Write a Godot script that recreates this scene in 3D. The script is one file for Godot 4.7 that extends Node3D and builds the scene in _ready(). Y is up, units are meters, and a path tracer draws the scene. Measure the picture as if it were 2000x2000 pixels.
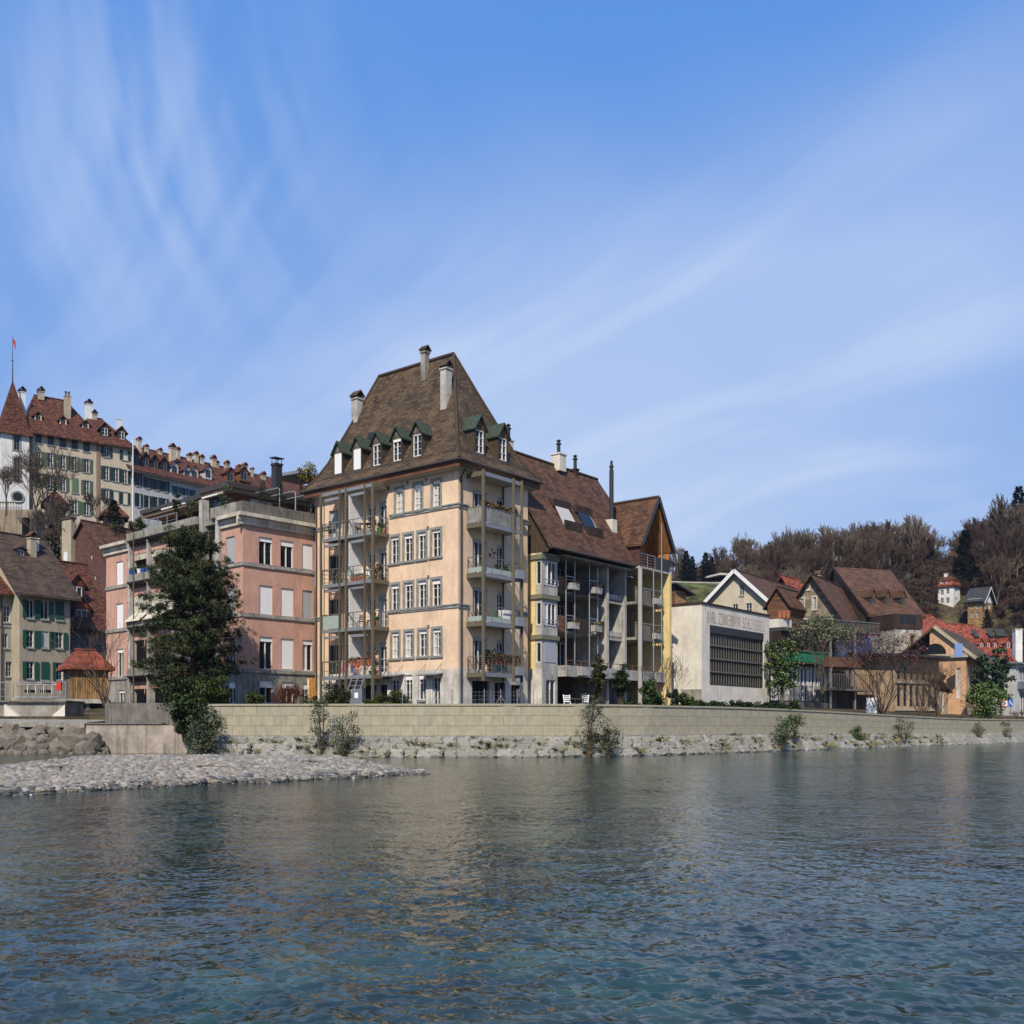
extends Node3D
# A river bend below an old town: apartment houses behind a river wall, a gravel bar, wooded hills.
# Units are metres, the water lies at y = 0, the eye at (0, 1.6, 0) looks along -z.

const EYE := 1.6
const FOCAL := 2000.0
var rng := RandomNumberGenerator.new()
var M := {}
var TX := {}
var taken := {}
var mesh_cache := {}

# ---------------------------------------------------------------- mesh builder
class MB:
	var v := PackedVector3Array()
	var n := PackedVector3Array()
	var t := PackedVector2Array()
	var c := PackedColorArray()
	var xf := Transform3D()
	var col := Color.WHITE
	func flat_uv(p: Vector3, nn: Vector3) -> Vector2:
		if absf(nn.y) > 0.985:
			return Vector2(p.x, p.z)
		var u := Vector3.UP.cross(nn).normalized()
		return Vector2(p.dot(u), -p.dot(nn.cross(u)))
	func put(p: Vector3, nn: Vector3, uv: Vector2) -> void:
		v.append(p); n.append(nn); t.append(uv); c.append(col)
	func tri(a: Vector3, b: Vector3, d: Vector3) -> void:
		a = xf * a; b = xf * b; d = xf * d
		var nn := (b - a).cross(d - a).normalized()
		put(a, nn, flat_uv(a, nn)); put(d, nn, flat_uv(d, nn)); put(b, nn, flat_uv(b, nn))
	func quad(a: Vector3, b: Vector3, d: Vector3, e: Vector3) -> void:
		a = xf * a; b = xf * b; d = xf * d; e = xf * e
		var nn := (d - a).cross(e - b).normalized()
		var ua := flat_uv(a, nn); var ud := flat_uv(d, nn)
		put(a, nn, ua); put(d, nn, ud); put(b, nn, flat_uv(b, nn))
		put(a, nn, ua); put(e, nn, flat_uv(e, nn)); put(d, nn, ud)
	func quad_n(p: Array, ns: Array) -> void:
		for k in [0, 2, 1, 0, 3, 2]:
			var q: Vector3 = xf * (p[k] as Vector3)
			var m: Vector3 = (xf.basis * (ns[k] as Vector3)).normalized()
			put(q, m, flat_uv(q, m))
	func box(x0: float, x1: float, y0: float, y1: float, z0: float, z1: float) -> void:
		var a := Vector3(x0, y0, z1); var b := Vector3(x1, y0, z1); var d := Vector3(x1, y1, z1); var e := Vector3(x0, y1, z1)
		var f := Vector3(x0, y0, z0); var g := Vector3(x1, y0, z0); var h := Vector3(x1, y1, z0); var i := Vector3(x0, y1, z0)
		quad(a, b, d, e); quad(g, f, i, h); quad(b, g, h, d); quad(f, a, e, i); quad(e, d, h, i); quad(f, g, b, a)
	func slab(p: Array, th: float) -> void:   # a plate, its top polygon counter-clockwise seen from above, th thick straight down
		var k := p.size()
		for i in range(1, k - 1):
			tri(p[0], p[i], p[i + 1])
			tri(p[0] - Vector3(0, th, 0), p[i + 1] - Vector3(0, th, 0), p[i] - Vector3(0, th, 0))
		for i in k:
			var a: Vector3 = p[i]; var b: Vector3 = p[(i + 1) % k]
			quad(a - Vector3(0, th, 0), b - Vector3(0, th, 0), b, a)
	func bar(a: Vector3, b: Vector3, w: float, h: float) -> void:   # a rectangular bar from a to b
		var d := (b - a).normalized()
		var side := Vector3.UP.cross(d)
		side = Vector3.RIGHT if side.length() < 0.01 else side.normalized()
		var up := d.cross(side)
		var keep := xf
		xf = xf * Transform3D(Basis(side, up, d), a)
		box(-w / 2, w / 2, -h / 2, h / 2, 0, a.distance_to(b))
		xf = keep
	func tube(pts: Array, rad: Array, sides := 6, cap := true) -> void:
		var prev := []
		var prevn := []
		for i in pts.size():
			var d: Vector3 = (pts[mini(i + 1, pts.size() - 1)] - pts[maxi(i - 1, 0)]).normalized()
			var s := d.cross(Vector3(0.31, 0.11, 0.94)).normalized()
			var q := d.cross(s)
			var ring := []
			var rn := []
			for k in sides:
				var a := TAU * k / sides
				var o: Vector3 = s * cos(a) + q * sin(a)
				rn.append(o); ring.append(pts[i] + o * float(rad[i]))
			if i > 0:
				for k in sides:
					var k2 := (k + 1) % sides
					quad_n([prev[k], prev[k2], ring[k2], ring[k]], [prevn[k], prevn[k2], rn[k2], rn[k]])
			if cap and (i == 0 or i == pts.size() - 1):
				for k in range(1, sides - 1):
					if i == 0: tri(ring[0], ring[k + 1], ring[k])
					else: tri(ring[0], ring[k], ring[k + 1])
			prev = ring; prevn = rn
	func lathe(prof: Array, at := Vector3.ZERO, sides := 10) -> void:   # prof: [radius, height] from the bottom up
		for i in range(prof.size() - 1):
			var r0: float = prof[i][0]; var y0: float = prof[i][1]; var r1: float = prof[i + 1][0]; var y1: float = prof[i + 1][1]
			var nr := Vector2(y1 - y0, r0 - r1).normalized()
			for k in sides:
				var a := TAU * k / sides; var b := TAU * (k + 1) / sides
				var ca := Vector3(cos(a), 0, -sin(a)); var cb := Vector3(cos(b), 0, -sin(b))
				quad_n([at + ca * r0 + Vector3(0, y0, 0), at + cb * r0 + Vector3(0, y0, 0), at + cb * r1 + Vector3(0, y1, 0), at + ca * r1 + Vector3(0, y1, 0)],
					[ca * nr.x + Vector3(0, nr.y, 0), cb * nr.x + Vector3(0, nr.y, 0), cb * nr.x + Vector3(0, nr.y, 0), ca * nr.x + Vector3(0, nr.y, 0)])
	func leaf(p: Vector3, d: Vector3, s: Vector3, nn: Vector3) -> void:   # a folded leaf: d along, s across
		put(p, nn, Vector2.ZERO); put(p + d * 0.5 + s, nn, Vector2.ZERO); put(p + d * 0.5 - s, nn, Vector2.ZERO)
		put(p + d * 0.5 + s, nn, Vector2.ZERO); put(p + d, nn, Vector2.ZERO); put(p + d * 0.5 - s, nn, Vector2.ZERO)
	func mesh(m: Material) -> ArrayMesh:
		var am := ArrayMesh.new()
		var arr := []
		arr.resize(Mesh.ARRAY_MAX)
		arr[Mesh.ARRAY_VERTEX] = v; arr[Mesh.ARRAY_NORMAL] = n; arr[Mesh.ARRAY_TEX_UV] = t; arr[Mesh.ARRAY_COLOR] = c
		if v.size() > 0:
			am.add_surface_from_arrays(Mesh.PRIMITIVE_TRIANGLES, arr)
			am.surface_set_material(0, m)
		return am

# ---------------------------------------------------------------- names, metas
func numbered(called: String) -> String:
	if not taken.has(called):
		taken[called] = 0
		return called
	taken[called] += 1
	return "%s_%03d" % [called, taken[called]]

func tag(o: Node, label: String, category: String, group := "") -> Node:
	if label: o.set_meta("label", label)
	if category: o.set_meta("category", category)
	if group: o.set_meta("group", group)
	return o

func thing(called: String, label: String, category: String, at = null, group := "") -> Node3D:
	var o := Node3D.new()
	o.name = numbered(called)
	add_child(o)
	if at is Transform3D: o.transform = at
	elif at is Vector3: o.position = at
	tag(o, label, category, group)
	return o

func part(b: MB, called: String, m: Material, parent: Node, label := "") -> MeshInstance3D:
	var o := MeshInstance3D.new()
	o.name = called if parent != self else numbered(called)
	o.mesh = b.mesh(m)
	parent.add_child(o, true)
	if label: o.set_meta("label", label)
	return o

func place(mesh: Mesh, called: String, parent: Node, tr: Transform3D) -> MeshInstance3D:
	var o := MeshInstance3D.new()
	o.name = called if parent != self else numbered(called)
	o.mesh = mesh
	o.transform = tr
	parent.add_child(o, true)
	return o

func copy(o: Node3D, tr: Transform3D, label := "", group := "") -> Node3D:
	var base := String(o.name)
	if base.length() > 4 and base[base.length() - 4] == "_" and base.right(3).is_valid_int(): base = base.left(-4)
	var r: Node3D = o.duplicate()
	r.name = numbered(base)
	add_child(r)
	r.transform = tr
	if label: r.set_meta("label", label)
	if group: r.set_meta("group", group)
	return r

func structure(o: Node) -> Node:
	o.set_meta("kind", "structure")
	return o

# ---------------------------------------------------------------- surveying: where the sight line through a point of the picture meets a wall
func at(px: float, py: float, depth: float) -> Vector3:
	return Vector3(depth * (px - 1000.0) / FOCAL, EYE + depth * (1415.0 - py) / FOCAL, -depth)

# A building frame: x runs along its right face (away from us), z points out of that face; its left face is the plane x = 0.
class Fr:
	var tr: Transform3D
	func _init(cpx: float, depth: float, tangent: float, y0 := 0.0) -> void:   # tangent: run to the right per metre of depth along the right face
		var r := Vector3(tangent, 0, -1).normalized()
		tr = Transform3D(Basis(r, Vector3.UP, r.cross(Vector3.UP)), Vector3(depth * (cpx - 1000.0) / 2000.0, y0, -depth))
	func hit(px: float, py: float, face: Transform3D, d := 0.0) -> Vector2:
		var w := tr * face
		var o := w * Vector3(0, 0, d)
		var eye := Vector3(0, 1.6, 0)
		var ray := Vector3((px - 1000.0) / 2000.0, (1415.0 - py) / 2000.0, -1)
		var k := (o - eye).dot(w.basis.z) / ray.dot(w.basis.z)
		var q := w.affine_inverse() * (eye + ray * k)
		return Vector2(q.x, q.y)
	func rt(px: float, py: float, d := 0.0) -> Vector2: return hit(px, py, Transform3D(), d)
	func lf(px: float, py: float, d := 0.0) -> Vector2: return hit(px, py, left(), d)
	static func left() -> Transform3D: return Transform3D(Basis(Vector3(0, 0, 1), Vector3.UP, Vector3(-1, 0, 0)), Vector3.ZERO)

# ---------------------------------------------------------------- textures and materials
func noise(seed_: int, freq: float, oct := 4, kind := FastNoiseLite.TYPE_SIMPLEX_SMOOTH) -> FastNoiseLite:
	var f := FastNoiseLite.new()
	f.seed = seed_; f.frequency = freq; f.noise_type = kind
	f.fractal_type = FastNoiseLite.FRACTAL_FBM if oct > 1 else FastNoiseLite.FRACTAL_NONE
	f.fractal_octaves = oct
	return f

func seamless(seed_: int, freq: float, oct: int, n := 512) -> PackedByteArray:
	return noise(seed_, freq, oct).get_seamless_image(n, n).get_data()

func tex(name: String, n: int, f: Callable) -> ImageTexture:
	var data := PackedByteArray()
	data.resize(n * n * 3)
	for y in n:
		for x in n:
			var g = f.call(x, y)
			var i := (y * n + x) * 3
			if g is Color:
				data[i] = int(clampf(g.r, 0, 1) * 255); data[i + 1] = int(clampf(g.g, 0, 1) * 255); data[i + 2] = int(clampf(g.b, 0, 1) * 255)
			else:
				var k := int(clampf(g, 0, 1) * 255)
				data[i] = k; data[i + 1] = k; data[i + 2] = k
	TX[name] = ImageTexture.create_from_image(Image.create_from_data(n, n, false, Image.FORMAT_RGB8, data))
	return TX[name]

func mat(name: String, r: float, g: float, b: float, rough := 0.85, texture := "", period := 1.0, bump := 0.0, spec := 0.4, metal := 0.0) -> StandardMaterial3D:
	var m := StandardMaterial3D.new()
	m.resource_name = name
	m.albedo_color = Color(r, g, b).linear_to_srgb()
	m.roughness = rough
	m.metallic = metal
	m.metallic_specular = spec
	if texture:
		m.albedo_texture = TX[texture]
		m.uv1_scale = Vector3(1 / period, 1 / period, 1)
		if bump > 0:
			m.heightmap_enabled = true
			m.heightmap_texture = TX[texture]
			m.heightmap_scale = bump
	M[name] = m
	return m

func make_textures() -> void:
	var N := 512
	var lo := seamless(3, 0.006, 4); var mi := seamless(5, 0.03, 4); var hi := seamless(7, 0.16, 2)
	var st := seamless(11, 0.02, 3)
	tex("plaster", N, func(x, y):
		var i: int = y * N + x
		var s: float = st[(y / 6 % N) * N + x] / 255.0            # rain streaks running down
		return 0.93 + (lo[i] / 255.0 - 0.5) * 0.10 + (mi[i] / 255.0 - 0.5) * 0.06 + (hi[i] / 255.0 - 0.5) * 0.06 - maxf(0.0, s - 0.58) * 0.22)
	tex("concrete", N, func(x, y):
		var i: int = y * N + x
		var s: float = st[(y / 10 % N) * N + x] / 255.0
		return 0.88 + (lo[i] / 255.0 - 0.5) * 0.24 + (mi[i] / 255.0 - 0.5) * 0.14 + (hi[i] / 255.0 - 0.5) * 0.12 - maxf(0.0, s - 0.58) * 0.5)
	tex("grain", N, func(x, y):
		var i: int = y * N + x
		return 0.9 + (mi[i] / 255.0 - 0.5) * 0.2 + (hi[i] / 255.0 - 0.5) * 0.16)
	var tone := PackedFloat32Array()
	rng.seed = 77
	for i in 32 * 32: tone.append(rng.randf())
	# overlapping clay tiles, 16 courses of 16 to a period, each with its own firing tone
	tex("tiles", N, func(x, y):
		var i: int = y * N + x
		var row: int = y / 16
		var col: int = ((x + (16 if row % 2 else 0)) / 32) % 16
		var q: float = tone[row * 16 + col]
		var edge: float = 0.42 if (y % 16) > 12 else (0.8 if (x + (16 if row % 2 else 0)) % 32 < 3 else 1.0)
		var g: float = (0.66 + q * 0.32 + (mi[i] / 255.0 - 0.5) * 0.2 + (lo[i] / 255.0 - 0.5) * 0.3) * edge
		return Color(g, g * (0.97 + 0.05 * (1 - q)), g * (0.93 + 0.1 * (1 - q))))
	tex("mottled_tiles", N, func(x, y):
		var i: int = y * N + x
		var row: int = y / 16
		var col: int = ((x + (16 if row % 2 else 0)) / 32) % 16
		var q: float = tone[(row * 16 + col + 300) % 1024]
		var edge: float = 0.6 if (y % 16) > 12 else 1.0
		var g: float = (0.5 + q * 0.5 + (mi[i] / 255.0 - 0.5) * 0.3) * edge
		return Color(g, g * (0.75 + 0.5 * tone[(row * 16 + col + 90) % 1024] * 0.6), g * (0.7 + 0.4 * tone[(row * 16 + col + 200) % 1024])))
	tex("planks", N, func(x, y):
		var p: int = x / 32
		var i: int = (y / 8 % N) * N + x
		var g: float = (0.7 + tone[p] * 0.3 + (mi[i] / 255.0 - 0.5) * 0.5 + (hi[(y / 3 % N) * N + x] / 255.0 - 0.5) * 0.3) * (0.45 if x % 32 < 2 else 1.0)
		return g)
	tex("boards", N, func(x, y):
		var p: int = y / 32
		var i: int = y * N + x / 8
		var g: float = (0.75 + tone[p] * 0.25 + (mi[i] / 255.0 - 0.5) * 0.4) * (0.5 if y % 32 < 3 else 1.0)
		return g)
	tex("slats", N, func(x, y): return (0.96 if y % 32 > 9 else 0.78) + (hi[y * N + x] / 255.0 - 0.5) * 0.06)
	tex("shingles", N, func(x, y):
		var row: int = y / 16
		var xo: int = x + (row * 37) % 64
		var q: float = tone[(row * 16 + (xo / 32) % 16) % 1024]
		return (0.72 + q * 0.22 + (hi[y * N + x] / 255.0 - 0.5) * 0.15) * (0.62 if y % 16 > 13 or xo % 32 < 2 else 1.0))
	tex("stonework", N, func(x, y):
		var i: int = y * N + x
		var row: int = (y + int((lo[i] - 128) * 0.12)) / 40
		var xo: int = x + (row * 29) % 90 + int((mi[i] - 128) * 0.06)
		var q: float = tone[absi(row * 16 + xo / 62) % 1024]
		var g: float = 0.62 + q * 0.3 + (hi[i] / 255.0 - 0.5) * 0.3
		return g)
	tex("soil", N, func(x, y):
		var i: int = y * N + x
		var g: float = 0.7 + (lo[i] / 255.0 - 0.5) * 0.7 + (mi[i] / 255.0 - 0.5) * 0.5 + (hi[i] / 255.0 - 0.5) * 0.4
		return Color(g, g * (0.9 + lo[(i + 9000) % (N * N)] / 255.0 * 0.25), g * 0.85))
	tex("ripple", N, func(x, y):
		var i: int = y * N + x
		return 0.5 + (mi[i] / 255.0 - 0.5) * 0.7 + (hi[i] / 255.0 - 0.5) * 0.25)
	tex("river", N, func(x, y):
		var i: int = y * N + x
		var g: float = 0.78 + (lo[i] / 255.0 - 0.5) * 0.4 + (mi[i] / 255.0 - 0.5) * 0.4
		return Color(g * (0.8 + lo[(i + 70000) % (N * N)] / 255.0 * 0.3), g, g * (0.85 + mi[(i + 30000) % (N * N)] / 255.0 * 0.2)))
	tex("copper", N, func(x, y):
		var i: int = y * N + x
		var g: float = (0.85 + (mi[i] / 255.0 - 0.5) * 0.5) * (0.6 if x % 64 < 4 else 1.0)
		return g)

func make_materials() -> void:
	mat("white_paint", 0.84, 0.84, 0.83, 0.5, "grain", 3.0)
	mat("blind_white", 0.90, 0.90, 0.89, 0.6, "slats", 0.9)
	mat("blind_grey", 0.42, 0.44, 0.46, 0.5, "slats", 0.9)
	mat("glass", 0.012, 0.014, 0.016, 0.05, "", 1, 0, 0.42)
	mat("curtain", 0.55, 0.54, 0.52, 0.9, "grain", 0.5)
	mat("peach", 0.80, 0.585, 0.405, 0.93, "plaster", 7.0, 0.25)
	mat("plinth", 0.66, 0.62, 0.55, 0.93, "concrete", 7.0, 0.25)
	mat("sandstone", 0.30, 0.31, 0.29, 0.9, "concrete", 4.0, 0.2)
	mat("pink", 0.57, 0.335, 0.258, 0.93, "plaster", 7.0, 0.25)
	mat("cream_trim", 0.62, 0.57, 0.47, 0.85, "concrete", 6.0)
	mat("concrete", 0.33, 0.31, 0.27, 0.92, "concrete", 5.0, 0.3)
	mat("pale_concrete", 0.47, 0.45, 0.41, 0.92, "concrete", 5.0, 0.3)
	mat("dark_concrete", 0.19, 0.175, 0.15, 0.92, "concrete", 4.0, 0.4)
	mat("wall_panel", 0.375, 0.34, 0.245, 0.9, "plaster", 2.3, 0.1)
	mat("wall_panel_warm", 0.385, 0.345, 0.247, 0.9, "plaster", 1.9, 0.1)
	mat("wall_panel_cool", 0.362, 0.333, 0.245, 0.9, "plaster", 2.9, 0.1)
	mat("mortar", 0.43, 0.40, 0.30, 0.95, "grain", 1.0)
	mat("ledge", 0.30, 0.29, 0.275, 0.92, "concrete", 4.0, 0.3)
	mat("tile_brown", 0.128, 0.086, 0.05, 0.85, "tiles", 5.6, 1.5)
	mat("tile_redbrown", 0.155, 0.076, 0.043, 0.85, "tiles", 5.6, 1.5)
	mat("tile_old", 0.165, 0.072, 0.038, 0.85, "mottled_tiles", 5.0, 1.5)
	mat("tile_red", 0.34, 0.085, 0.045, 0.85, "tiles", 5.6, 1.5)
	mat("tile_orange", 0.42, 0.13, 0.065, 0.85, "mottled_tiles", 6.0, 1.5)
	mat("tile_dark", 0.118, 0.078, 0.055, 0.85, "tiles", 5.6, 1.5)
	mat("slate", 0.07, 0.07, 0.075, 0.8, "tiles", 3.2, 0.8)
	mat("copper_green", 0.06, 0.083, 0.057, 0.55, "copper", 3.2)
	mat("brown_sheet", 0.085, 0.062, 0.042, 0.6, "copper", 3.2)
	mat("red_sheet", 0.105, 0.048, 0.042, 0.6, "copper", 4.0)
	mat("gutter", 0.05, 0.042, 0.036, 0.5)
	mat("steel_olive", 0.155, 0.135, 0.088, 0.6, "grain", 1.4)
	mat("steel_grey", 0.30, 0.31, 0.32, 0.45, "grain", 1.4, 0, 0.5, 0.3)
	mat("rail", 0.16, 0.15, 0.13, 0.5, "", 1, 0, 0.5, 0.3)
	mat("galvanised", 0.42, 0.43, 0.44, 0.4, "grain", 0.9, 0, 0.5, 0.5)
	mat("black_metal", 0.03, 0.03, 0.032, 0.5)
	mat("soffit", 0.52, 0.50, 0.45, 0.85, "grain", 2.0)
	mat("wood_red", 0.20, 0.085, 0.04, 0.8, "boards", 2.2)
	mat("wood_orange", 0.46, 0.20, 0.055, 0.75, "planks", 2.4, 0.6)
	mat("wood_warm", 0.34, 0.20, 0.085, 0.85, "planks", 2.6, 0.8)
	mat("wood_grey", 0.19, 0.165, 0.14, 0.9, "planks", 2.0, 0.8)
	mat("wood_dark", 0.055, 0.032, 0.022, 0.8, "planks", 2.0, 0.8)
	mat("wood_cladding", 0.42, 0.22, 0.11, 0.85, "boards", 2.0, 0.8)
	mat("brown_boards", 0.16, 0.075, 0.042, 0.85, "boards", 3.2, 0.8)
	mat("shingle_brown", 0.155, 0.075, 0.06, 0.85, "shingles", 3.6, 0.8)
	mat("yellow", 0.78, 0.60, 0.27, 0.93, "plaster", 6.0, 0.25)
	mat("offwhite", 0.72, 0.665, 0.575, 0.93, "plaster", 9.0, 0.25)
	mat("cream", 0.56, 0.49, 0.37, 0.93, "plaster", 8.0, 0.2)
	mat("beige", 0.42, 0.36, 0.265, 0.93, "plaster", 8.0, 0.25)
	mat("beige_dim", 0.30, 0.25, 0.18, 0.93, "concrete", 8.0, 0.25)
	mat("grey_green", 0.40, 0.39, 0.30, 0.93, "plaster", 8.0, 0.25)
	mat("white_wall", 0.74, 0.73, 0.70, 0.93, "plaster", 9.0, 0.2)
	mat("grey_wall", 0.50, 0.50, 0.49, 0.93, "plaster", 9.0, 0.2)
	mat("apricot", 0.60, 0.37, 0.215, 0.93, "plaster", 8.0, 0.2)
	mat("stone_wall", 0.33, 0.28, 0.195, 0.93, "stonework", 5.0, 0.8)
	mat("rubble_white", 0.62, 0.58, 0.50, 0.93, "stonework", 4.0, 0.5)
	mat("quoin", 0.30, 0.20, 0.13, 0.93, "grain", 2.0)
	mat("shutter_dark", 0.012, 0.035, 0.028, 0.6, "slats", 0.8)
	mat("shutter_green", 0.012, 0.085, 0.055, 0.6, "slats", 0.8)
	mat("shutter_olive", 0.075, 0.115, 0.06, 0.6, "slats", 0.8)
	mat("shutter_bright", 0.03, 0.24, 0.04, 0.6, "slats", 0.8)
	mat("shutter_teal", 0.03, 0.10, 0.12, 0.6, "slats", 0.8)
	mat("bank_soil", 0.10, 0.095, 0.07, 0.95, "soil", 3.0, 1.0)
	mat("ground", 0.105, 0.078, 0.052, 0.95, "soil", 17.0, 1.0)
	mat("gravel_base", 0.22, 0.20, 0.175, 0.95, "soil", 1.5, 1.5)
	for k in 5:
		mat("stone_%d" % k, [0.33, 0.29, 0.37, 0.26, 0.30][k], [0.315, 0.28, 0.35, 0.255, 0.29][k], [0.27, 0.235, 0.31, 0.215, 0.22][k], 0.92, "concrete", 1.7, 1.0)
	for k in 3:
		mat("boulder_%d" % k, [0.21, 0.24, 0.165][k], [0.18, 0.205, 0.145][k], [0.14, 0.165, 0.118][k], 0.92, "concrete", 2.3, 1.0)
	for k in 5:
		mat("pebble_%d" % k, [0.30, 0.245, 0.37, 0.19, 0.28][k], [0.275, 0.23, 0.345, 0.185, 0.24][k], [0.235, 0.205, 0.305, 0.175, 0.195][k], 0.9, "grain", 0.35)
	for k in 2:
		mat("wet_pebble_%d" % k, [0.12, 0.085][k], [0.115, 0.085][k], [0.10, 0.08][k], 0.35, "grain", 0.35)
	mat("driftwood", 0.20, 0.16, 0.12, 0.9, "planks", 1.0)
	mat("terracotta", 0.42, 0.15, 0.075, 0.85, "grain", 0.4)
	mat("plastic_white", 0.74, 0.74, 0.73, 0.45)
	mat("plastic_green", 0.02, 0.22, 0.05, 0.4)
	mat("plastic_teal", 0.01, 0.17, 0.17, 0.4)
	mat("cloth_teal", 0.01, 0.13, 0.17, 0.9)
	mat("cloth_pink", 0.55, 0.05, 0.16, 0.9)
	mat("cloth_blue", 0.06, 0.08, 0.30, 0.8)
	mat("cloth_dark", 0.03, 0.03, 0.04, 0.9)
	mat("cloth_coral", 0.55, 0.16, 0.10, 0.9)
	mat("cloth_cream", 0.62, 0.58, 0.46, 0.9, "grain", 1.0)
	mat("paint_red", 0.45, 0.03, 0.025, 0.5)
	mat("paint_blue", 0.02, 0.08, 0.32, 0.5)
	mat("paint_green", 0.03, 0.20, 0.10, 0.5, "grain", 2.0)
	mat("paint_grey_blue", 0.16, 0.19, 0.24, 0.6, "grain", 2.0)
	mat("retaining", 0.40, 0.345, 0.285, 0.93, "concrete", 6.0, 0.3)
	mat("grey_boards", 0.10, 0.105, 0.11, 0.85, "boards", 3.0)
	mat("tile_orange_plain", 0.30, 0.085, 0.035, 0.85, "shingles", 3.0)
	mat("cream_old", 0.55, 0.465, 0.345, 0.93, "plaster", 9.0, 0.2)
	mat("shutter_olive2", 0.11, 0.19, 0.09, 0.6, "slats", 0.8)
	mat("pale_pink", 0.58, 0.45, 0.42, 0.93, "plaster", 9.0)
	mat("chalet_ochre", 0.34, 0.205, 0.085, 0.93, "concrete", 5.0)
	mat("bay_green", 0.20, 0.20, 0.13, 0.7, "grain", 2.0)
	mat("olive_boards", 0.115, 0.095, 0.06, 0.9, "planks", 3.0)
	mat("pale_blue", 0.42, 0.48, 0.60, 0.85, "concrete", 6.0)
	mat("apricot_old", 0.46, 0.325, 0.21, 0.93, "concrete", 5.0, 0.2)
	mat("paint_red_dull", 0.26, 0.045, 0.03, 0.7)
	mat("sign_blue", 0.16, 0.25, 0.48, 0.5)
	mat("sign_blue2", 0.02, 0.12, 0.42, 0.5)
	mat("sign_red", 0.42, 0.05, 0.04, 0.5)
	mat("frosted", 0.30, 0.36, 0.33, 0.35)
	mat("lettering", 0.36, 0.235, 0.155, 0.95, "concrete", 1.1)
	for k in [["leaf", 0.5], ["needle", 0.6], ["bark", 0.9]]:
		var m := mat(k[0], 1, 1, 1, k[1], "", 1, 0, 0.25)
		m.vertex_color_use_as_albedo = true
		if k[0] != "bark":
			m.backlight_enabled = true
			m.backlight = Color(0.35, 0.4, 0.2)

# ---------------------------------------------------------------- eye, sky, sun
func make_sky() -> ImageTexture:
	var w := 2048; var h := 1024
	var im := Image.create(w, h, false, Image.FORMAT_RGBF)
	var warp := noise(21, 0.5, 3); var wisps := noise(22, 1.0, 5); var broad := noise(23, 0.55, 4); var fine := noise(24, 3.5, 4)
	var zen := Color(0.075, 0.235, 0.68); var mid := Color(0.135, 0.315, 0.72); var low := Color(0.32, 0.475, 0.74)
	for y in h:
		var el := PI / 2 - PI * (y + 0.5) / h
		if el <= 0.0:
			im.fill_rect(Rect2i(0, y, w, h - y), Color(0.13, 0.14, 0.13))
			break
		var s := sin(el); var c := cos(el)
		var ed := rad_to_deg(el)
		var base := low.lerp(mid, smoothstep(0.0, 0.36, s)).lerp(zen, smoothstep(0.25, 0.95, s))
		for x in w:
			var az := wrapf(TAU * (x + 0.5) / w, -PI, PI)      # the left edge of a panorama is straight ahead
			var ad := rad_to_deg(az)
			var k := 1.0 / (s + 0.3)
			var p := Vector2(sin(az) * c * k, -cos(az) * c * k)
			var o := warp.get_noise_2d(p.x, p.y)
			# a thin broad veil, and feathered cirrus combed by the wind
			var b := broad.get_noise_2d(p.x * 0.9 + 4.0, p.y * 1.1 + o * 0.3)
			var q := Vector2(p.x * 0.62 + p.y * 0.78, -p.x * 0.78 + p.y * 0.62)
			var a := wisps.get_noise_2d(q.x * 0.75 + o * 0.25, q.y * 3.6 + o * 0.7)
			var f := fine.get_noise_2d(q.x * 0.6, q.y * 4.5 + o * 0.6)
			var bank := 1.1 * exp(-pow((ad - 9.0) / 19.0, 2) - pow((ed - 18.0) / 9.5, 2)) + 0.7 * exp(-pow((ad + 24.0) / 11.0, 2) - pow((ed - 20.0) / 8.0, 2)) + 0.6 * exp(-pow((ad - 30.0) / 16.0, 2) - pow((ed - 27.0) / 9.0, 2)) + 0.45 * exp(-pow(ed / 8.0, 2))
			var away := smoothstep(34.0, 60.0, absf(ad)) + smoothstep(42.0, 60.0, ed)
			var veil := clampf(bank + b * 0.75 + 0.35 * minf(away, 1.0), 0, 1.1)
			# the feathered fan high up on the left, combed down to the right
			var fan := exp(-pow((ad + 21.0) / 9.0, 2) - pow((ed - 28.0) / 7.0, 2))
			var comb := wisps.get_noise_2d((ad * 0.5 - ed) * 0.03 + o * 0.3, (ad * 1.3 + ed * 0.7) * 0.24 + o * 1.1)
			var cov := veil * (0.42 + 0.22 * b) + smoothstep(-0.25, 0.6, a + f * 0.4) * 0.13 * (0.15 + veil) + fan * smoothstep(-0.6, 0.7, comb * 1.2 + f * 0.5) * 0.36
			im.set_pixel(x, y, base.lerp(Color(0.58, 0.68, 0.88), clampf(cov, 0, 0.85)))
	return ImageTexture.create_from_image(im)

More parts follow.
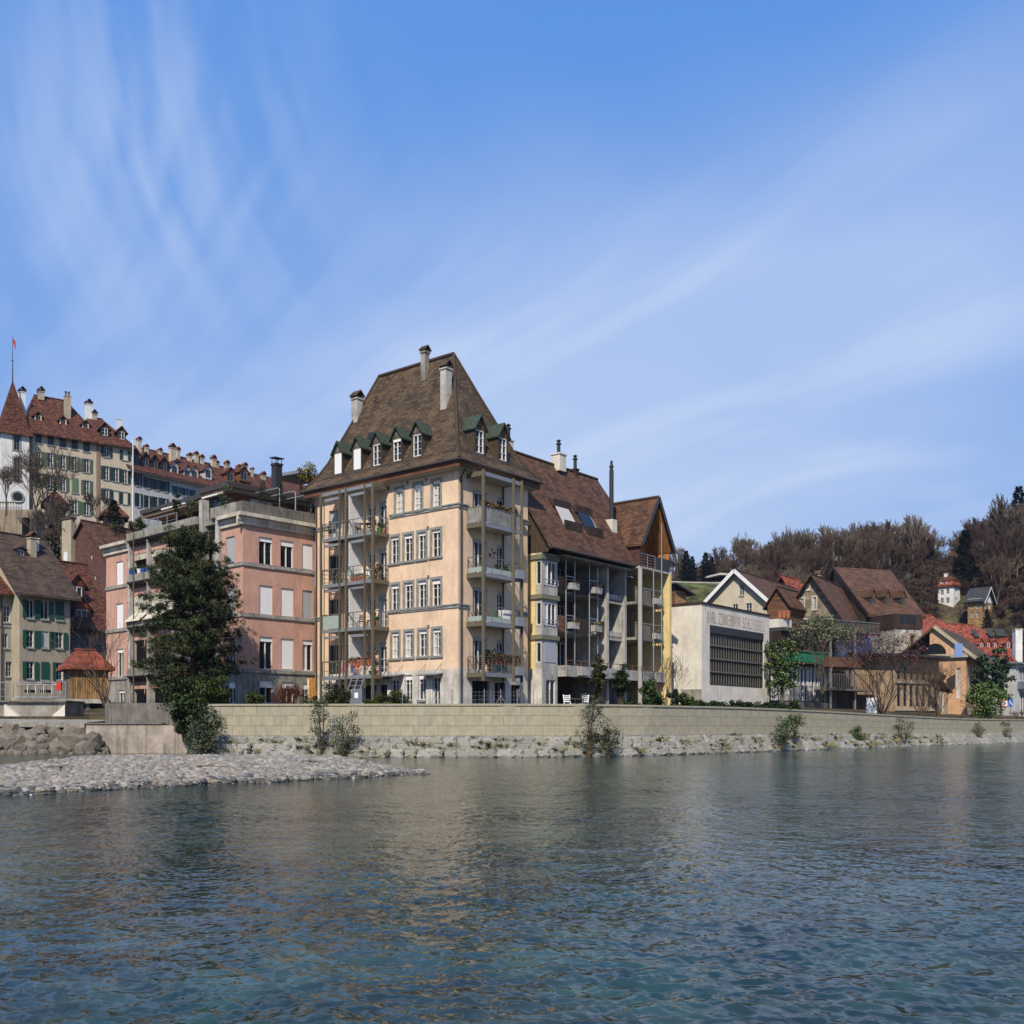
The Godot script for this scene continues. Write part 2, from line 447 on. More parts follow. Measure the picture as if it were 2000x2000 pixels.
func make_view() -> void:
	var cam := Camera3D.new()
	cam.name = "camera"
	add_child(cam)
	cam.position = Vector3(0, EYE, 0)
	cam.projection = Camera3D.PROJECTION_FRUSTUM
	cam.near = 0.1
	cam.far = 4000.0
	cam.size = 0.1
	cam.frustum_offset = Vector2(0, 0.02075)     # a lens shifted upwards, so that the walls stay upright
	cam.current = true
	var we := WorldEnvironment.new()
	we.name = "environment"
	var e := Environment.new()
	e.background_mode = Environment.BG_SKY
	var sm := PanoramaSkyMaterial.new()
	sm.panorama = make_sky()
	e.sky = Sky.new()
	e.sky.sky_material = sm
	e.background_energy_multiplier = 1.0
	e.tonemap_mode = Environment.TONE_MAPPER_LINEAR
	e.tonemap_exposure = 1.08
	e.sdfgi_enabled = true; e.ssao_enabled = true; e.ssil_enabled = true
	e.fog_enabled = true
	e.fog_density = 0.0001
	e.fog_light_color = Color(0.72, 0.80, 0.92)
	we.environment = e
	add_child(we)
	var sun := DirectionalLight3D.new()
	sun.name = "sun"
	sun.light_energy = 1.6
	sun.light_angular_distance = 0.5
	sun.light_color = Color(1.0, 0.955, 0.88)
	sun.shadow_enabled = true
	add_child(sun)
	sun.look_at_from_position(Vector3.ZERO, Vector3(0.185, -1.0, -0.983))

func _ready() -> void:
	rng.seed = 4
	make_view()
	make_textures()
	make_materials()
	river_and_ground()
	river_wall()
	stone_bank()
	gravel_bar()
	left_bank()
	main_house()
	wing_house()
	pink_house()
	workshop()
	right_houses()
	left_houses()
	old_town()
	hill_houses()
	garden()
	woodland()
	balcony_things()

# ---------------------------------------------------------------- river, ground, wall, stones
const BANK := [[-200.0, 57.0], [-17.0, 57.0], [-15.5, 50.6], [-8.0, 50.0], [0.0, 50.0], [4.0, 50.7], [8.0, 53.3], [13.0, 58.3], [22.6, 68.3], [31.4, 77.5], [47.5, 94.0], [80.0, 128.0], [200.0, 255.0]]
func bank_depth(x: float) -> float:
	for i in range(BANK.size() - 1):
		if x <= BANK[i + 1][0]:
			return lerpf(BANK[i][1], BANK[i + 1][1], clampf((x - BANK[i][0]) / (BANK[i + 1][0] - BANK[i][0]), 0, 1))
	return 255.0

func in_bar(x: float, d: float) -> float:   # height of the gravel bar above the water, below zero off the bar
	var front := 23.2 + (x + 11.6) * 1.1 + 0.35 * sin(x * 1.3) + 0.2 * sin(x * 3.1)
	var back := 42.5 + 0.4 * sin(x * 0.9)
	if x > -9.0: back = 42.5 - (x + 9.0) * 1.5
	if d > 28.0 and x < -14.3 - (d - 28.0) * 0.15: return -0.3 * minf(1.0, -14.3 - (d - 28.0) * 0.15 - x)
	var w := back - front
	if w <= 0.0: return -0.4
	var t := (d - front) / w
	if t < 0.0: return t * w * 0.16
	if t > 1.0: return -(t - 1.0) * w * 0.3
	return minf((d - front) * 0.05, 0.32) * smoothstep(0.0, 0.2, 1.0 - t) * clampf(w / 7.0, 0.25, 1.0) + 0.02

var hills := noise(31, 0.011, 4)
func ground_height(x: float, d: float) -> float:
	var b := bank_depth(x)
	if d < b + (4.2 if x < -14.5 else (2.0 if x < 4.0 else 3.1)):
		return maxf(-1.1 + 0.12 * hills.get_noise_2d(x * 14, d * 14), in_bar(x, d) - 0.03)
	var y := 2.25 + smoothstep(b + 3.0, b + 32.0, d) * 1.15
	if x < -17.0: y = lerpf(2.1, 3.4, smoothstep(64.0, 82.0, d))
	y += smoothstep(100.0, 138.0, d) * 23.5 * smoothstep(-12.0, -34.0, x + (d - 100.0) * 0.05) * (1.0 - 0.5 * smoothstep(-20.0, 45.0, x))
	y += smoothstep(165.0, 228.0, d) * (29.0 + 9.0 * smoothstep(60.0, 150.0, x)) * smoothstep(-60.0, 30.0, x)
	y += smoothstep(150.0, 420.0, d) * 5.0 * hills.get_noise_2d(x, d)
	y -= smoothstep(430.0, 900.0, d) * 30.0
	return y

func grid_mesh(xs: Array, ds: Array, f: Callable, uvs: float) -> ArrayMesh:
	var nx := xs.size(); var nd := ds.size()
	var v := PackedVector3Array(); var n := PackedVector3Array(); var t := PackedVector2Array(); var idx := PackedInt32Array()
	v.resize(nx * nd); n.resize(nx * nd); t.resize(nx * nd)
	for j in nd:
		var d: float = ds[j]
		for i in nx:
			v[j * nx + i] = Vector3(xs[i], f.call(xs[i], d), -d)
			t[j * nx + i] = Vector2(xs[i], d) * uvs
	for j in nd:
		for i in nx:
			var a := v[j * nx + maxi(i - 1, 0)]; var b := v[j * nx + mini(i + 1, nx - 1)]
			var c := v[maxi(j - 1, 0) * nx + i]; var e := v[mini(j + 1, nd - 1) * nx + i]
			n[j * nx + i] = (b - a).cross(e - c).normalized()
	idx.resize((nx - 1) * (nd - 1) * 6)
	var k := 0
	for j in nd - 1:
		for i in nx - 1:
			var p := j * nx + i
			idx[k] = p; idx[k + 1] = p + nx; idx[k + 2] = p + 1; idx[k + 3] = p + 1; idx[k + 4] = p + nx; idx[k + 5] = p + nx + 1
			k += 6
	var am := ArrayMesh.new()
	var arr := []
	arr.resize(Mesh.ARRAY_MAX)
	arr[Mesh.ARRAY_VERTEX] = v; arr[Mesh.ARRAY_NORMAL] = n; arr[Mesh.ARRAY_TEX_UV] = t; arr[Mesh.ARRAY_INDEX] = idx
	am.add_surface_from_arrays(Mesh.PRIMITIVE_TRIANGLES, arr)
	return am

func river_and_ground() -> void:
	var xs := []
	var x := -420.0
	while x < 700.0:
		xs.append(x)
		x += 1.0 if absf(x) < 60 else 6.0
	var ds := []
	var d := -30.0
	while d < 1500.0:
		ds.append(d)
		d += 0.8 if d < 110 else (4.0 if d < 420 else 40.0)
	var g := MeshInstance3D.new()
	g.name = "ground"
	g.mesh = grid_mesh(xs, ds, ground_height, 1.0)
	(g.mesh as ArrayMesh).surface_set_material(0, M.ground)
	add_child(g)
	structure(g)
	# water: ripples as real relief, finer where the eye is near
	xs = []
	x = -4.8
	while x < 4.8:
		xs.append(x)
		x += 0.045
	var ox := 4.8
	while ox < 150.0:
		xs.append(ox)
		xs.push_front(-ox)
		ox *= 1.013
	ds = []
	d = 2.2
	while d < 160.0:
		ds.append(d)
		d += maxf(0.03, d * 0.0062)
	for k in 12: ds.push_front(2.2 - (k + 1) * 2.0)
	var n1 := noise(41, 0.45, 2); var n2 := noise(42, 2.1, 2); var n3 := noise(43, 4.6, 2); var n4 := noise(44, 0.09, 2); var n5 := noise(45, 12.0, 1)
	var wave := func(px: float, pd: float) -> float:
		var calm := 0.4 + 1.0 * smoothstep(-0.35, 0.4, n4.get_noise_2d(px * 0.8 + 40.0, pd * 1.5))
		var sx := px * 0.86 + pd * 0.28; var sd := pd * 1.25 - px * 0.16
		var a := n1.get_noise_2d(sx, sd)
		var b := 1.0 - absf(n2.get_noise_2d(sx * 0.75 + a * 0.5, sd))
		var c := n3.get_noise_2d(sx * 0.8, sd)
		calm *= lerpf(1.5, 0.6, smoothstep(5.0, 15.0, pd))      # a riffle along our own bank
		return calm * (a * 0.017 + (b * b - 0.6) * 0.011 + c * 0.0085 + n5.get_noise_2d(sx, sd * 1.1) * 0.004)
	var w := MeshInstance3D.new()
	w.name = "river_water"
	w.mesh = grid_mesh(xs, ds, wave, 1.0)
	var m := mat("water", 0.040, 0.064, 0.062, 0.10, "river", 8.7, 0.0, 0.44)
	m.heightmap_enabled = true
	m.heightmap_texture = TX["ripple"]
	m.heightmap_scale = 3.8
	(w.mesh as ArrayMesh).surface_set_material(0, m)
	add_child(w)
	structure(w)

# a piece of the wall's course: x along the wall, from the waterline of the bank 'back' metres inland
func along(s: float, back: float) -> Transform3D:
	var left := s
	for i in range(2, BANK.size() - 1):
		var a := Vector3(BANK[i][0], 0, -BANK[i][1]); var b := Vector3(BANK[i + 1][0], 0, -BANK[i + 1][1])
		var len := a.distance_to(b)
		if left <= len or i == BANK.size() - 2:
			var t := clampf(left / len, 0, 1)
			# directions are blended at the bends so that the wall curves
			var d0 := (b - a).normalized()
			var d := d0
			if i > 2 and t < 0.5:
				var pa := Vector3(BANK[i - 1][0], 0, -BANK[i - 1][1])
				d = ((a - pa).normalized() * (0.5 - t) + d0 * (0.5 + t)).normalized()
			elif i < BANK.size() - 2 and t >= 0.5:
				var nb := Vector3(BANK[i + 2][0], 0, -BANK[i + 2][1])
				d = ((nb - b).normalized() * (t - 0.5) + d0 * (1.5 - t)).normalized()
			var n := d.cross(Vector3.UP)
			return Transform3D(Basis(d, Vector3.UP, n), a + d0 * left - n * back)
		left -= len
	return Transform3D()

func wall_top(s: float) -> float: return 2.64 - 0.55 * smoothstep(30.0, 75.0, s)
func wall_foot(s: float) -> float: return 1.04 - 0.25 * smoothstep(30.0, 75.0, s)

func river_wall() -> void:
	var w := thing("river_wall", "long beige panelled flood wall along the far river bank", "wall")
	rng.seed = 9
	var back := 1.35
	var ends := [0.15, 1.0]
	var core := MB.new(); var cap := MB.new(); var ledge := MB.new()
	var s := 0.0
	while s < 105.0:
		var a := along(s, back); var b := along(s + 1.0, back)
		var at_ := wall_top(s) - 0.1; var bt := wall_top(s + 1.0) - 0.1; var af := wall_foot(s); var bf := wall_foot(s + 1.0)
		core.quad(a * Vector3(0, af - 0.4, 0), b * Vector3(0, bf - 0.4, 0), b * Vector3(0, bt, 0), a * Vector3(0, at_, 0))
		core.quad(b * Vector3(0, bf - 0.4, -0.5), a * Vector3(0, af - 0.4, -0.5), a * Vector3(0, at_, -0.5), b * Vector3(0, bt, -0.5))
		# coping, a little proud of the panels
		var o := 0.075
		for q in [[Vector3(0, at_, o), Vector3(0, bt, o), Vector3(0, bt + 0.1, o), Vector3(0, at_ + 0.1, o)], [Vector3(0, at_ + 0.1, o), Vector3(0, bt + 0.1, o), Vector3(0, bt + 0.1, -0.54), Vector3(0, at_ + 0.1, -0.54)],
				[Vector3(0, at_, -0.54), Vector3(0, bt, -0.54), Vector3(0, bt, o), Vector3(0, at_, o)], [Vector3(0, at_ + 0.1, -0.54), Vector3(0, bt + 0.1, -0.54), Vector3(0, bt, -0.54), Vector3(0, at_, -0.54)]]:
			cap.quad(a * q[0], b * q[1], b * q[2], a * q[3])
		ledge.quad(a * Vector3(0, af - 0.14, 0.34), b * Vector3(0, bf - 0.14, 0.34), b * Vector3(0, bf, 0.32), a * Vector3(0, af, 0.32))
		ledge.quad(a * Vector3(0, af, 0.32), b * Vector3(0, bf, 0.32), b * Vector3(0, bf, -0.01), a * Vector3(0, af, -0.01))
		s += 1.0
	var e := along(0, back)
	core.quad(e * Vector3(0, 0.5, -0.5), e * Vector3(0, 0.5, 0), e * Vector3(0, 2.5, 0), e * Vector3(0, 2.5, -0.5))
	cap.quad(e * Vector3(0, 2.54, -0.54), e * Vector3(0, 2.54, 0.075), e * Vector3(0, 2.64, 0.075), e * Vector3(0, 2.64, -0.54))
	part(core, "wall_core", M.mortar, w)
	part(cap, "coping", M.wall_panel, w)
	part(ledge, "footing", M.ledge, w, "grey concrete footing strip under the panels")
	for row in 3:
		s = ends[row % 2] * 0.0 + (0.33 if row == 1 else 0.0)
		var first := true
		while s < 104.0:
			var len := (0.62 if s < 33.0 else 4.0)
			if first and row == 1: s = 0.0; len = 0.33
			first = false
			var k := 3 if s < 33.0 else 4
			var b := MB.new()
			var h0 := row / 3.0; var h1 := (row + 1) / 3.0
			var steps := 1 if s < 33.0 else 4
			for q in steps:
				var sa := s + 0.006 + (len - 0.012) * q / steps; var sb := s + 0.006 + (len - 0.012) * (q + 1) / steps
				var A := along(sa, back); var B := along(sb, back)
				var fa := wall_foot(sa); var ha := wall_top(sa) - 0.1 - fa; var fb := wall_foot(sb); var hb := wall_top(sb) - 0.1 - fb
				var y0a := fa + ha * h0 + 0.006; var y1a := fa + ha * h1 - 0.006; var y0b := fb + hb * h0 + 0.006; var y1b := fb + hb * h1 - 0.006
				var o := 0.022 + rng.randf() * 0.006
				b.quad(A * Vector3(0, y0a, o), B * Vector3(0, y0b, o), B * Vector3(0, y1b, o), A * Vector3(0, y1a, o))
				b.quad(A * Vector3(0, y1a, o), B * Vector3(0, y1b, o), B * Vector3(0, y1b, 0), A * Vector3(0, y1a, 0))
				b.quad(A * Vector3(0, y0a, 0), B * Vector3(0, y0b, 0), B * Vector3(0, y0b, o), A * Vector3(0, y0a, o))
				if q == 0: b.quad(A * Vector3(0, y0a, 0), A * Vector3(0, y0a, o), A * Vector3(0, y1a, o), A * Vector3(0, y1a, 0))
				if q == steps - 1: b.quad(B * Vector3(0, y0b, o), B * Vector3(0, y0b, 0), B * Vector3(0, y1b, 0), B * Vector3(0, y1b, o))
			part(b, "panel", [M.wall_panel, M.wall_panel_warm, M.wall_panel_cool][rng.randi() % 3], w)
			s += len

# an irregular stone: a lumpy, flattened ball with some facets; about 60 triangles
func stone_mesh(seed_: int, m: Material, rings := 5, sides := 7, blocky := 0.55) -> ArrayMesh:
	var r := RandomNumberGenerator.new()
	r.seed = seed_
	var f := noise(seed_, 0.9, 2)
	var b := MB.new()
	var pts := []
	for j in rings + 1:
		var ring := []
		var el := PI * j / rings - PI / 2
		for k in sides:
			var a := TAU * (k + 0.5 * (j % 2)) / sides
			var p := Vector3(cos(el) * cos(a), sin(el), cos(el) * sin(a))
			var big := maxf(absf(p.x), maxf(absf(p.y), absf(p.z)))
			p = p.lerp(p / big * 0.85, blocky)
			p *= 1.0 + 0.3 * f.get_noise_3dv(p * 1.3) + 0.12 * f.get_noise_3dv(p * 4.0)
			ring.append(p * 0.5)
		pts.append(ring)
	for j in rings:
		for k in sides:
			var k2 := (k + 1) % sides
			var p0: Vector3 = pts[j][k]; var p1: Vector3 = pts[j][k2]; var p2: Vector3 = pts[j + 1][k2]; var p3: Vector3 = pts[j + 1][k]
			var cn := (p0 + p1 + p2 + p3).normalized()
			var fn := (p2 - p0).cross(p3 - p1).normalized()
			if fn.dot(cn) < 0: fn = -fn
			var nn := (fn * 0.75 + cn * 0.25).normalized()
			b.quad_n([p0, p3, p2, p1], [nn, nn, nn, nn])
	return b.mesh(m)

func stone_bank() -> void:
	rng.seed = 12
	var bank := thing("stone_embankment", "sloping bank of pale rough stone blocks below the flood wall", "embankment")
	var base := MB.new()
	var s := -0.6
	while s < 110.0:
		var a := along(maxf(s, 0), 0.0); var b := along(s + 1.0, 0.0)
		if s < 0: a.origin -= a.basis.x * 0.6
		base.quad(a * Vector3(0, -0.5, 0.5), b * Vector3(0, -0.5, 0.5), b * Vector3(0, wall_foot(s) - 0.16, -1.0), a * Vector3(0, wall_foot(s) - 0.16, -1.0))
		s += 1.0
	part(base, "soil_bed", M.bank_soil, bank)
	var kinds := []
	for k in 10: kinds.append(stone_mesh(200 + k, M["stone_%d" % (k % 5)], 6, 8, 0.92))
	s = 0.0
	while s < 100.0:
		var near := s < 38.0
		var size := 0.62 if near else 0.95
		var rows := 3 if near else 2
		for row in rows:
			var t := (row + 0.5) / rows
			var ss := s + size * (0.5 * (row % 2) + rng.randf_range(-0.12, 0.12))
			var A := along(ss, 0.0)
			var top := wall_foot(ss) - 0.12
			var y := lerpf(-0.05, top - 0.06, t)
			var z := lerpf(0.14, -0.84, t)
			var k := rng.randi() % 10
			var sc := Vector3(size * rng.randf_range(1.1, 1.55), (1.6 / rows) * rng.randf_range(0.95, 1.3), rng.randf_range(0.4, 0.52))
			var bs := A.basis * Basis(Vector3.RIGHT, -0.7) * Basis(Vector3(0, 0, 1), rng.randf_range(-0.2, 0.2)) * Basis.from_scale(sc)
			if rng.randf() < 0.5: bs = bs * Basis(Vector3.UP, PI)
			place(kinds[k], "stone", bank, Transform3D(bs, A * Vector3(0, y, z)))
		s += size * 1.06

func gravel_bar() -> void:
	rng.seed = 15
	var bar := thing("gravel_bar", "low bar of pale rounded pebbles in the river shallows", "gravel bar")
	bar.set_meta("kind", "stuff")
	bar.remove_meta("category")
	var xs := []; var ds := []
	for i in 100: xs.append(-26.0 + i * 0.26)
	for i in 130: ds.append(17.0 + i * 0.27)
	var f := noise(51, 1.4, 3)
	var g := MeshInstance3D.new()
	g.name = "gravel_bed"
	g.mesh = grid_mesh(xs, ds, func(x, d): return in_bar(x, d) + 0.03 * f.get_noise_2d(x, d), 1.0)
	(g.mesh as ArrayMesh).surface_set_material(0, M.gravel_base)
	bar.add_child(g)
	g.set_meta("kind", "stuff")
	for k in 7:
		var ms := stone_mesh(300 + k, M["pebble_%d" % k] if k < 5 else M["wet_pebble_%d" % (k - 5)], 4, 6, 0.2)
		var where := []
		var guard := 0
		while where.size() < (7000 if k < 5 else 1500) and guard < 90000:
			guard += 1
			var d := 18.0 + 30.0 * pow(rng.randf(), 1.35)
			var x := rng.randf_range(-0.66 * d, -1.5)
			var y := in_bar(x, d)
			if y < (0.012 if k < 5 else -0.05) or (k > 4 and y > 0.07): continue
			if x < -0.6 * d: continue
			var sz := 0.035 + 0.19 * pow(rng.randf(), 4.0) + d * 0.0007
			var bs := Basis(Vector3.UP, rng.randf() * TAU) * Basis(Vector3.RIGHT, rng.randf_range(-0.4, 0.4)) * Basis.from_scale(Vector3(sz * rng.randf_range(1.0, 1.6), sz * rng.randf_range(0.6, 0.9), sz * 1.05))
			where.append(Transform3D(bs, Vector3(x, y + sz * 0.2 + 0.03 * f.get_noise_2d(x, d), -d)))
		var mm := MultiMesh.new()
		mm.transform_format = MultiMesh.TRANSFORM_3D
		mm.mesh = ms
		mm.instance_count = where.size()
		for i in where.size(): mm.set_instance_transform(i, where[i])
		var o := MultiMeshInstance3D.new()
		o.name = "pebbles"
		o.multimesh = mm
		bar.add_child(o, true)
		o.set_meta("kind", "stuff")
	# the larger cobbles, one by one
	var cob := []
	for k in 5: cob.append(stone_mesh(320 + k, M["pebble_%d" % k], 5, 8, 0.25))
	var count := 0
	while count < 240:
		var d := 20.0 + 24.0 * pow(rng.randf(), 1.4)
		var x := rng.randf_range(-0.52 * d, -2.5)
		var y := in_bar(x, d)
		if y < 0.0: continue
		var sz := rng.randf_range(0.13, 0.2)
		var bs := Basis(Vector3.UP, rng.randf() * TAU) * Basis.from_scale(Vector3(sz * rng.randf_range(1.0, 1.5), sz * rng.randf_range(0.6, 0.85), sz))
		place(cob[rng.randi() % 5], "cobble", bar, Transform3D(bs, Vector3(x, y + sz * 0.22, -d)))
		count += 1
	# a few bleached branches left by the last flood
	for q in [[-9.2, 30.5, 1.5, 0.4, "bleached forked branch lying on the middle of the gravel bar"], [-12.5, 28.0, 1.1, 1.2, "short bleached branch lying on the left of the gravel bar"], [-6.6, 33.5, 0.9, -0.5, "bleached stick lying near the tip of the gravel bar"]]:
		var t := thing("driftwood", q[4], "driftwood", Transform3D(Basis(Vector3.UP, q[3]), Vector3(q[0], in_bar(q[0], q[1]) + 0.07, -q[1])))
		var b := MB.new()
		b.tube([Vector3(-q[2] / 2, 0, 0), Vector3(-q[2] * 0.1, 0.06, 0.05), Vector3(q[2] / 2, 0.02, -0.04)], [0.045, 0.035, 0.012], 6)
		part(b, "stem", M.driftwood, t)
		var c := MB.new()
		c.tube([Vector3(0, 0.05, 0.03), Vector3(q[2] * 0.25, 0.14, 0.25)], [0.022, 0.008], 5)
		part(c, "twig", M.driftwood, t)

# ---------------------------------------------------------------- building pieces
# A wall with openings. outline: rows [v, u_left, u_right] from the bottom up; openings: [u0, u1, v0, v1]. Face axes: x along, y up, z out.
func wall(parent: Node, F: Transform3D, outline: Array, openings: Array, m: Material, called := "wall", reveal := 0.24, thick := 0.0) -> MeshInstance3D:
	var b := MB.new()
	b.xf = F
	var cuts := []
	for o in outline: cuts.append(o[0])
	for o in openings:
		cuts.append(clampf(o[2], outline[0][0], outline[-1][0])); cuts.append(clampf(o[3], outline[0][0], outline[-1][0]))
	cuts.sort()
	var edge := func(v: float, side: int) -> float:
		for i in range(outline.size() - 1):
			if v <= outline[i + 1][0] + 1e-5:
				var t: float = (v - outline[i][0]) / maxf(outline[i + 1][0] - outline[i][0], 1e-6)
				return lerpf(outline[i][side], outline[i + 1][side], clampf(t, 0, 1))
		return outline[-1][side]
	for i in range(cuts.size() - 1):
		var va: float = cuts[i]; var vb: float = cuts[i + 1]
		if vb - va < 1e-4: continue
		var vm := (va + vb) / 2
		var holes := []
		for o in openings:
			if o[2] < vm and o[3] > vm: holes.append(o)
		holes.sort_custom(func(p, q): return p[0] < q[0])
		var ua: float = edge.call(va + 1e-4, 1); var ub: float = edge.call(vb - 1e-4, 1)
		for o in holes:
			b.quad(Vector3(ua, va, 0), Vector3(o[0], va, 0), Vector3(o[0], vb, 0), Vector3(ub, vb, 0))
			ua = o[1]; ub = o[1]
		b.quad(Vector3(ua, va, 0), Vector3(edge.call(va + 1e-4, 2), va, 0), Vector3(edge.call(vb - 1e-4, 2), vb, 0), Vector3(ub, vb, 0))
	var r := -reveal
	for o in openings:
		b.quad(Vector3(o[0], o[2], 0), Vector3(o[0], o[2], r), Vector3(o[0], o[3], r), Vector3(o[0], o[3], 0))
		b.quad(Vector3(o[1], o[2], r), Vector3(o[1], o[2], 0), Vector3(o[1], o[3], 0), Vector3(o[1], o[3], r))
		b.quad(Vector3(o[0], o[3], r), Vector3(o[1], o[3], r), Vector3(o[1], o[3], 0), Vector3(o[0], o[3], 0))
		b.quad(Vector3(o[0], o[2], 0), Vector3(o[1], o[2], 0), Vector3(o[1], o[2], r), Vector3(o[0], o[2], r))
	return part(b, called, m, parent)

func cached(key: String, m: Material, f: Callable) -> Mesh:
	if not mesh_cache.has(key):
		var b := MB.new()
		f.call(b)
		mesh_cache[key] = b.mesh(m)
	return mesh_cache[key]

# style: cols, rows, blind (share of the opening covered), bm, sur, sm, sill, inset, fm (frame material), glass, shut (material), closed, bar (frame width)
func window(parent: Node, F: Transform3D, o: Array, st := {}, called := "window") -> MeshInstance3D:
	var w: float = snappedf(o[1] - o[0], 0.02); var h: float = snappedf(o[3] - o[2], 0.02)
	var cols: int = st.get("cols", 2); var rows: int = st.get("rows", 3)
	var inset: float = st.get("inset", 0.15); var fm: Material = st.get("fm", M.white_paint)
	var fw: float = st.get("bar", 0.045)
	var tr := F * Transform3D(Basis(), Vector3(o[0], o[2], -inset))
	var key := "%s_%.2f_%.2f_%d_%d_%.2f" % [fm.resource_name, w, h, cols, rows, fw]
	var node := place(cached("win" + key, fm, func(b: MB):
		b.box(0, w, 0, fw, -0.05, 0.05); b.box(0, w, h - fw, h, -0.05, 0.05)
		b.box(0, fw, fw, h - fw, -0.05, 0.05); b.box(w - fw, w, fw, h - fw, -0.05, 0.05)
		for c in range(1, cols): b.box(w * c / cols - fw * 0.6, w * c / cols + fw * 0.6, fw, h - fw, -0.045, 0.045)
		for c in cols:
			var x0 := fw if c == 0 else w * c / cols + fw * 0.6
			var x1 := w - fw if c == cols - 1 else w * (c + 1) / cols - fw * 0.6
			for k in range(1, rows): b.box(x0, x1, h * k / rows - 0.012, h * k / rows + 0.012, -0.02, 0.025)), called, parent, tr)
	var gm: Material = st.get("glass", M.glass)
	place(cached("pane%.2f_%.2f_%s" % [w, h, gm.resource_name], gm, func(b: MB): b.box(0.02, w - 0.02, 0.02, h - 0.02, -0.045, -0.03)), "pane", node, Transform3D())
	if st.get("curtain", 0.0) > 0.0:
		var cw: float = snappedf(st.curtain * w, 0.05)
		place(cached("curt%.2f_%.2f" % [cw, h], M.curtain, func(b: MB): b.box(fw, fw + cw, fw, h - fw, -0.028, -0.022)), "curtain", node, Transform3D())
	var bl: float = st.get("blind", 0.0)
	if bl > 0.0:
		var bh := snappedf(h * bl, 0.02); var bm: Material = st.get("bm", M.blind_white)
		place(cached("blind%.2f_%.2f_%s" % [w, bh, bm.resource_name], bm, func(b: MB): b.box(0.012, w - 0.012, h - bh, h - 0.005, 0.055, 0.085)), "roller_blind", node, Transform3D())
	var sw: float = st.get("sur", 0.0)
	if sw > 0.0:
		var sm: Material = st.get("sm", M.sandstone)
		place(cached("sur%.2f_%.2f_%.2f_%s" % [w, h, sw, sm.resource_name], sm, func(b: MB):
			var q := 0.03 + inset
			b.box(-sw, 0, -sw * 0.2, h + sw, inset - 0.02, q); b.box(w, w + sw, -sw * 0.2, h + sw, inset - 0.02, q); b.box(0, w, h, h + sw, inset - 0.02, q)), "surround", node, Transform3D())
	if st.get("sill", true):
		var sl: Material = st.get("sm", M.sandstone)
		place(cached("sill%.2f_%.2f_%s" % [w, sw, sl.resource_name], sl, func(b: MB): b.box(-sw - 0.05, w + sw + 0.05, -0.14, -0.003, inset - 0.1, inset + 0.1)), "sill", node, Transform3D())
	if st.has("shut"):
		var m2: Material = st.shut
		var shm := cached("shut%.2f_%.2f_%s" % [w, h, m2.resource_name], m2, func(b: MB): b.box(0, w * 0.52, 0, h, 0, 0.05))
		if st.get("closed", false):
			for k in 2: place(shm, "shutter", node, Transform3D(Basis(), Vector3(-0.02 + k * (w * 0.5 + 0.005), 0, inset + 0.035)))
		else:
			for k in 2: place(shm, "shutter", node, Transform3D(Basis(), Vector3(-w * 0.52 - 0.03 - sw * 0.3 if k == 0 else w + 0.03 + sw * 0.3, 0, inset + 0.035)))
	return node

func dormer(parent: Node, F: Transform3D, u: float, v: float, w: float, hw: float, hg: float, depth: float, cheek: Material, roof: Material, st := {}) -> MeshInstance3D:
	var b := MB.new()
	b.xf = F * Transform3D(Basis(), Vector3(u, v, 0))
	var h := w / 2
	var fr: float = st.get("frame", 0.12)
	b.box(-h, -h + fr, -0.25, hw, -depth, 0); b.box(h - fr, h, -0.25, hw, -depth, 0)
	b.box(-h + fr, h - fr, -0.25, 0, -depth, -0.01)
	var node := part(b, "dormer", cheek, parent)
	var g := MB.new()
	g.xf = b.xf
	var wh: float = st.get("wh", hw - 0.12)
	g.quad(Vector3(-h + fr, wh, -0.06), Vector3(h - fr, wh, -0.06), Vector3(h - fr, hw, -0.06), Vector3(-h + fr, hw, -0.06))
	g.tri(Vector3(-h, hw, -0.04), Vector3(h, hw, -0.04), Vector3(0, hw + hg, -0.04))
	part(g, "gable_board", st.get("board", M.wood_grey), node)
	var r := MB.new()
	r.xf = b.xf
	var ov: float = st.get("over", 0.14); var k := hg / h
	var y0 := hw - ov * k
	for s in [-1, 1]:
		var q := [Vector3(s * (h + ov), y0 + 0.06, 0.16), Vector3(0, hw + hg + 0.06, 0.16), Vector3(0, hw + hg + 0.06, -depth - hg), Vector3(s * (h + ov), y0 + 0.06, -depth)]
		if s < 0: q = [q[0], q[1], q[2], q[3]]
		if s > 0: q.reverse()
		r.slab(q, 0.1)
	part(r, "dormer_roof", roof, node)
	var blind: float = st.get("blind", 0.0)
	var inner := [-h + fr, h - fr, 0.02, wh]
	var wn := window(node, b.xf, inner, {"cols": st.get("cols", 2), "rows": st.get("rows", 3), "sill": false, "inset": 0.1, "bar": 0.05, "fm": st.get("fm", M.white_paint), "blind": 0.0}, "window")
	for ch in wn.get_children():       # kept one level up: thing > part > sub-part
		wn.remove_child(ch); ch.transform = wn.transform; node.add_child(ch, true)
	if blind > 0.0:
		var bb := MB.new()
		bb.xf = b.xf
		bb.box(-h + fr + 0.01, h - fr - 0.01, wh - (wh - 0.02) * blind, wh, -0.05, -0.02)
		part(bb, "roller_blind", M.blind_white, node)
	return node

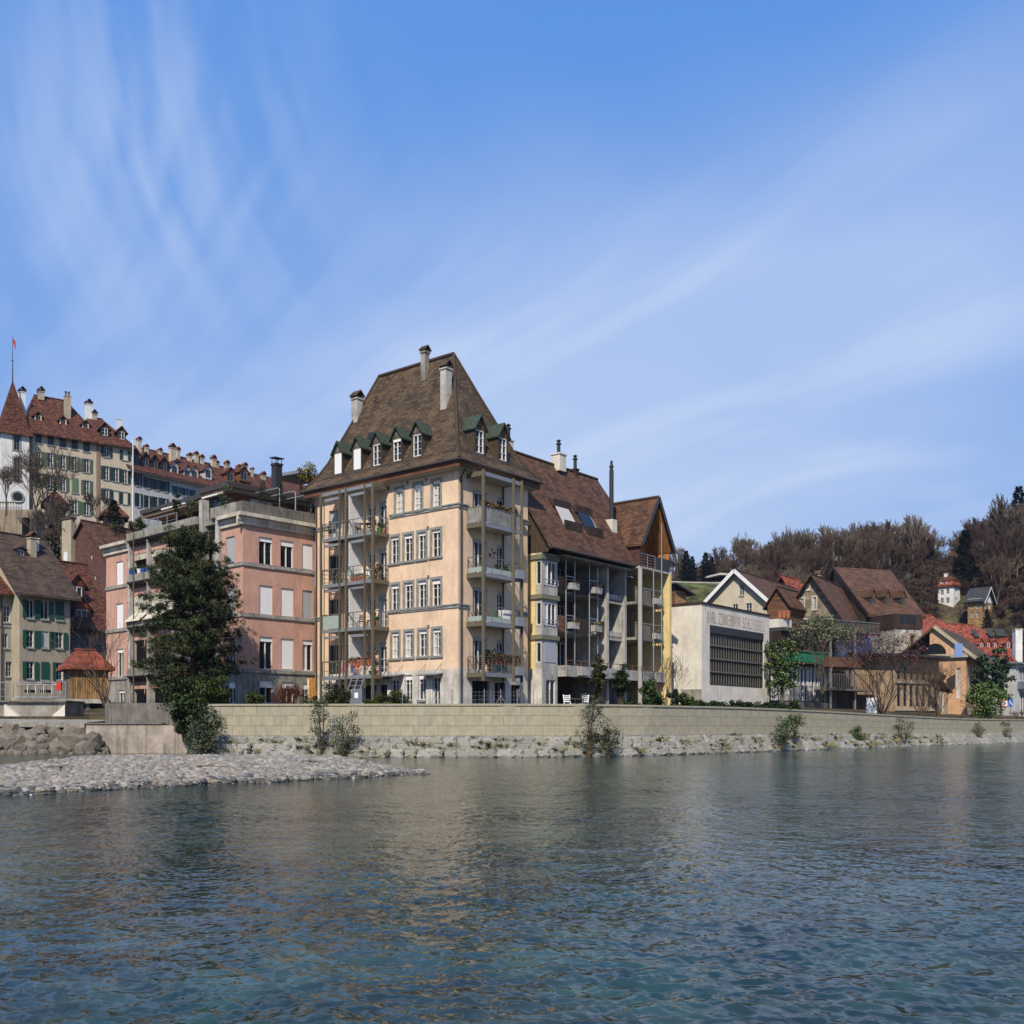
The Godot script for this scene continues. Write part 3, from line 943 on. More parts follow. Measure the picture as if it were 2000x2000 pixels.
# a masonry stack with a little tiled hood on legs ("hood"), pots ("pots") or a plain top
func chimney(parent: Node, x: float, z: float, y0: float, y1: float, w: float, d: float, m: Material, hood: Material, style := "hood") -> MeshInstance3D:
	var b := MB.new()
	b.box(x - w / 2, x + w / 2, y0, y1, z - d / 2, z + d / 2)
	b.box(x - w / 2 - 0.06, x + w / 2 + 0.06, y1, y1 + 0.1, z - d / 2 - 0.06, z + d / 2 + 0.06)
	var node := part(b, "chimney", m, parent)
	var c := MB.new()
	c.xf = Transform3D(Basis(), Vector3(x, y1 + 0.1, z))
	if style == "hood":
		var a := w / 2 + 0.05; var e := d / 2 + 0.05; var hh := minf(w, 0.75)
		var k := MB.new()
		k.xf = c.xf
		k.box(-a + 0.06, a - 0.06, 0, hh * 0.42, -e + 0.06, e - 0.06)
		part(k, "flue", M.black_metal, node)
		for s in [-1, 1]:
			var q := [Vector3(s * (a + 0.06), hh * 0.35, e + 0.05), Vector3(0, hh * 1.05, e + 0.05), Vector3(0, hh * 1.05, -e - 0.05), Vector3(s * (a + 0.06), hh * 0.35, -e - 0.05)]
			if s > 0: q.reverse()
			c.slab(q, 0.09)
		for s in [[-1, -1], [1, -1], [-1, 1], [1, 1]]:
			c.box(s[0] * (a - 0.06) - 0.05, s[0] * (a - 0.06) + 0.05, 0, hh * 0.4, s[1] * (e - 0.06) - 0.05, s[1] * (e - 0.06) + 0.05)
		part(c, "hood", hood, node)
	elif style == "pots":
		for s in [-0.25, 0.25]:
			c.lathe([[0.13, 0.0], [0.1, 0.45], [0.17, 0.5], [0.17, 0.62], [0.02, 0.7]], Vector3(s * w, 0, 0), 8)
		part(c, "pot", hood, node)
	elif style == "pipe":
		c.lathe([[0.13, 0.0], [0.13, 0.7], [0.2, 0.72], [0.2, 0.8], [0.1, 0.85], [0.1, 0.95], [0.2, 0.98], [0.02, 1.1]], Vector3.ZERO, 8)
		part(c, "flue", hood, node)
	return node

# a hipped or gabled roof over x0..x1, z0..z1 (building axes); ridge along 'axis'; hip: inset of the ridge ends
func roof(parent: Node, x0: float, x1: float, z0: float, z1: float, ye: float, yr: float, axis: String, hip0: float, hip1: float, m: Material, th := 0.18, called := "roof", ridge := 0.5) -> MeshInstance3D:
	var b := MB.new()
	var A: Vector3; var B: Vector3
	var p := [Vector3(x0, ye, z1), Vector3(x1, ye, z1), Vector3(x1, ye, z0), Vector3(x0, ye, z0)]
	if axis == "x":
		var zm := lerpf(z0, z1, ridge)
		A = Vector3(x0 + hip0, yr, zm); B = Vector3(x1 - hip1, yr, zm)
		b.slab([p[0], p[1], B, A], th); b.slab([p[2], p[3], A, B], th)
		if hip1 > 0.01: b.slab([p[1], p[2], B], th)
		if hip0 > 0.01: b.slab([p[3], p[0], A], th)
	else:
		var xm := lerpf(x0, x1, ridge)
		A = Vector3(xm, yr, z1 - hip0); B = Vector3(xm, yr, z0 + hip1)
		b.slab([p[1], p[2], B, A], th); b.slab([p[3], p[0], A, B], th)
		if hip0 > 0.01: b.slab([p[0], p[1], A], th)
		if hip1 > 0.01: b.slab([p[2], p[3], B], th)
	var node := part(b, called, m, parent)
	var r := MB.new()
	r.tube([A + Vector3(0, 0.03, 0), B + Vector3(0, 0.03, 0)], [0.11, 0.11], 6)
	part(r, "ridge_tiles", m, node)
	return node

func gutter(parent: Node, pts: Array, r := 0.09) -> void:
	var b := MB.new()
	var rr := []
	for p in pts: rr.append(r)
	b.tube(pts, rr, 6)
	part(b, "gutter", M.gutter, parent)

# balcony railing along pts (building axes): handrail, posts, thin rails; optional infill panel below
func railing(parent: Node, pts: Array, y: float, h := 1.0, m: Material = null, wires := 4, infill: Material = null, ih := 0.6, post_gap := 1.2) -> MeshInstance3D:
	if m == null: m = M.rail
	var b := MB.new()
	var p := MB.new()
	for i in range(pts.size() - 1):
		var a: Vector3 = Vector3(pts[i].x, y, pts[i].z); var c: Vector3 = Vector3(pts[i + 1].x, y, pts[i + 1].z)
		b.bar(a + Vector3(0, h, 0), c + Vector3(0, h, 0), 0.055, 0.05)
		for k in wires: b.bar(a + Vector3(0, h * (k + 0.6) / (wires + 0.6), 0), c + Vector3(0, h * (k + 0.6) / (wires + 0.6), 0), 0.02, 0.02)
		var n := maxi(1, roundi(a.distance_to(c) / post_gap))
		for k in n + 1:
			var q := a.lerp(c, float(k) / n)
			b.box(q.x - 0.022, q.x + 0.022, y, y + h, q.z - 0.022, q.z + 0.022)
		if infill: p.bar(a + Vector3(0, 0.05 + ih / 2, 0), c + Vector3(0, 0.05 + ih / 2, 0), 0.03, ih)
	var node := part(b, "railing", m, parent)
	if infill: part(p, "railing_panel", infill, parent)
	return node

func downpipe(parent: Node, pts: Array, r := 0.05) -> void:
	var b := MB.new()
	var rr := []
	for q in pts: rr.append(r)
	b.tube(pts, rr, 6)
	part(b, "downpipe", M.gutter, parent)

# ---------------------------------------------------------------- the peach house with the tall hipped roof
var FM := Fr.new(895, 63, 0.8)
func zx2(x: float) -> float: return 580 + 0.2588 * x
func zy2(y: float) -> float: return 900 + 0.2588 * y
# opening on a face from a rectangle of the survey (photo coordinates)
func open_l(fr: Fr, x0: float, x1: float, y0: float, y1: float, d := 0.0) -> Array:
	var a := fr.lf(x0, (y0 + y1) / 2, d); var b := fr.lf(x1, (y0 + y1) / 2, d); var c := fr.lf((x0 + x1) / 2, y1, d); var e := fr.lf((x0 + x1) / 2, y0, d)
	return [a.x, b.x, c.y, e.y]
func open_r(fr: Fr, x0: float, x1: float, y0: float, y1: float, d := 0.0) -> Array:
	var a := fr.rt(x0, (y0 + y1) / 2, d); var b := fr.rt(x1, (y0 + y1) / 2, d); var c := fr.rt((x0 + x1) / 2, y1, d); var e := fr.rt((x0 + x1) / 2, y0, d)
	return [a.x, b.x, c.y, e.y]

func main_house() -> void:
	var h := thing("apartment_house", "tall peach apartment house with steep brown hipped roof and green dormers", "apartment house", FM.tr)
	var L := Fr.left()
	var R := Transform3D()
	var W := 13.3; var D := 7.0
	# left face
	var lower := []; var upper := []
	for r in [[745, 800, 205, 400], [882, 940, 175, 372], [1023, 1080, 148, 350],
			[708, 767, 572, 772], [808, 870, 555, 755], [913, 972, 538, 740], [1017, 1082, 518, 722],
			[710, 768, 935, 1130], [812, 872, 920, 1115], [915, 975, 905, 1105], [1018, 1083, 893, 1093],
			[715, 770, 1295, 1490], [815, 873, 1287, 1483], [920, 978, 1277, 1475], [1025, 1085, 1268, 1470]]:
		upper.append(open_l(FM, zx2(r[0]), zx2(r[1]), zy2(r[2]), zy2(r[3])))
	for r in [[710, 768, 1622, 1812], [812, 870, 1617, 1808], [915, 972, 1612, 1804]]:
		lower.append(open_l(FM, zx2(r[0]), zx2(r[1]), zy2(r[2]), zy2(r[3])))
	var door := open_l(FM, zx2(1022), zx2(1080), zy2(1608), zy2(1870))
	var st := {"cols": 2, "rows": 3, "blind": 0.12, "sur": 0.16, "sm": M.sandstone, "inset": 0.17}
	# the balcony doors behind the left-hand balconies, one pair on every floor
	var floors := [4.78, 7.92, 10.94, 14.02]
	var doors := []
	for y in floors:
		doors.append([-8.05, -7.3, y + 0.05, y + 2.2]); doors.append([-6.95, -6.25, y + 0.05, y + 2.2])
		doors.append([-11.9, -10.6, y + 0.05, y + 2.25]); doors.append([-10.2, -9.5, y + 0.6, y + 2.2])
	wall(h, L, [[5.05, -W, 0], [17.3, -W, 0]], upper + doors, M.peach, "wall")
	wall(h, L, [[1.9, -W, 0], [5.05, -W, 0]], lower + [door, [-11.6, -9.6, 1.9, 4.3], [-8.4, -7.2, 1.9, 4.2], [-6.9, -6.2, 1.9, 4.2]], M.plinth, "plinth")
	var i := 0
	for o in upper:
		window(h, L, o, st.merged({"blind": [0.14, 0.2, 0.12, 0.13, 0.15, 0.13, 0.12, 0.16, 0.12, 0.14, 0.18, 0.13, 0.12, 0.15, 0.12][i], "curtain": [0.85, 0.5, 0.35, 0.0, 0.0, 0.0, 0.0, 0.0, 0.0, 0.0, 0.0, 0.3, 0.3, 0.0, 0.2][i], "rows": 4 if i < 3 else 3}, true))
		i += 1
	for o in lower: window(h, L, o, st.merged({"blind": 0.2, "sur": 0.0}, true))
	window(h, L, door, st.merged({"blind": 0.12, "sur": 0.0, "rows": 4}, true), "door")
	i = 0
	for o in doors:
		if i % 4 == 2: window(h, L, o, {"cols": 2, "rows": 1, "sill": false, "fm": M.blind_grey, "glass": M.glass if i < 12 else M.curtain, "bar": 0.05}, "door")
		elif i % 4 == 3: window(h, L, o, {"cols": 1, "rows": 1, "blind": 0.97, "bm": M.brown_boards, "sill": false}, "window")
		else: window(h, L, o, {"cols": 2, "rows": 4, "blind": 0.14, "bm": M.blind_grey, "sill": false, "curtain": 0.2 if i % 5 == 0 else 0.0}, "door")
		i += 1
	for o in [[-11.6, -9.6, 1.9, 4.3], [-8.4, -7.2, 1.9, 4.2], [-6.9, -6.2, 1.9, 4.2]]:
		window(h, L, o, {"cols": 2, "rows": 1, "sill": false, "fm": M.wood_dark, "inset": 0.2}, "door")
	# right face
	var rdoors := []
	for y in floors:
		rdoors.append([1.35, 2.75, y + 0.05, y + 2.3]); rdoors.append([3.75, 4.45, y + 0.05, y + 2.25])
	wall(h, R, [[5.05, 0, D], [17.3, 0, D]], rdoors, M.peach, "wall")
	wall(h, R, [[1.9, 0, D], [5.05, 0, D]], [[1.3, 3.0, 1.9, 4.35], [3.5, 4.6, 1.9, 4.3], [5.2, 6.2, 1.9, 4.2]], M.plinth, "plinth")
	for o in rdoors: window(h, R, o, {"cols": 2, "rows": 1 if o[1] < 3 else 3, "blind": 0.1, "bm": M.blind_grey, "sill": false, "curtain": 0.25 if o[1] < 3 else 0.0}, "door")
	for o in [[1.3, 3.0, 1.9, 4.35], [3.5, 4.6, 1.9, 4.3], [5.2, 6.2, 1.9, 4.2]]: window(h, R, o, {"cols": 2, "rows": 1, "sill": false, "fm": M.wood_dark, "inset": 0.22}, "door")
	# far sides, closed
	wall(h, Transform3D(Basis(Vector3(0, 0, -1), Vector3.UP, Vector3(1, 0, 0)), Vector3(D, 0, 0)), [[1.9, 0, W], [17.3, 0, W]], [], M.peach, "wall")
	wall(h, Transform3D(Basis(Vector3(-1, 0, 0), Vector3.UP, Vector3(0, 0, -1)), Vector3(D, 0, -W)), [[1.9, 0, D], [17.3, 0, D]], [], M.peach, "wall")
	# string courses, corner strips, vents, canopies
	for y in [15.12, 8.93]:
		for face in [[L, -5.95, 0.06], [R, 0.0, 0.95], [L, -W - 0.03, -11.15], [R, 5.9, D + 0.03]]:
			var b := MB.new()
			b.xf = face[0]
			b.box(face[1], face[2], y - 0.13, y + 0.04, 0.003, 0.06); b.box(face[1], face[2], y + 0.041, y + 0.12, 0.003, 0.11)
			part(b, "string_course", M.sandstone, h)
	for q in [[990, 505], [993, 875], [995, 1250], [835, 165], [977, 140]]:
		var v := FM.lf(zx2(q[0]), zy2(q[1]))
		var b := MB.new()
		b.xf = L
		b.box(v.x - 0.07, v.x + 0.07, v.y - 0.1, v.y + 0.1, 0.0, 0.06)
		part(b, "vent", M.rail, h)
	for q in [[-6.0, -4.6, 4.75], [-2.9, -1.25, 4.72]]:
		var b := MB.new()
		b.xf = L
		b.slab([Vector3(q[0], q[2], 0.75), Vector3(q[1], q[2], 0.75), Vector3(q[1], q[2] + 0.12, 0.0), Vector3(q[0], q[2] + 0.12, 0.0)], 0.06)
		for u in [q[0] + 0.15, q[1] - 0.15]: b.bar(Vector3(u, q[2] + 0.7, 0.0), Vector3(u, q[2] + 0.03, 0.68), 0.025, 0.025)
		part(b, "canopy", M.steel_grey, h)
	downpipe(h, [Vector3(0.2, 17.4, 0.5), Vector3(0.2, 16.9, 0.08), Vector3(0.2, 2.0, 0.08)], 0.06)
	downpipe(h, [Vector3(-0.5, 17.4, -W + 0.1), Vector3(-0.08, 16.7, -W + 0.2), Vector3(-0.08, 2.0, -W + 0.2)], 0.06)
	# eaves
	var e := 0.5
	var so := MB.new(); var fa := MB.new()
	for q in [[-e, D + e, 0.0, e], [-e, D + e, -W - e, -W], [-e, 0.0, -W, 0.0], [D, D + e, -W, 0.0]]:
		so.box(q[0], q[1], 17.3, 17.42, q[2], q[3])
	for q in [[-e - 0.08, D + e + 0.08, e, e + 0.08], [-e - 0.08, D + e + 0.08, -W - e - 0.08, -W - e], [-e - 0.08, -e, -W - e, e], [D + e, D + e + 0.08, -W - e, e]]:
		fa.box(q[0], q[1], 17.33, 17.72, q[2], q[3])
	part(so, "soffit", M.soffit, h)
	part(fa, "fascia", M.wood_red, h)
	# bell-cast roof: rings from the eaves to the ridge
	var prof := [[-0.66, 17.80], [-0.3, 18.24], [0.05, 18.68], [0.7, 19.78], [1.5, 21.6], [2.3, 23.38], [3.5, 26.15]]
	var rb := MB.new()
	var ring := func(k: int, t := 0.0) -> Array:
		var s: float = prof[k][0]; var y: float = prof[k][1] - t
		var sl := s * 0.77 if s > 0 else s
		return [Vector3(s, y, -s), Vector3(D - s, y, -s), Vector3(D - s, y, -W + sl), Vector3(s, y, -W + sl)]
	for k in range(prof.size() - 1):
		var a: Array = ring.call(k); var c: Array = ring.call(k + 1)
		for q in 4:
			rb.quad(a[q], a[(q + 1) % 4], c[(q + 1) % 4], c[q])
	var lowest: Array = ring.call(0); var below: Array = ring.call(0, 0.1)
	for q in 4: rb.quad(below[q], below[(q + 1) % 4], lowest[(q + 1) % 4], lowest[q])
	rb.quad(below[3], below[2], below[1], below[0])
	var rn := part(rb, "roof", M.tile_brown, h)
	for q in 4:   # hip and ridge tiles
		var pts := []; var rr := []
		for k in prof.size(): pts.append((ring.call(k) as Array)[q] + Vector3(0, 0.02, 0)); rr.append(0.1)
		var hb := MB.new()
		hb.tube(pts, rr, 6)
		part(hb, "hip_tiles", M.tile_dark, rn)
	var rg := MB.new()
	rg.tube([Vector3(3.5, 26.2, -3.5), Vector3(3.5, 26.2, -W + 2.7)], [0.12, 0.12], 6)
	part(rg, "ridge_tiles", M.tile_dark, rn)
	gutter(h, [Vector3(-0.68, 17.74, -W - 0.7), Vector3(-0.68, 17.74, 0.68)])
	gutter(h, [Vector3(-0.68, 17.74, 0.68), Vector3(D + 0.68, 17.74, 0.68)])
	# snow guards
	for f in [[Vector3(-0.15, 18.55, -W + 0.2), Vector3(-0.15, 18.55, -0.1)], [Vector3(0.1, 18.55, 0.15), Vector3(D - 0.1, 18.55, 0.15)]]:
		var g := MB.new()
		g.bar(f[0], f[1], 0.025, 0.025); g.bar(f[0] - Vector3(0, 0.12, 0), f[1] - Vector3(0, 0.12, 0), 0.02, 0.02)
		for k in 14:
			var p: Vector3 = (f[0] as Vector3).lerp(f[1], k / 13.0)
			g.box(p.x - 0.015, p.x + 0.015, p.y - 0.22, p.y + 0.03, p.z - 0.015, p.z + 0.015)
		part(g, "snow_guard", M.gutter, h)
	# dormers
	var dl := L * Transform3D(Basis(), Vector3(0, 0, 0.02))
	var k2 := 0
	for u in [-10.95, -9.05, -7.17, -5.29, -3.49]:
		dormer(h, dl, u, 18.66, 0.92, 1.55, 0.66, 1.25, M.brown_sheet, M.copper_green, {"blind": [0.98, 0.98, 0.0, 0.12, 0.0][k2], "frame": 0.1, "wh": 1.4})
		k2 += 1
	var dr := Transform3D(Basis(), Vector3(0, 0, 0.02))
	dormer(h, dr, 2.05, 18.7, 1.02, 1.65, 0.75, 1.3, M.brown_sheet, M.copper_green, {"frame": 0.12, "wh": 1.45, "board": M.wood_red})
	dormer(h, dr, 4.35, 18.7, 1.02, 1.65, 0.75, 1.3, M.brown_sheet, M.copper_green, {"frame": 0.12, "wh": 1.45, "board": M.wood_red})
	var sk := MB.new()
	var su := FM.lf(720, 831, -1.2).x
	sk.slab([Vector3(0.96, 20.5, su - 0.22), Vector3(0.96, 20.5, su + 0.22), Vector3(1.42, 21.54, su + 0.22), Vector3(1.42, 21.54, su - 0.22)], 0.1)
	part(sk, "skylight", M.glass, h)
	# chimneys: white stacks with tiled hoods
	chimney(h, 2.3, -11.55, 20.6, 24.4, 0.55, 0.6, M.pale_concrete, M.tile_brown)
	chimney(h, 3.1, -5.75, 24.0, 26.6, 0.42, 0.4, M.concrete, M.tile_dark)
	chimney(h, 1.9, -2.75, 21.9, 24.5, 0.52, 0.52, M.pale_concrete, M.tile_dark)
	chimney(h, 3.2, -13.2, 18.5, 20.9, 0.6, 0.6, M.concrete, M.tile_dark)
	chimney(h, 6.4, -1.2, 19.0, 20.6, 0.5, 0.5, M.offwhite, M.black_metal, "pipe")
	left_balconies(h, floors)
	right_balconies(h, floors)

func left_balconies(h: Node3D, floors: Array) -> void:
	var L := Fr.left()
	var u0 := -11.1; var u1 := -6.05; var d := 1.38
	# steel posts from the garden to the canopy
	for q in [[u0, 0.09], [-9.25, 0.05], [-8.62, 0.1], [-6.84, 0.05], [u1 - 0.05, 0.13]]:
		var b := MB.new()
		b.xf = L
		b.box(q[0] - q[1] / 2, q[0] + q[1] / 2, 3.95 if q[1] < 0.08 else 2.0, 17.2, d - 0.07, d + 0.09)
		part(b, "balcony_post", M.steel_olive, h)
	for q in [u0 + 0.1, -9.05, u1 - 0.3]:
		downpipe(h, [L * Vector3(q, 17.0, d - 0.18), L * Vector3(q, 4.2, d - 0.18)], 0.03)
	var lev := 0
	for y in floors + [17.1]:
		var b := MB.new()
		b.xf = L
		b.box(u0, u1 - 0.02, y - 0.16, y, 0.005, d - 0.09)
		var top: bool = y > 17.0
		var node := part(b, "balcony_roof" if top else "balcony", M.soffit if top else M.pale_concrete, h)
		var f := MB.new()
		f.xf = L
		f.box(u0, u1, y - 0.2, y + 0.02, d - 0.085, d - 0.02)
		part(f, "edge_beam", M.steel_grey, node)
		var g := MB.new()
		g.xf = L
		g.box(u1 - 0.015, u1 + 0.05, y - 0.24, y + 0.02, 0.006, d)
		part(g, "edge_beam", M.steel_olive, node)
		if not top:
			var pts := [L * Vector3(u0, 0, 0.05), L * Vector3(u0, 0, d - 0.12), L * Vector3(u1 - 0.03, 0, d - 0.12), L * Vector3(u1 - 0.03, 0, 0.05)]
			railing(node, pts, y + 0.02, 1.0, M.rail if lev < 3 else M.steel_grey, [1, 2, 3, 2][lev], null, 0.6, 0.95)
			if lev == 1:
				var p := MB.new()
				p.xf = L
				p.box(u0 + 0.08, -9.3, y + 0.06, y + 0.92, d - 0.09, d - 0.07)
				part(p, "railing_panel", M.frosted, node)
			for q in [[-8.5, -7.55]]:      # diagonal braces
				var br := MB.new()
				br.xf = L
				br.bar(Vector3(q[0], y + 0.98, d - 0.14), Vector3(q[1], y + 0.05, d - 0.14), 0.03, 0.03)
				part(br, "brace", M.rail, node)
			# the white screen wall between the two balconies of a floor
			var s := MB.new()
			s.xf = L
			s.box(-8.6, -8.54, y + 0.01, y + 2.78, 0.02, d - 0.2)
			part(s, "screen_wall", M.white_paint, node)
			for q in [[u0 + 0.15, -9.3], [-8.4, -6.9]]:
				var a := MB.new()
				a.xf = L
				a.box(q[0], q[1], y + 2.55, y + 2.72, d - 0.32, d - 0.16)
				part(a, "awning_box", M.galvanised, node)
		lev += 1

func right_balconies(h: Node3D, floors: Array) -> void:
	var d := 1.32
	var x0 := 0.82; var x1 := 4.62
	for q in [[x0, 0.13], [3.78, 0.08], [x1 + 0.02, 0.08]]:
		var b := MB.new()
		b.box(q[0] - q[1] / 2, q[0] + q[1] / 2, 4.3, 17.25, d - 0.07, d + 0.1)
		part(b, "balcony_post", M.steel_olive, h)
	downpipe(h, [Vector3(4.3, 17.0, 0.08), Vector3(4.3, 2.0, 0.08)])
	var lev := 0
	for y in floors + [17.15]:
		var top: bool = y > 17.0
		var b := MB.new()
		b.box(x0 + 0.01, x1, y - 0.16, y, 0.005, d - 0.09)
		var node := part(b, "balcony_roof" if top else "balcony", M.soffit if top else M.pale_concrete, h)
		var f := MB.new()
		f.box(x0, x1, y - 0.22, y + 0.02, d - 0.085, d - 0.02)
		part(f, "edge_beam", M.steel_grey, node)
		var g := MB.new()
		g.box(x0 - 0.06, x0 + 0.005, y - 0.26, y + 0.02, 0.006, d)
		part(g, "edge_beam", M.steel_olive, node)
		if not top:
			railing(node, [Vector3(x0 + 0.03, 0, 0.05), Vector3(x0 + 0.03, 0, d - 0.12), Vector3(x1, 0, d - 0.12), Vector3(x1, 0, 0.05)], y + 0.02, 1.0, M.rail, [6, 2, 3, 1][lev], M.ledge if lev == 3 else (M.frosted if lev in [1, 2] else null), 0.95 if lev == 3 else 0.3, 1.0)
			if lev < 3:
				var bx := MB.new()
				bx.box(3.85, 4.55, y - 0.05, y + 0.5, d + 0.02, d + 0.3)
				part(bx, "planter_box", M.galvanised, node)
		lev += 1

# ---------------------------------------------------------------- the newer wing with dark recessed balconies
func wing_house() -> void:
	var h := thing("apartment_wing", "brown roofed apartment wing with dark recessed balconies and concrete fins", "apartment house", FM.tr)
	var xl := 7.28
	var left := Fr.left() * Transform3D(Basis(), Vector3(0, 0, -xl))
	# roof: one slope to the river, one behind
	var zr := -2.9; var yr := 20.75; var ze := 1.82; var ye := 13.4
	var r := MB.new()
	r.slab([Vector3(xl - 0.25, ye, ze), Vector3(17.6, ye, ze), Vector3(19.6, yr, zr), Vector3(xl - 0.25, yr, zr)], 0.22)
	r.slab([Vector3(xl - 0.25, yr, zr), Vector3(19.6, yr, zr), Vector3(22.3, 14.0, -8.0), Vector3(xl - 0.25, 14.0, -8.0)], 0.22)
	r.slab([Vector3(19.6, yr, zr), Vector3(17.6, ye, ze), Vector3(23.4, 15.6, -1.0), Vector3(22.3, 14.0, -8.0)], 0.22)
	var rn := part(r, "roof", M.tile_redbrown, h)
	var rt := MB.new()
	rt.tube([Vector3(xl - 0.25, yr + 0.03, zr), Vector3(19.6, yr + 0.03, zr)], [0.12, 0.12], 6)
	part(rt, "ridge_tiles", M.tile_dark, rn)
	gutter(h, [Vector3(xl - 0.2, ye - 0.12, ze + 0.08), Vector3(17.6, ye - 0.12, ze + 0.08)])
	# side wall of brown sheet under the verge
	wall(h, left, [[13.05, -0.6, 1.45], [13.3, -3.0, 1.75], [20.5, -3.0, -2.9]], [], M.brown_sheet, "side_cladding")
	# yellow side wall and bay
	wall(h, left, [[5.3, -1.5, 0.42], [13.05, -1.5, 0.42]], [], M.yellow, "side_wall")
	wall(h, left, [[5.3, 0.42, 0.95], [13.05, 0.42, 0.95]], [[0.5, 0.9, 10.95, 12.5], [0.5, 0.9, 8.25, 9.75], [0.5, 0.9, 5.75, 7.1]], M.pale_concrete, "bay_wall")
	for v in [[10.95, 12.5], [8.25, 9.75], [5.75, 7.1]]: window(h, left, [0.5, 0.9, v[0], v[1]], {"cols": 1, "rows": 1, "sill": false, "inset": 0.05})
	wall(h, left, [[1.9, -1.5, 0.95], [5.3, -1.5, 0.95]], [], M.plinth, "plinth")
	var zf := 0.95
	var bay := Transform3D(Basis(), Vector3(0, 0, zf))
	wall(h, bay, [[1.9, xl, 9.05], [13.1, xl, 9.05]], [[7.5, 8.85, 10.95, 12.5], [7.5, 8.85, 8.25, 9.75], [7.5, 8.85, 5.75, 7.15], [7.75, 8.8, 1.9, 4.6]], M.pale_concrete, "bay_wall", 0.12)
	window(h, bay, [7.5, 8.85, 10.95, 12.5], {"cols": 3, "rows": 1, "inset": 0.05, "curtain": 0.3, "sill": false})
	window(h, bay, [7.5, 8.85, 8.25, 9.75], {"cols": 3, "rows": 1, "inset": 0.05, "curtain": 0.3, "sill": false})
	window(h, bay, [7.5, 8.85, 5.75, 7.15], {"cols": 2, "rows": 1, "inset": 0.05, "blind": 0.99, "bm": M.blind_grey, "sill": false})
	window(h, bay, [7.75, 8.8, 1.9, 4.6], {"cols": 2, "rows": 1, "inset": 0.1, "sill": false}, "door")
	for v in [12.62, 9.98, 7.28]:
		var b := MB.new()
		b.box(xl - 0.12, 9.15, v, v + 0.3, 0.0, zf + 0.12)
		part(b, "bay_cornice", M.bay_green, h)
	for v in [10.95, 8.25]: railing(h, [Vector3(7.4, 0, zf + 0.1), Vector3(9.0, 0, zf + 0.1)], v + 0.02, 0.32, M.galvanised, 1)
	# recessed front behind the balconies
	var bz := -2.1
	var back := Transform3D(Basis(), Vector3(0, 0, bz))
	var op := []
	for y in [5.45, 8.15, 10.85]:
		for x in [9.5, 11.4, 13.2, 15.8]: op.append([x, x + 1.1, y + 0.05, y + 2.15])
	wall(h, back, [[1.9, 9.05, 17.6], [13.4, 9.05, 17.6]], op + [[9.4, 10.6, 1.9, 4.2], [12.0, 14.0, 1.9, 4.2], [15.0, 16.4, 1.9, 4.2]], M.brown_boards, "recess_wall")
	for o in op: window(h, back, o, {"cols": 2, "rows": 1, "sill": false, "fm": M.white_paint if o[0] < 10 or o[0] > 13 else M.wood_dark}, "door")
	for o in [[9.4, 10.6, 1.9, 4.2], [12.0, 14.0, 1.9, 4.2], [15.0, 16.4, 1.9, 4.2]]: window(h, back, o, {"cols": 2, "rows": 1, "sill": false, "fm": M.wood_dark}, "door")
	# soffit and floors
	for y in [13.12, 10.78, 8.08]:
		var b := MB.new()
		b.box(9.06, 17.6, y - 0.14, y, bz + 0.003, 1.5 if y > 13 else 0.75)
		part(b, "soffit" if y > 13 else "balcony_floor", M.concrete, h)
	# concrete fins
	for x in [15.05, 17.45]:
		var b := MB.new()
		b.box(x, x + 0.26, 1.9, 13.0, bz + 0.002, 1.0)
		part(b, "fin_wall", M.pale_concrete, h)
	# slender posts and balcony fronts of dark boards
	for x in [10.15, 11.2, 13.0, 14.05]:
		var b := MB.new()
		b.tube([Vector3(x, 5.5, 0.86), Vector3(x, 13.0, 0.86)], [0.045, 0.045], 8)
		part(b, "balcony_post", M.galvanised, h)
	for y in [8.08, 10.78]:
		for q in [[9.1, 10.1, M.wood_red], [11.25, 12.95, M.wood_dark], [14.1, 15.0, M.wood_dark]]:
			var b := MB.new()
			b.box(q[0], q[1], y - 0.1, y + 0.98, 0.7, 0.78)
			part(b, "balcony_front", q[2], h)
		for q in [[10.2, 11.15], [13.05, 14.0]]:
			var b := MB.new()
			b.box(q[0], q[1], y + 0.12, y + 0.55, 0.95, 1.3)
			part(b, "planter_box", M.pale_concrete, h)
			railing(h, [Vector3(q[0], 0, 0.82), Vector3(q[1], 0, 0.82)], y, 1.05, M.galvanised, 4)
		var c := MB.new()
		c.box(15.32, 17.44, y - 0.3, y + 0.35, 0.55, 0.75)
		part(c, "balcony_front", M.pale_concrete, h)
	# the broad concrete terrace of the first floor
	var t := MB.new()
	t.box(9.06, 22.5, 5.3, 5.45, bz + 0.003, 1.55)
	t.box(9.06, 22.6, 4.85, 5.6, 1.55, 1.7)
	t.box(9.06, 9.2, 4.85, 5.6, 0.96, 1.55)
	part(t, "terrace", M.pale_concrete, h)
	railing(h, [Vector3(9.2, 0, 1.62), Vector3(22.5, 0, 1.62)], 5.6, 0.35, M.wood_red, 1, null, 0, 1.6)
	var tb := MB.new()
	tb.box(10.3, 11.2, 4.95, 5.5, 1.72, 2.1)
	part(tb, "planter_box", M.pale_concrete, h)
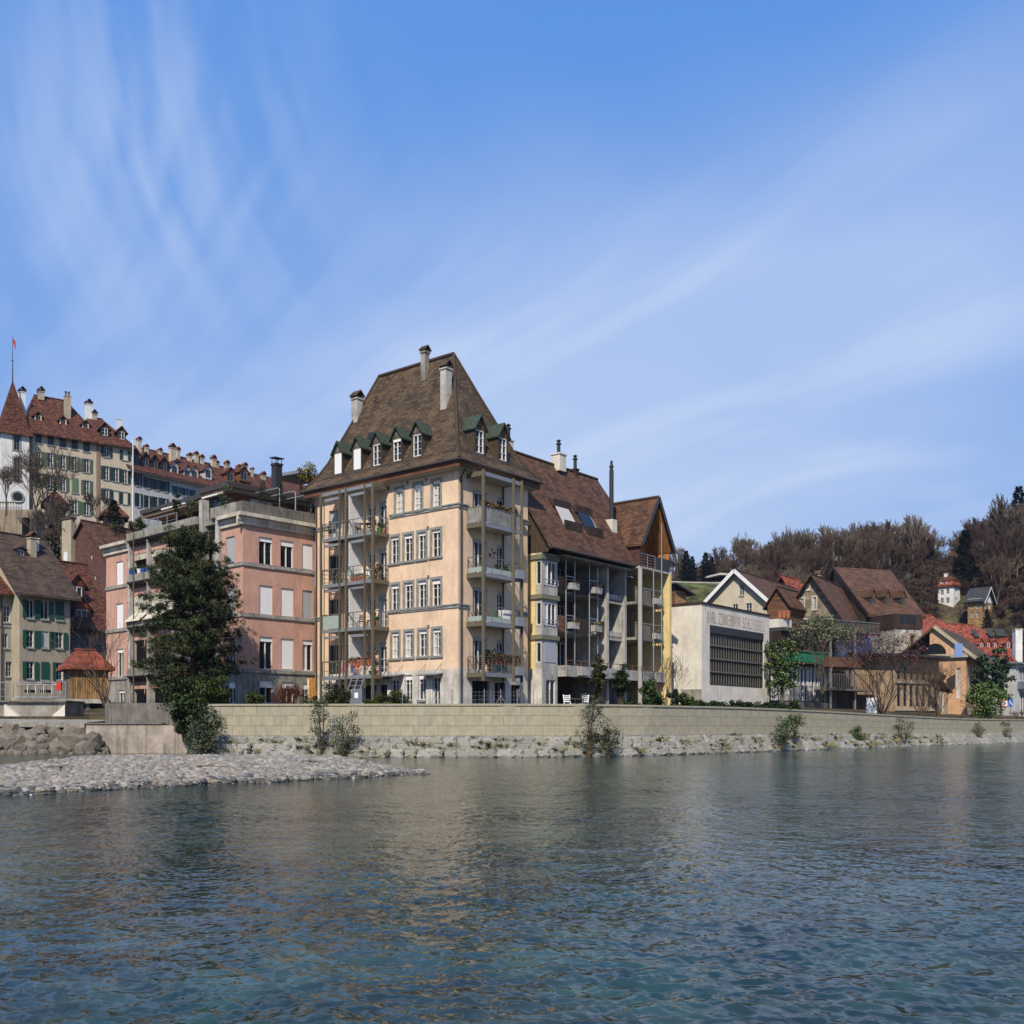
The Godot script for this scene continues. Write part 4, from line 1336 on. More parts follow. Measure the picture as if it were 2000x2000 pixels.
	# roof windows let into the tiles, with dark boxes and white cheeks
	for q in [[10.3, 1], [13.0, 0]]:
		var x: float = q[0]
		var k := (ye - yr) / (ze - zr)
		var za := 0.62; var zb := -0.62
		var ya := ye + (za - ze) * k + 0.03; var yb := ye + (zb - ze) * k + 0.03
		var bx := MB.new()
		bx.box(x - 0.1, x + 1.9, yb - 0.42, yb + 0.1, zb - 0.1, zb + 0.45)
		var node := part(bx, "roof_window", M.wood_dark, h)
		var ck := MB.new()
		ck.slab([Vector3(x, ya - 0.5, za), Vector3(x + 1.8, ya - 0.5, za), Vector3(x + 1.8, ya - 0.2, zb + 0.3), Vector3(x, ya - 0.2, zb + 0.3)], 0.1)
		part(ck, "floor_slab", M.galvanised, node)
		var cw := MB.new()
		cw.tri(Vector3(x + 1.62, ya - 0.1, za), Vector3(x + 1.62, ya + 0.12, za), Vector3(x + 1.62, yb + 0.02, zb + 0.2))
		cw.tri(Vector3(x + 1.62, ya - 0.1, za), Vector3(x + 1.62, yb + 0.02, zb + 0.2), Vector3(x + 1.62, ya - 0.1, zb + 0.2))
		cw.box(x + 1.63, x + 1.7, ya - 0.1, ya + 0.1, zb, za)
		part(cw, "cheek", M.white_wall, node)
		var dk := MB.new()
		dk.slab([Vector3(x + 0.02, ya + 0.04, za), Vector3(x + 1.6, ya + 0.04, za), Vector3(x + 1.6, yb + 0.03, zb + 0.2), Vector3(x + 0.02, yb + 0.03, zb + 0.2)], 0.05)
		part(dk, "pane", M.curtain if q[1] == 1 else M.glass, node)
		var fr := MB.new()
		fr.box(x - 0.05, x + 1.95, ya - 0.2, ya + 0.42, za + 0.02, za + 0.14)
		part(fr, "parapet", M.wood_dark, node)
	# chimneys and the tall black flue
	chimney(h, 14.2, zr + 0.2, 20.3, 21.5, 0.8, 0.8, M.offwhite, M.black_metal, "pipe")
	chimney(h, 16.6, zr, 20.5, 20.9, 0.4, 0.4, M.wood_dark, M.black_metal, "pipe")
	var fl := MB.new()
	fl.box(17.0, 17.65, 14.8, 16.9, -0.4, 0.2)
	var fb := part(fl, "chimney", M.offwhite, h)
	var fp := MB.new()
	fp.lathe([[0.17, 16.9], [0.17, 20.6], [0.13, 20.62], [0.13, 20.8], [0.17, 20.82], [0.17, 20.95], [0.1, 21.0], [0.1, 21.3], [0.02, 21.35]], Vector3(17.33, 0, -0.1), 10)
	part(fp, "flue", M.black_metal, fb)
	# the gabled end bay with its timber-lined loggia
	var gz := 2.0
	var g := MB.new()
	for s in [[18.0 - 0.25, 15.0], [22.25 + 0.25, 15.0]]:
		var q := [Vector3(s[0], s[1], gz + 0.35), Vector3(20.1, 18.75, gz + 0.35), Vector3(20.1, 18.75, -3.2), Vector3(s[0], s[1], -3.2)]
		if s[0] > 20: q.reverse()
		g.slab(q, 0.2)
	var gr := part(g, "gable_roof", M.tile_redbrown, h)
	var gt := MB.new()
	gt.tube([Vector3(20.1, 18.78, gz + 0.35), Vector3(20.1, 18.78, -3.0)], [0.11, 0.11], 6)
	part(gt, "ridge_tiles", M.tile_dark, gr)
	var vg := MB.new()
	for s in [17.72, 22.53]: vg.bar(Vector3(s, 14.85, gz + 0.38), Vector3(20.1, 18.72, gz + 0.38), 0.06, 0.3)
	part(vg, "bargeboard", M.gutter, h)
	var lw := MB.new()
	lw.box(17.95, 18.05, 13.35, 15.1, -1.5, gz)
	part(lw, "side_cladding", M.red_sheet, h)
	var rw := MB.new()
	rw.box(22.2, 22.3, 13.35, 15.1, -1.5, gz)
	part(rw, "side_cladding", M.wood_orange, h)
	for s in [18.1, 22.15]:
		var wl := MB.new()
		wl.slab([Vector3(minf(s, 20.1), 14.9 if s < 20 else 18.5, gz + 0.2), Vector3(maxf(s, 20.1), 18.5 if s < 20 else 14.9, gz + 0.2), Vector3(maxf(s, 20.1), 18.5 if s < 20 else 14.9, -0.2), Vector3(minf(s, 20.1), 14.9 if s < 20 else 18.5, -0.2)], 0.05)
		part(wl, "timber_lining", M.wood_orange, h)
	var tl := Transform3D(Basis(), Vector3(0, 0, 0.2))
	wall(h, tl, [[13.3, 18.0, 22.2], [15.0, 18.0, 22.2], [18.6, 20.05, 20.15]], [[18.5, 19.5, 13.5, 15.9]], M.wood_orange, "loggia_wall")
	window(h, tl, [18.5, 19.5, 13.5, 15.9], {"cols": 2, "rows": 1, "sill": false, "bar": 0.1}, "door")
	var lf := MB.new()
	lf.box(17.95, 22.3, 13.2, 13.36, -1.0, gz)
	part(lf, "loggia_floor", M.pale_concrete, h)
	var lb := MB.new()
	lb.box(20.2, 22.3, 13.3, 14.3, gz - 0.06, gz + 0.0)
	part(lb, "railing_panel", M.black_metal, h)
	railing(h, [Vector3(18.0, 0, gz - 0.05), Vector3(20.2, 0, gz - 0.05)], 13.36, 0.95, M.galvanised, 4)
	# lower floors of the end bay
	var eb := Transform3D(Basis(), Vector3(0, 0, -1.4))
	var eo := []
	for y in [5.5, 8.1, 10.75]: eo.append([18.1, 19.3, y, y + 2.1]); eo.append([20.0, 21.6, y, y + 2.1])
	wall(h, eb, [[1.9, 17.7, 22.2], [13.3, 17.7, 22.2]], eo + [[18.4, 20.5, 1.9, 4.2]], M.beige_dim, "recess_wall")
	for o in eo: window(h, eb, o, {"cols": 2, "rows": 1, "sill": false, "curtain": 0.2}, "door")
	window(h, eb, [18.4, 20.5, 1.9, 4.2], {"cols": 2, "rows": 1, "sill": false, "fm": M.wood_dark}, "door")
	for y in [8.08, 10.72]:
		var b := MB.new()
		b.box(17.72, 21.9, y - 0.2, y, -1.397, gz - 0.25)
		part(b, "balcony_floor", M.concrete, h)
		for q in [[17.75, 18.62], [18.9, 19.75]]:
			var f := MB.new()
			f.box(q[0], q[1] + 0.28 if q[0] < 18 else q[1], y - 0.2, y + 0.95, gz - 0.24, gz - 0.17)
			part(f, "balcony_front", M.wood_grey, h)
		railing(h, [Vector3(17.8, 0, gz - 0.3), Vector3(21.8, 0, gz - 0.3)], y, 1.1, M.galvanised, 2)
		var p := MB.new()
		p.box(19.85, 20.9, y - 0.02, y + 0.42, gz - 0.1, gz + 0.2)
		part(p, "planter_box", M.pale_concrete, h)
	var cl := MB.new()
	cl.tube([Vector3(18.05, 1.9, gz - 0.05), Vector3(18.05, 13.2, gz - 0.05)], [0.17, 0.17], 12)
	part(cl, "column", M.pale_concrete, h)
	for x in [19.8, 21.0]:
		var b := MB.new()
		b.tube([Vector3(x, 5.6, gz + 0.05), Vector3(x, 13.2 if x < 20 else 17.4, gz + 0.05)], [0.05, 0.05], 8)
		part(b, "balcony_post", M.galvanised, h)
	var yw := MB.new()
	yw.box(22.2, 22.5, 1.9, 13.25, -2.0, 2.05)
	part(yw, "end_wall", M.yellow, h)
	var bk := MB.new()
	bk.box(xl + 0.3, 22.3, 1.9, 13.3, -8.0, -7.8)
	bk.box(22.1, 22.2, 1.9, 14.0, -7.8, -2.0)
	part(bk, "rear_wall", M.yellow, h)

# ---------------------------------------------------------------- a plain house from a few numbers
# rw / lw: windows on the right and left face as survey rectangles [px0, px1, py0, py1, style]
func house(called: String, label: String, fr: Fr, W: float, D: float, y0: float, ye: float, yr: float, axis: String, hip0: float, hip1: float, wm: Material, rm: Material, rw := [], lw := [], st := {}, over := 0.45, category := "house") -> Node3D:
	var h := thing(called, label, category, fr.tr)
	var L := Fr.left()
	var ro := []; var lo := []
	for r in rw: ro.append(open_r(fr, r[0], r[1], r[2], r[3]))
	for r in lw: lo.append(open_l(fr, r[0], r[1], r[2], r[3]))
	var rout := [[y0, 0.0, W], [ye, 0.0, W]]
	var lout := [[y0, -D, 0.0], [ye, -D, 0.0]]
	if axis == "z" and hip0 < 0.01: rout.append([yr - 0.15, W / 2 - 0.02, W / 2 + 0.02])
	if axis == "x" and hip0 < 0.01: lout.append([yr - 0.15, -D / 2 - 0.02, -D / 2 + 0.02])
	wall(h, Transform3D(), rout, ro, wm)
	wall(h, L, lout, lo, wm)
	wall(h, Transform3D(Basis(Vector3(0, 0, -1), Vector3.UP, Vector3(1, 0, 0)), Vector3(W, 0, 0)), [[y0, 0, D], [ye, 0, D]] + ([[yr - 0.15, D / 2, D / 2 + 0.02]] if axis == "x" and hip1 < 0.01 else []), [], wm)
	wall(h, Transform3D(Basis(Vector3(-1, 0, 0), Vector3.UP, Vector3(0, 0, -1)), Vector3(W, 0, -D)), [[y0, 0, W], [ye, 0, W]], [], wm)
	for i in ro.size(): window(h, Transform3D(), ro[i], st.merged(rw[i][4] if rw[i].size() > 4 else {}, true))
	for i in lo.size(): window(h, L, lo[i], st.merged(lw[i][4] if lw[i].size() > 4 else {}, true))
	var half := (D if axis == "x" else W) / 2
	var drop := over * (yr - ye) / half
	var k := (half + over) / half
	roof(h, -over, W + over, -D - over, over, ye - drop + 0.18, yr + 0.18, axis, hip0 * k if hip0 > 0.01 else 0.0, hip1 * k if hip1 > 0.01 else 0.0, rm)
	return h

# ---------------------------------------------------------------- the pink house with loggias and a roof terrace
var FP := Fr.new(474.5, 67.3, 0.91)
func zx4(x: float) -> float: return 200 + 0.2691 * x
func zy4(y: float) -> float: return 880 + 0.2691 * y

func pink_house() -> void:
	var h := thing("pink_apartment_house", "pink plastered apartment house with loggias and planted roof terrace", "apartment house", FP.tr)
	var L := Fr.left()
	var R := Transform3D()
	var W := 5.78; var D := 19.0
	var st := {"cols": 2, "rows": 1, "inset": 0.16, "sill": true, "sm": M.pale_concrete}
	var ro := []; var rs := []
	for r in [[1137, 1235, 630, 840, 0.15], [1293, 1387, 655, 855, 0.2], [1450, 1525, 680, 875, 0.93], [1140, 1235, 980, 1195, 0.98], [1295, 1387, 1000, 1212, 0.98], [1452, 1525, 1015, 1220, 0.98], [1140, 1237, 1352, 1588, 0.15], [1295, 1388, 1365, 1590, 0.98], [1452, 1525, 1375, 1597, 0.15]]:
		ro.append(open_r(FP, zx4(r[0]), zx4(r[1]), zy4(r[2]), zy4(r[3]))); rs.append(r[4])
	wall(h, R, [[5.2, 0, W], [15.2, 0, W]], ro, M.pink)
	for i in ro.size(): window(h, R, ro[i], st.merged({"blind": rs[i], "bm": M.blind_grey if i == 5 else M.blind_white, "curtain": 0.4 if i == 8 else 0.0}, true))
	var base := []
	for r in [[1143, 1240, 1670, 1835], [1300, 1390, 1680, 1840], [1455, 1500, 1690, 1840]]: base.append(open_r(FP, zx4(r[0]), zx4(r[1]), zy4(r[2]), zy4(r[3])))
	wall(h, R, [[2.0, 0, W], [5.2, 0, W]], base, M.concrete, "plinth")
	for o in base: window(h, R, o, st.merged({"blind": 0.3}, true))
	# left face: plain bay by the corner, loggias, plain bay at the far end
	var lo := []
	for r in [[895, 960, 625, 830], [905, 962, 980, 1190], [912, 962, 1365, 1585]]: lo.append(open_l(FP, zx4(r[0]), zx4(r[1]), zy4(r[2]), zy4(r[3])))
	var lb := open_l(FP, zx4(910), zx4(962), zy4(1680), zy4(1835))
	var uc := FP.lf(zx4(866), 1200).x
	wall(h, L, [[5.2, uc, 0], [15.2, uc, 0]], lo, M.pink)
	wall(h, L, [[2.0, uc, 0], [5.2, uc, 0]], [lb], M.concrete, "plinth")
	for i in 3: window(h, L, lo[i], st.merged({"blind": 0.98 if i < 2 else 0.12, "bm": M.blind_grey}, true))
	window(h, L, lb, st.merged({"blind": 0.3}, true))
	var ul := FP.lf(zx4(198), 1200).x
	var le := []
	for r in [[100, 150, 805, 980], [178, 192, 790, 960], [100, 150, 1110, 1300], [178, 192, 1100, 1290], [105, 152, 1440, 1640], [180, 194, 1430, 1620]]: le.append(open_l(FP, zx4(r[0]), zx4(r[1]), zy4(r[2]), zy4(r[3])))
	wall(h, L, [[5.2, -D, ul], [15.2, -D, ul]], le, M.pink)
	for i in 6: window(h, L, le[i], st.merged({"blind": 0.98 if i < 4 else 0.14, "cols": 2 if i % 2 == 0 else 1}, true))
	wall(h, L, [[2.0, -D, ul], [5.2, -D, ul]], [open_l(FP, zx4(115), zx4(160), zy4(1740), zy4(1840))], M.concrete, "plinth")
	window(h, L, open_l(FP, zx4(115), zx4(160), zy4(1740), zy4(1840)), st.merged({"blind": 0.2}, true))
	# back and far walls
	wall(h, Transform3D(Basis(Vector3(-1, 0, 0), Vector3.UP, Vector3(0, 0, -1)), Vector3(W, 0, -D)), [[2, 0, W], [15.2, 0, W]], [], M.pink)
	# string courses and cornices
	for y in [12.2, 8.85, 5.18]:
		for q in [[R, -0.04, W], [L, uc, 0.04], [L, -D, ul]]:
			var b := MB.new()
			b.xf = q[0]
			b.box(q[1], q[2], y - 0.14, y + 0.12, 0.003, 0.09)
			part(b, "string_course", M.concrete, h)
	for q in [[R, -0.5, W], [L, uc, 0.0], [L, -D - 0.2, ul]]:
		var b := MB.new()
		b.xf = q[0]
		b.box(q[1], q[2], 14.75, 15.0, 0.004, 0.14); b.box(q[1], q[2], 15.0, 15.28, 0.004, 0.2); b.box(q[1], q[2], 15.28, 15.52, 0.004, 0.46)
		part(b, "cornice", M.cream_trim, h)
	# terrace parapet of concrete planters
	var u := 0.0
	for k in 6:
		var b := MB.new()
		b.box(k * 0.97 - 0.25, k * 0.97 + 0.69, 15.53, 16.25, -0.25, 0.3)
		part(b, "parapet_planter", M.dark_concrete, h)
	for k in 3:
		var b := MB.new()
		b.xf = L
		b.box(-0.32 - (k + 1) * 1.05, -0.35 - k * 1.05, 15.53, 16.25, -0.25, 0.3)
		part(b, "parapet_planter", M.concrete, h)
	# loggias between concrete pillars
	var pil := [FP.lf(260, 1200).x, FP.lf(296, 1200).x, FP.lf(346, 1200).x, FP.lf(400, 1200).x]
	for i in 4:
		var b := MB.new()
		b.xf = L
		var w := 0.42 if i == 3 else 0.3
		b.box(pil[i] - w / 2, pil[i] + w / 2, 2.0, 15.9 if i < 3 else 17.0, -0.2, 0.32)
		part(b, "pillar", M.pale_concrete, h)
	var sp := MB.new()
	sp.xf = L
	sp.box(uc - 0.45, uc - 0.003, 2.0, 16.2, -0.25, 0.22)
	part(sp, "pillar", M.pale_concrete, h)
	var sw := MB.new()
	sw.xf = L
	sw.box(pil[3], uc - 0.4, 2.0, 15.6, -0.9, -0.6)
	part(sw, "stair_wall", M.concrete, h)
	var inner := L * Transform3D(Basis(), Vector3(0, 0, -1.7))
	var io := []
	for y in [2.1, 5.3, 8.95, 12.3]:
		for i in 3:
			var a: float = pil[i] + 0.5; var c: float = pil[i + 1] - 0.4
			io.append([a, (a + c) / 2 - 0.15, y, y + 2.2]); io.append([(a + c) / 2 + 0.15, c, y, y + 2.2])
	wall(h, inner, [[2.0, ul - 1.0, pil[3] + 1.5], [15.2, ul - 1.0, pil[3] + 1.5]], io, M.pink, "loggia_wall")
	for i in io.size(): window(h, inner, io[i], {"cols": 2, "rows": 1, "sill": false, "curtain": 0.3 if i % 3 == 0 else 0.0}, "door")
	for y in [5.2, 8.85, 12.2, 15.3]:
		var b := MB.new()
		b.xf = L
		b.box(ul - 0.3, pil[3], y - 0.35, y - 0.02, -1.69, 0.05)
		var fl := part(b, "loggia_floor", M.soffit, h)
		for i in 3:
			var p := MB.new()
			p.xf = L
			p.box(pil[i] + 0.16, pil[i + 1] - 0.16, y + 0.02, y + 0.55, 0.15, 0.62)
			part(p, "parapet_planter", M.concrete, fl)
			var s := MB.new()
			s.xf = L
			s.slab([Vector3(pil[i] + 0.16, y - 0.25, 0.2), Vector3(pil[i + 1] - 0.16, y - 0.25, 0.2), Vector3(pil[i + 1] - 0.16, y + 0.0, 0.62), Vector3(pil[i] + 0.16, y + 0.0, 0.62)], 0.05)
			for k in 6:
				var uu: float = lerpf(pil[i] + 0.4, pil[i + 1] - 0.4, k / 5.0)
				s.bar(Vector3(uu, y - 0.4, 0.1), Vector3(uu, y - 0.02, 0.6), 0.05, 0.08)
			part(s, "bracket", M.black_metal, fl)
			var f := MB.new()
			f.xf = L
			f.box(pil[i] + 0.15, pil[i + 1] - 0.15, y - 0.95, y - 0.36, -0.05, 0.06)
			part(f, "fascia_band", M.pink, fl)
			if y > 15:
				var c := MB.new()
				c.xf = L
				c.box(pil[i] + 0.15, pil[i + 1] - 0.15, y - 1.4, y - 0.96, -0.04, 0.03)
				part(c, "blind_band", M.cream_trim, fl)
	# fabric blinds and drop-arm awnings on the second floor
	for i in 2:
		for k in 2:
			var a: float = lerpf(pil[i] + 0.2, pil[i + 1] - 0.2, k / 2.0); var c: float = lerpf(pil[i] + 0.2, pil[i + 1] - 0.2, (k + 1) / 2.0) - 0.06
			var b := MB.new()
			b.xf = L
			b.box(a, c, 9.95, 11.2, 0.05, 0.07)
			b.slab([Vector3(a, 9.25, 0.85), Vector3(c, 9.25, 0.85), Vector3(c, 9.95, 0.08), Vector3(a, 9.95, 0.08)], 0.03)
			part(b, "awning", M.cloth_cream, h)
	var pole := MB.new()
	pole.xf = L
	pole.tube([Vector3((pil[0] + pil[1]) / 2, 2.0, 0.68), Vector3((pil[0] + pil[1]) / 2, 15.8, 0.68)], [0.05, 0.05], 6)
	part(pole, "downpipe", M.wood_red, h)
	# roof terrace and penthouse
	var rf := MB.new()
	rf.box(-0.1, W, 15.2, 15.5, -D, 0.0)
	part(rf, "terrace_floor", M.concrete, h)
	var pw := MB.new()
	pw.box(1.2, W + 4.0, 15.51, 17.5, -6.2, -3.1)
	pw.box(2.6, W + 4.0, 15.51, 17.4, -D + 3.8, -6.2)
	var pn := part(pw, "penthouse_wall", M.brown_boards, h)
	var pg := MB.new()
	pg.box(2.6, 4.4, 15.7, 17.3, -3.09, -3.05)
	part(pg, "shutter", M.blind_grey, pn)
	var gd := MB.new()
	gd.box(1.14, 1.19, 15.6, 17.4, -5.6, -3.9)
	gd.box(2.54, 2.59, 15.6, 17.3, -D + 4.5, -7.5)
	part(gd, "glazing", M.glass, pn)
	var ps := MB.new()
	ps.box(0.65, W + 4.2, 17.5, 17.78, -6.2, -2.75)
	part(ps, "penthouse_eave", M.quoin, h)
	var pr := MB.new()
	pr.box(0.5, W + 4.3, 17.78, 18.12, -6.3, -2.6)
	pr.box(0.9, W + 4.3, 17.65, 17.95, -D + 3.6, -6.3)
	part(pr, "penthouse_roof", M.gutter, h)
	var ps2 := MB.new()
	ps2.box(1.05, W + 4.2, 17.4, 17.64, -D + 3.7, -6.3)
	part(ps2, "penthouse_eave", M.quoin, h)
	for q in [[-5.9, -3.4], [-11.5, -8.2]]:   # awning cassettes
		var b := MB.new()
		b.box(0.5, 0.62, 17.38, 17.48, q[0], q[1])
		part(b, "awning_box", M.white_paint, h)
	for x in [2.9, 4.2, 5.5]:     # cantilevered tube frames over the terrace
		var b := MB.new()
		b.tube([Vector3(x, 16.2, -0.05), Vector3(x, 17.55, -0.05), Vector3(x - 0.05, 17.65, -0.15), Vector3(x - 0.2, 17.65, -2.6)], [0.045, 0.045, 0.045, 0.045], 8)
		part(b, "awning_frame", M.galvanised, h)
	railing(h, [Vector3(-0.25, 0, FP.lf(296, 1000).x), Vector3(-0.25, 0, FP.lf(352, 1000).x)], 15.9, 0.7, M.galvanised, 1)
	# black metal chimney with a raised cap, and the canopy behind it
	var c2 := MB.new()
	c2.box(4.95, 5.5, 18.12, 20.2, -4.0, -3.45)
	c2.box(4.9, 5.55, 20.2, 20.35, -4.05, -3.4)
	var cn := part(c2, "chimney", M.black_metal, h)
	var cc := MB.new()
	cc.slab([Vector3(4.85, 20.75, -3.35), Vector3(5.6, 20.75, -3.35), Vector3(5.6, 20.82, -4.1), Vector3(4.85, 20.82, -4.1)], 0.07)
	for q in [[4.98, -3.48], [5.47, -3.48], [4.98, -3.97], [5.47, -3.97]]: cc.box(q[0] - 0.02, q[0] + 0.02, 20.35, 20.7, q[1] - 0.02, q[1] + 0.02)
	part(cc, "cap", M.black_metal, cn)
	var p0 := FP.tr.affine_inverse() * at(590, 930, 84)
	var pv := MB.new()
	pv.xf = Transform3D(Basis(), p0)
	pv.slab([Vector3(-1.4, 0, 1.6), Vector3(1.8, 0, 1.6), Vector3(1.8, 0.25, -2.5), Vector3(-1.4, 0.25, -2.5)], 0.25)
	var pvn := part(pv, "roof_canopy", M.steel_grey, h)
	var pp := MB.new()
	pp.xf = pv.xf
	for q in [[-1.2, 1.4], [0.4, 1.4], [1.6, 1.4], [-1.2, -2.2], [1.6, -2.2]]: pp.box(q[0] - 0.05, q[0] + 0.05, -3.6, -0.26, q[1] - 0.05, q[1] + 0.05)
	pp.box(-1.3, 1.5, -3.6, -1.0, -2.4, -2.2)
	part(pp, "canopy_post", M.wood_dark, pvn)

# ---------------------------------------------------------------- the bank at the left: walls, platform, hut, boulders
func left_bank() -> void:
	rng.seed = 21
	var w := thing("retaining_wall", "stained beige concrete retaining wall rising from the water left of the flood wall", "wall")
	var a := at(168, 1415, 57.5); var b := at(318, 1418, 57.5); var c := at(345, 1418, 57.2); var d := at(400, 1418, 55.5)
	var m := MB.new()
	for q in [[a, b, 1.62], [b, c, 1.55], [c, d, 1.42]]:
		var p: Vector3 = q[0]; var r: Vector3 = q[1]
		p.y = -1.0; r.y = -1.0
		m.slab([Vector3(p.x, q[2], p.z), Vector3(r.x, q[2], r.z), Vector3(r.x, q[2], r.z - 1.0), Vector3(p.x, q[2], p.z - 1.0)], 2.8)
	part(m, "lower_wall", M.retaining, w)
	var cp := MB.new()
	cp.box(a.x - 0.05, b.x, 1.625, 1.7, -57.9, -57.42)
	part(cp, "coping", M.dark_concrete, w)
	var u := MB.new()
	var p0 := at(205, 1400, 60.5); var p1 := at(400, 1400, 58.0)
	u.slab([Vector3(p0.x, 2.85, -60.5), Vector3(p1.x, 2.85, -58.3), Vector3(p1.x, 2.85, -61.5), Vector3(p0.x, 2.85, -62.5)], 2.5)
	part(u, "upper_wall", M.dark_concrete, w, "upper stage darkened by moss and dry creepers")
	# terrace platform with a shadowed gap above the boulders
	var pl := thing("river_platform", "low concrete platform slab over the boulders at the left edge", "platform")
	var s := MB.new()
	var q0 := at(-60, 1410, 58.5); var q1 := at(168, 1410, 58.0)
	s.slab([Vector3(q0.x, 1.78, -58.0), Vector3(q1.x, 1.7, -57.8), Vector3(q1.x, 1.95, -63.5), Vector3(q0.x, 2.0, -63.5)], 0.28)
	part(s, "slab", M.concrete, pl)
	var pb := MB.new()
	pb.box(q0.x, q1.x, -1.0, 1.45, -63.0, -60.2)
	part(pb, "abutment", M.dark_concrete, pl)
	# the wall with two slanting buttresses behind the platform
	var bw := thing("abutment_wall", "concrete wall with two white slanted buttresses below the railing", "wall")
	var x0 := at(-40, 1390, 64.0).x; var x1 := at(124, 1390, 64.0).x
	var k := MB.new()
	k.box(x0, x1, 1.2, 3.0, -67.0, -64.3)
	part(k, "wall", M.concrete, bw)
	for q in [[at(5, 1390, 63.7).x, at(42, 1390, 63.7).x, 1], [at(124, 1390, 63.7).x, at(90, 1390, 63.7).x, -1]]:
		var t := MB.new()
		var lo := [Vector3(q[0], 1.9, -63.9), Vector3(q[1], 1.9, -63.9), Vector3(q[0], 2.85, -63.9)]
		var hi := [Vector3(q[0], 1.9, -64.31), Vector3(q[1], 1.9, -64.31), Vector3(q[0], 2.85, -64.31)]
		if q[2] > 0: t.tri(lo[0], lo[1], lo[2])
		else: t.tri(lo[1], lo[0], lo[2])
		if q[2] > 0: t.quad(lo[1], hi[1], hi[2], lo[2])
		else: t.quad(hi[1], lo[1], lo[2], hi[2])
		part(t, "buttress", M.offwhite, bw)
	var lip := MB.new()
	lip.box(x0, x1 + 0.1, 3.0, 3.1, -67.0, -64.1)
	part(lip, "coping", M.dark_concrete, bw)
	# galvanised railing
	var rl := thing("bank_railing", "galvanised tube railing above the buttressed wall", "railing")
	railing(rl, [Vector3(x0, 0, -64.3), Vector3(x1, 0, -64.3)], 3.1, 1.15, M.galvanised, 2, null, 0, 0.75)
	for i in 5:
		var f := MB.new()
		var xa := lerpf(x0 + 2.0, x1 - 1.2, i / 4.0)
		f.tube([Vector3(xa, 3.3, -64.2), Vector3(xa, 4.1, -64.2), Vector3(xa + 0.9, 4.1, -64.2), Vector3(xa + 0.9, 3.3, -64.2), Vector3(xa, 3.3, -64.2)], [0.03, 0.03, 0.03, 0.03, 0.03], 6)
		part(f, "infill_frame", M.galvanised, rl)
	var bx := MB.new()
	bx.box(x1 - 0.5, x1 - 0.2, 3.75, 4.25, -64.25, -64.1)
	tag(part(bx, "lifebuoy_box", M.paint_red, self), "small red box fixed to the railing by the wooden hut", "box")
	# wooden hut on its concrete ledge
	var fr := Fr.new(137, 72, 1.6)
	var hy := 1.6 + 72 * 50 / 2000.0
	var W := fr.rt(212, 1340).x; var D := 2.9
	var h := thing("wooden_hut", "small wooden hut with red hipped tile roof on a concrete ledge", "hut", fr.tr)
	var top := fr.rt(137, 1303).y
	var hb := MB.new()
	var n := 22
	for i in n:   # vertical boards
		var e := MB.new()
		var o := 0.012 * (i % 2)
		e.box(W * i / n + 0.006, W * (i + 1) / n - 0.006, hy, top, -0.06, 0.0 + o)
		part(e, "board", M.wood_warm, h)
	for i in 20:
		var e := MB.new()
		e.box(-0.012 * (i % 2), 0.06, hy, top, -D * (i + 1) / 20 + 0.006, -D * i / 20 - 0.066 if i == 0 else -D * i / 20 - 0.006)
		part(e, "board", M.wood_grey if i > 2 else M.wood_warm, h)
	hb.box(0.061, W - 0.01, hy, top, -D, -0.061)
	part(hb, "core", M.wood_dark, h)
	var yr := fr.rt(160, 1270, -D / 2).y
	roof(h, -0.45, W + 0.4, -D - 0.4, 0.4, top - 0.02, yr, "x", 1.0, 1.0, M.tile_red, 0.14)
	var ed := MB.new()
	ed.box(-0.4, W + 0.35, top - 0.2, top - 0.16, -D - 0.35, 0.35)
	part(ed, "eave_board", M.wood_dark, h)
	var lg := MB.new()
	lg.box(-0.6, W + 0.1, hy - 0.3, hy - 0.004, -D - 0.3, 0.35)
	part(lg, "ledge", M.pale_concrete, h)
	for x in [0.1, W * 0.45, W - 0.2]:
		var e := MB.new()
		e.box(x - 0.12, x + 0.12, 0.8, hy - 0.3, -0.5, 0.1)
		part(e, "pier", M.concrete, h)
	var dk := MB.new()
	dk.box(-2.2, W + 2.0, 0.8, hy - 0.31, -D, -1.5)
	part(dk, "back_wall", M.dark_concrete, h)
	# boulders
	var kinds := []
	for i in 9: kinds.append(stone_mesh(400 + i, M["boulder_%d" % (i % 3)], 6, 9, 0.8))
	var spots := []
	for row in 4:
		var px := -50.0 + row * 7
		while px < 196 - row * 0:
			spots.append([px + rng.randf_range(-4, 4), row])
			px += rng.randf_range(13, 23)
	for q in spots:
		var row: int = q[1]
		var dep := 57.6 - row * 0.75 + rng.randf_range(-0.2, 0.2)
		var sz := rng.randf_range(0.65, 1.05) if row < 3 else rng.randf_range(0.35, 0.6)
		var y: float = [1.05, 0.62, 0.25, 0.0][row] + rng.randf_range(-0.08, 0.12)
		var p := at(q[0], 1415, dep)
		p.y = y
		if q[0] > 165 and row < 1: continue
		var bs := Basis.from_euler(Vector3(rng.randf_range(-0.5, 0.5), rng.randf() * TAU, rng.randf_range(-0.5, 0.5))) * Basis.from_scale(Vector3(sz * rng.randf_range(0.9, 1.2), sz * rng.randf_range(0.85, 1.15), sz))
		var o := place(kinds[rng.randi() % 9], "boulder", self, Transform3D(bs, p))
		tag(o, "grey angular boulder heaped below the platform at the left bank", "boulder", "boulders below the platform")
	var sb := MB.new()
	sb.slab([at(-60, 1415, 54.5) + Vector3(0, -1.9, 0), at(215, 1415, 54.5) + Vector3(0, -1.9, 0), at(205, 1415, 60) + Vector3(0, -0.5, 0), at(-60, 1415, 60) + Vector3(0, -0.5, 0)], 0.3)
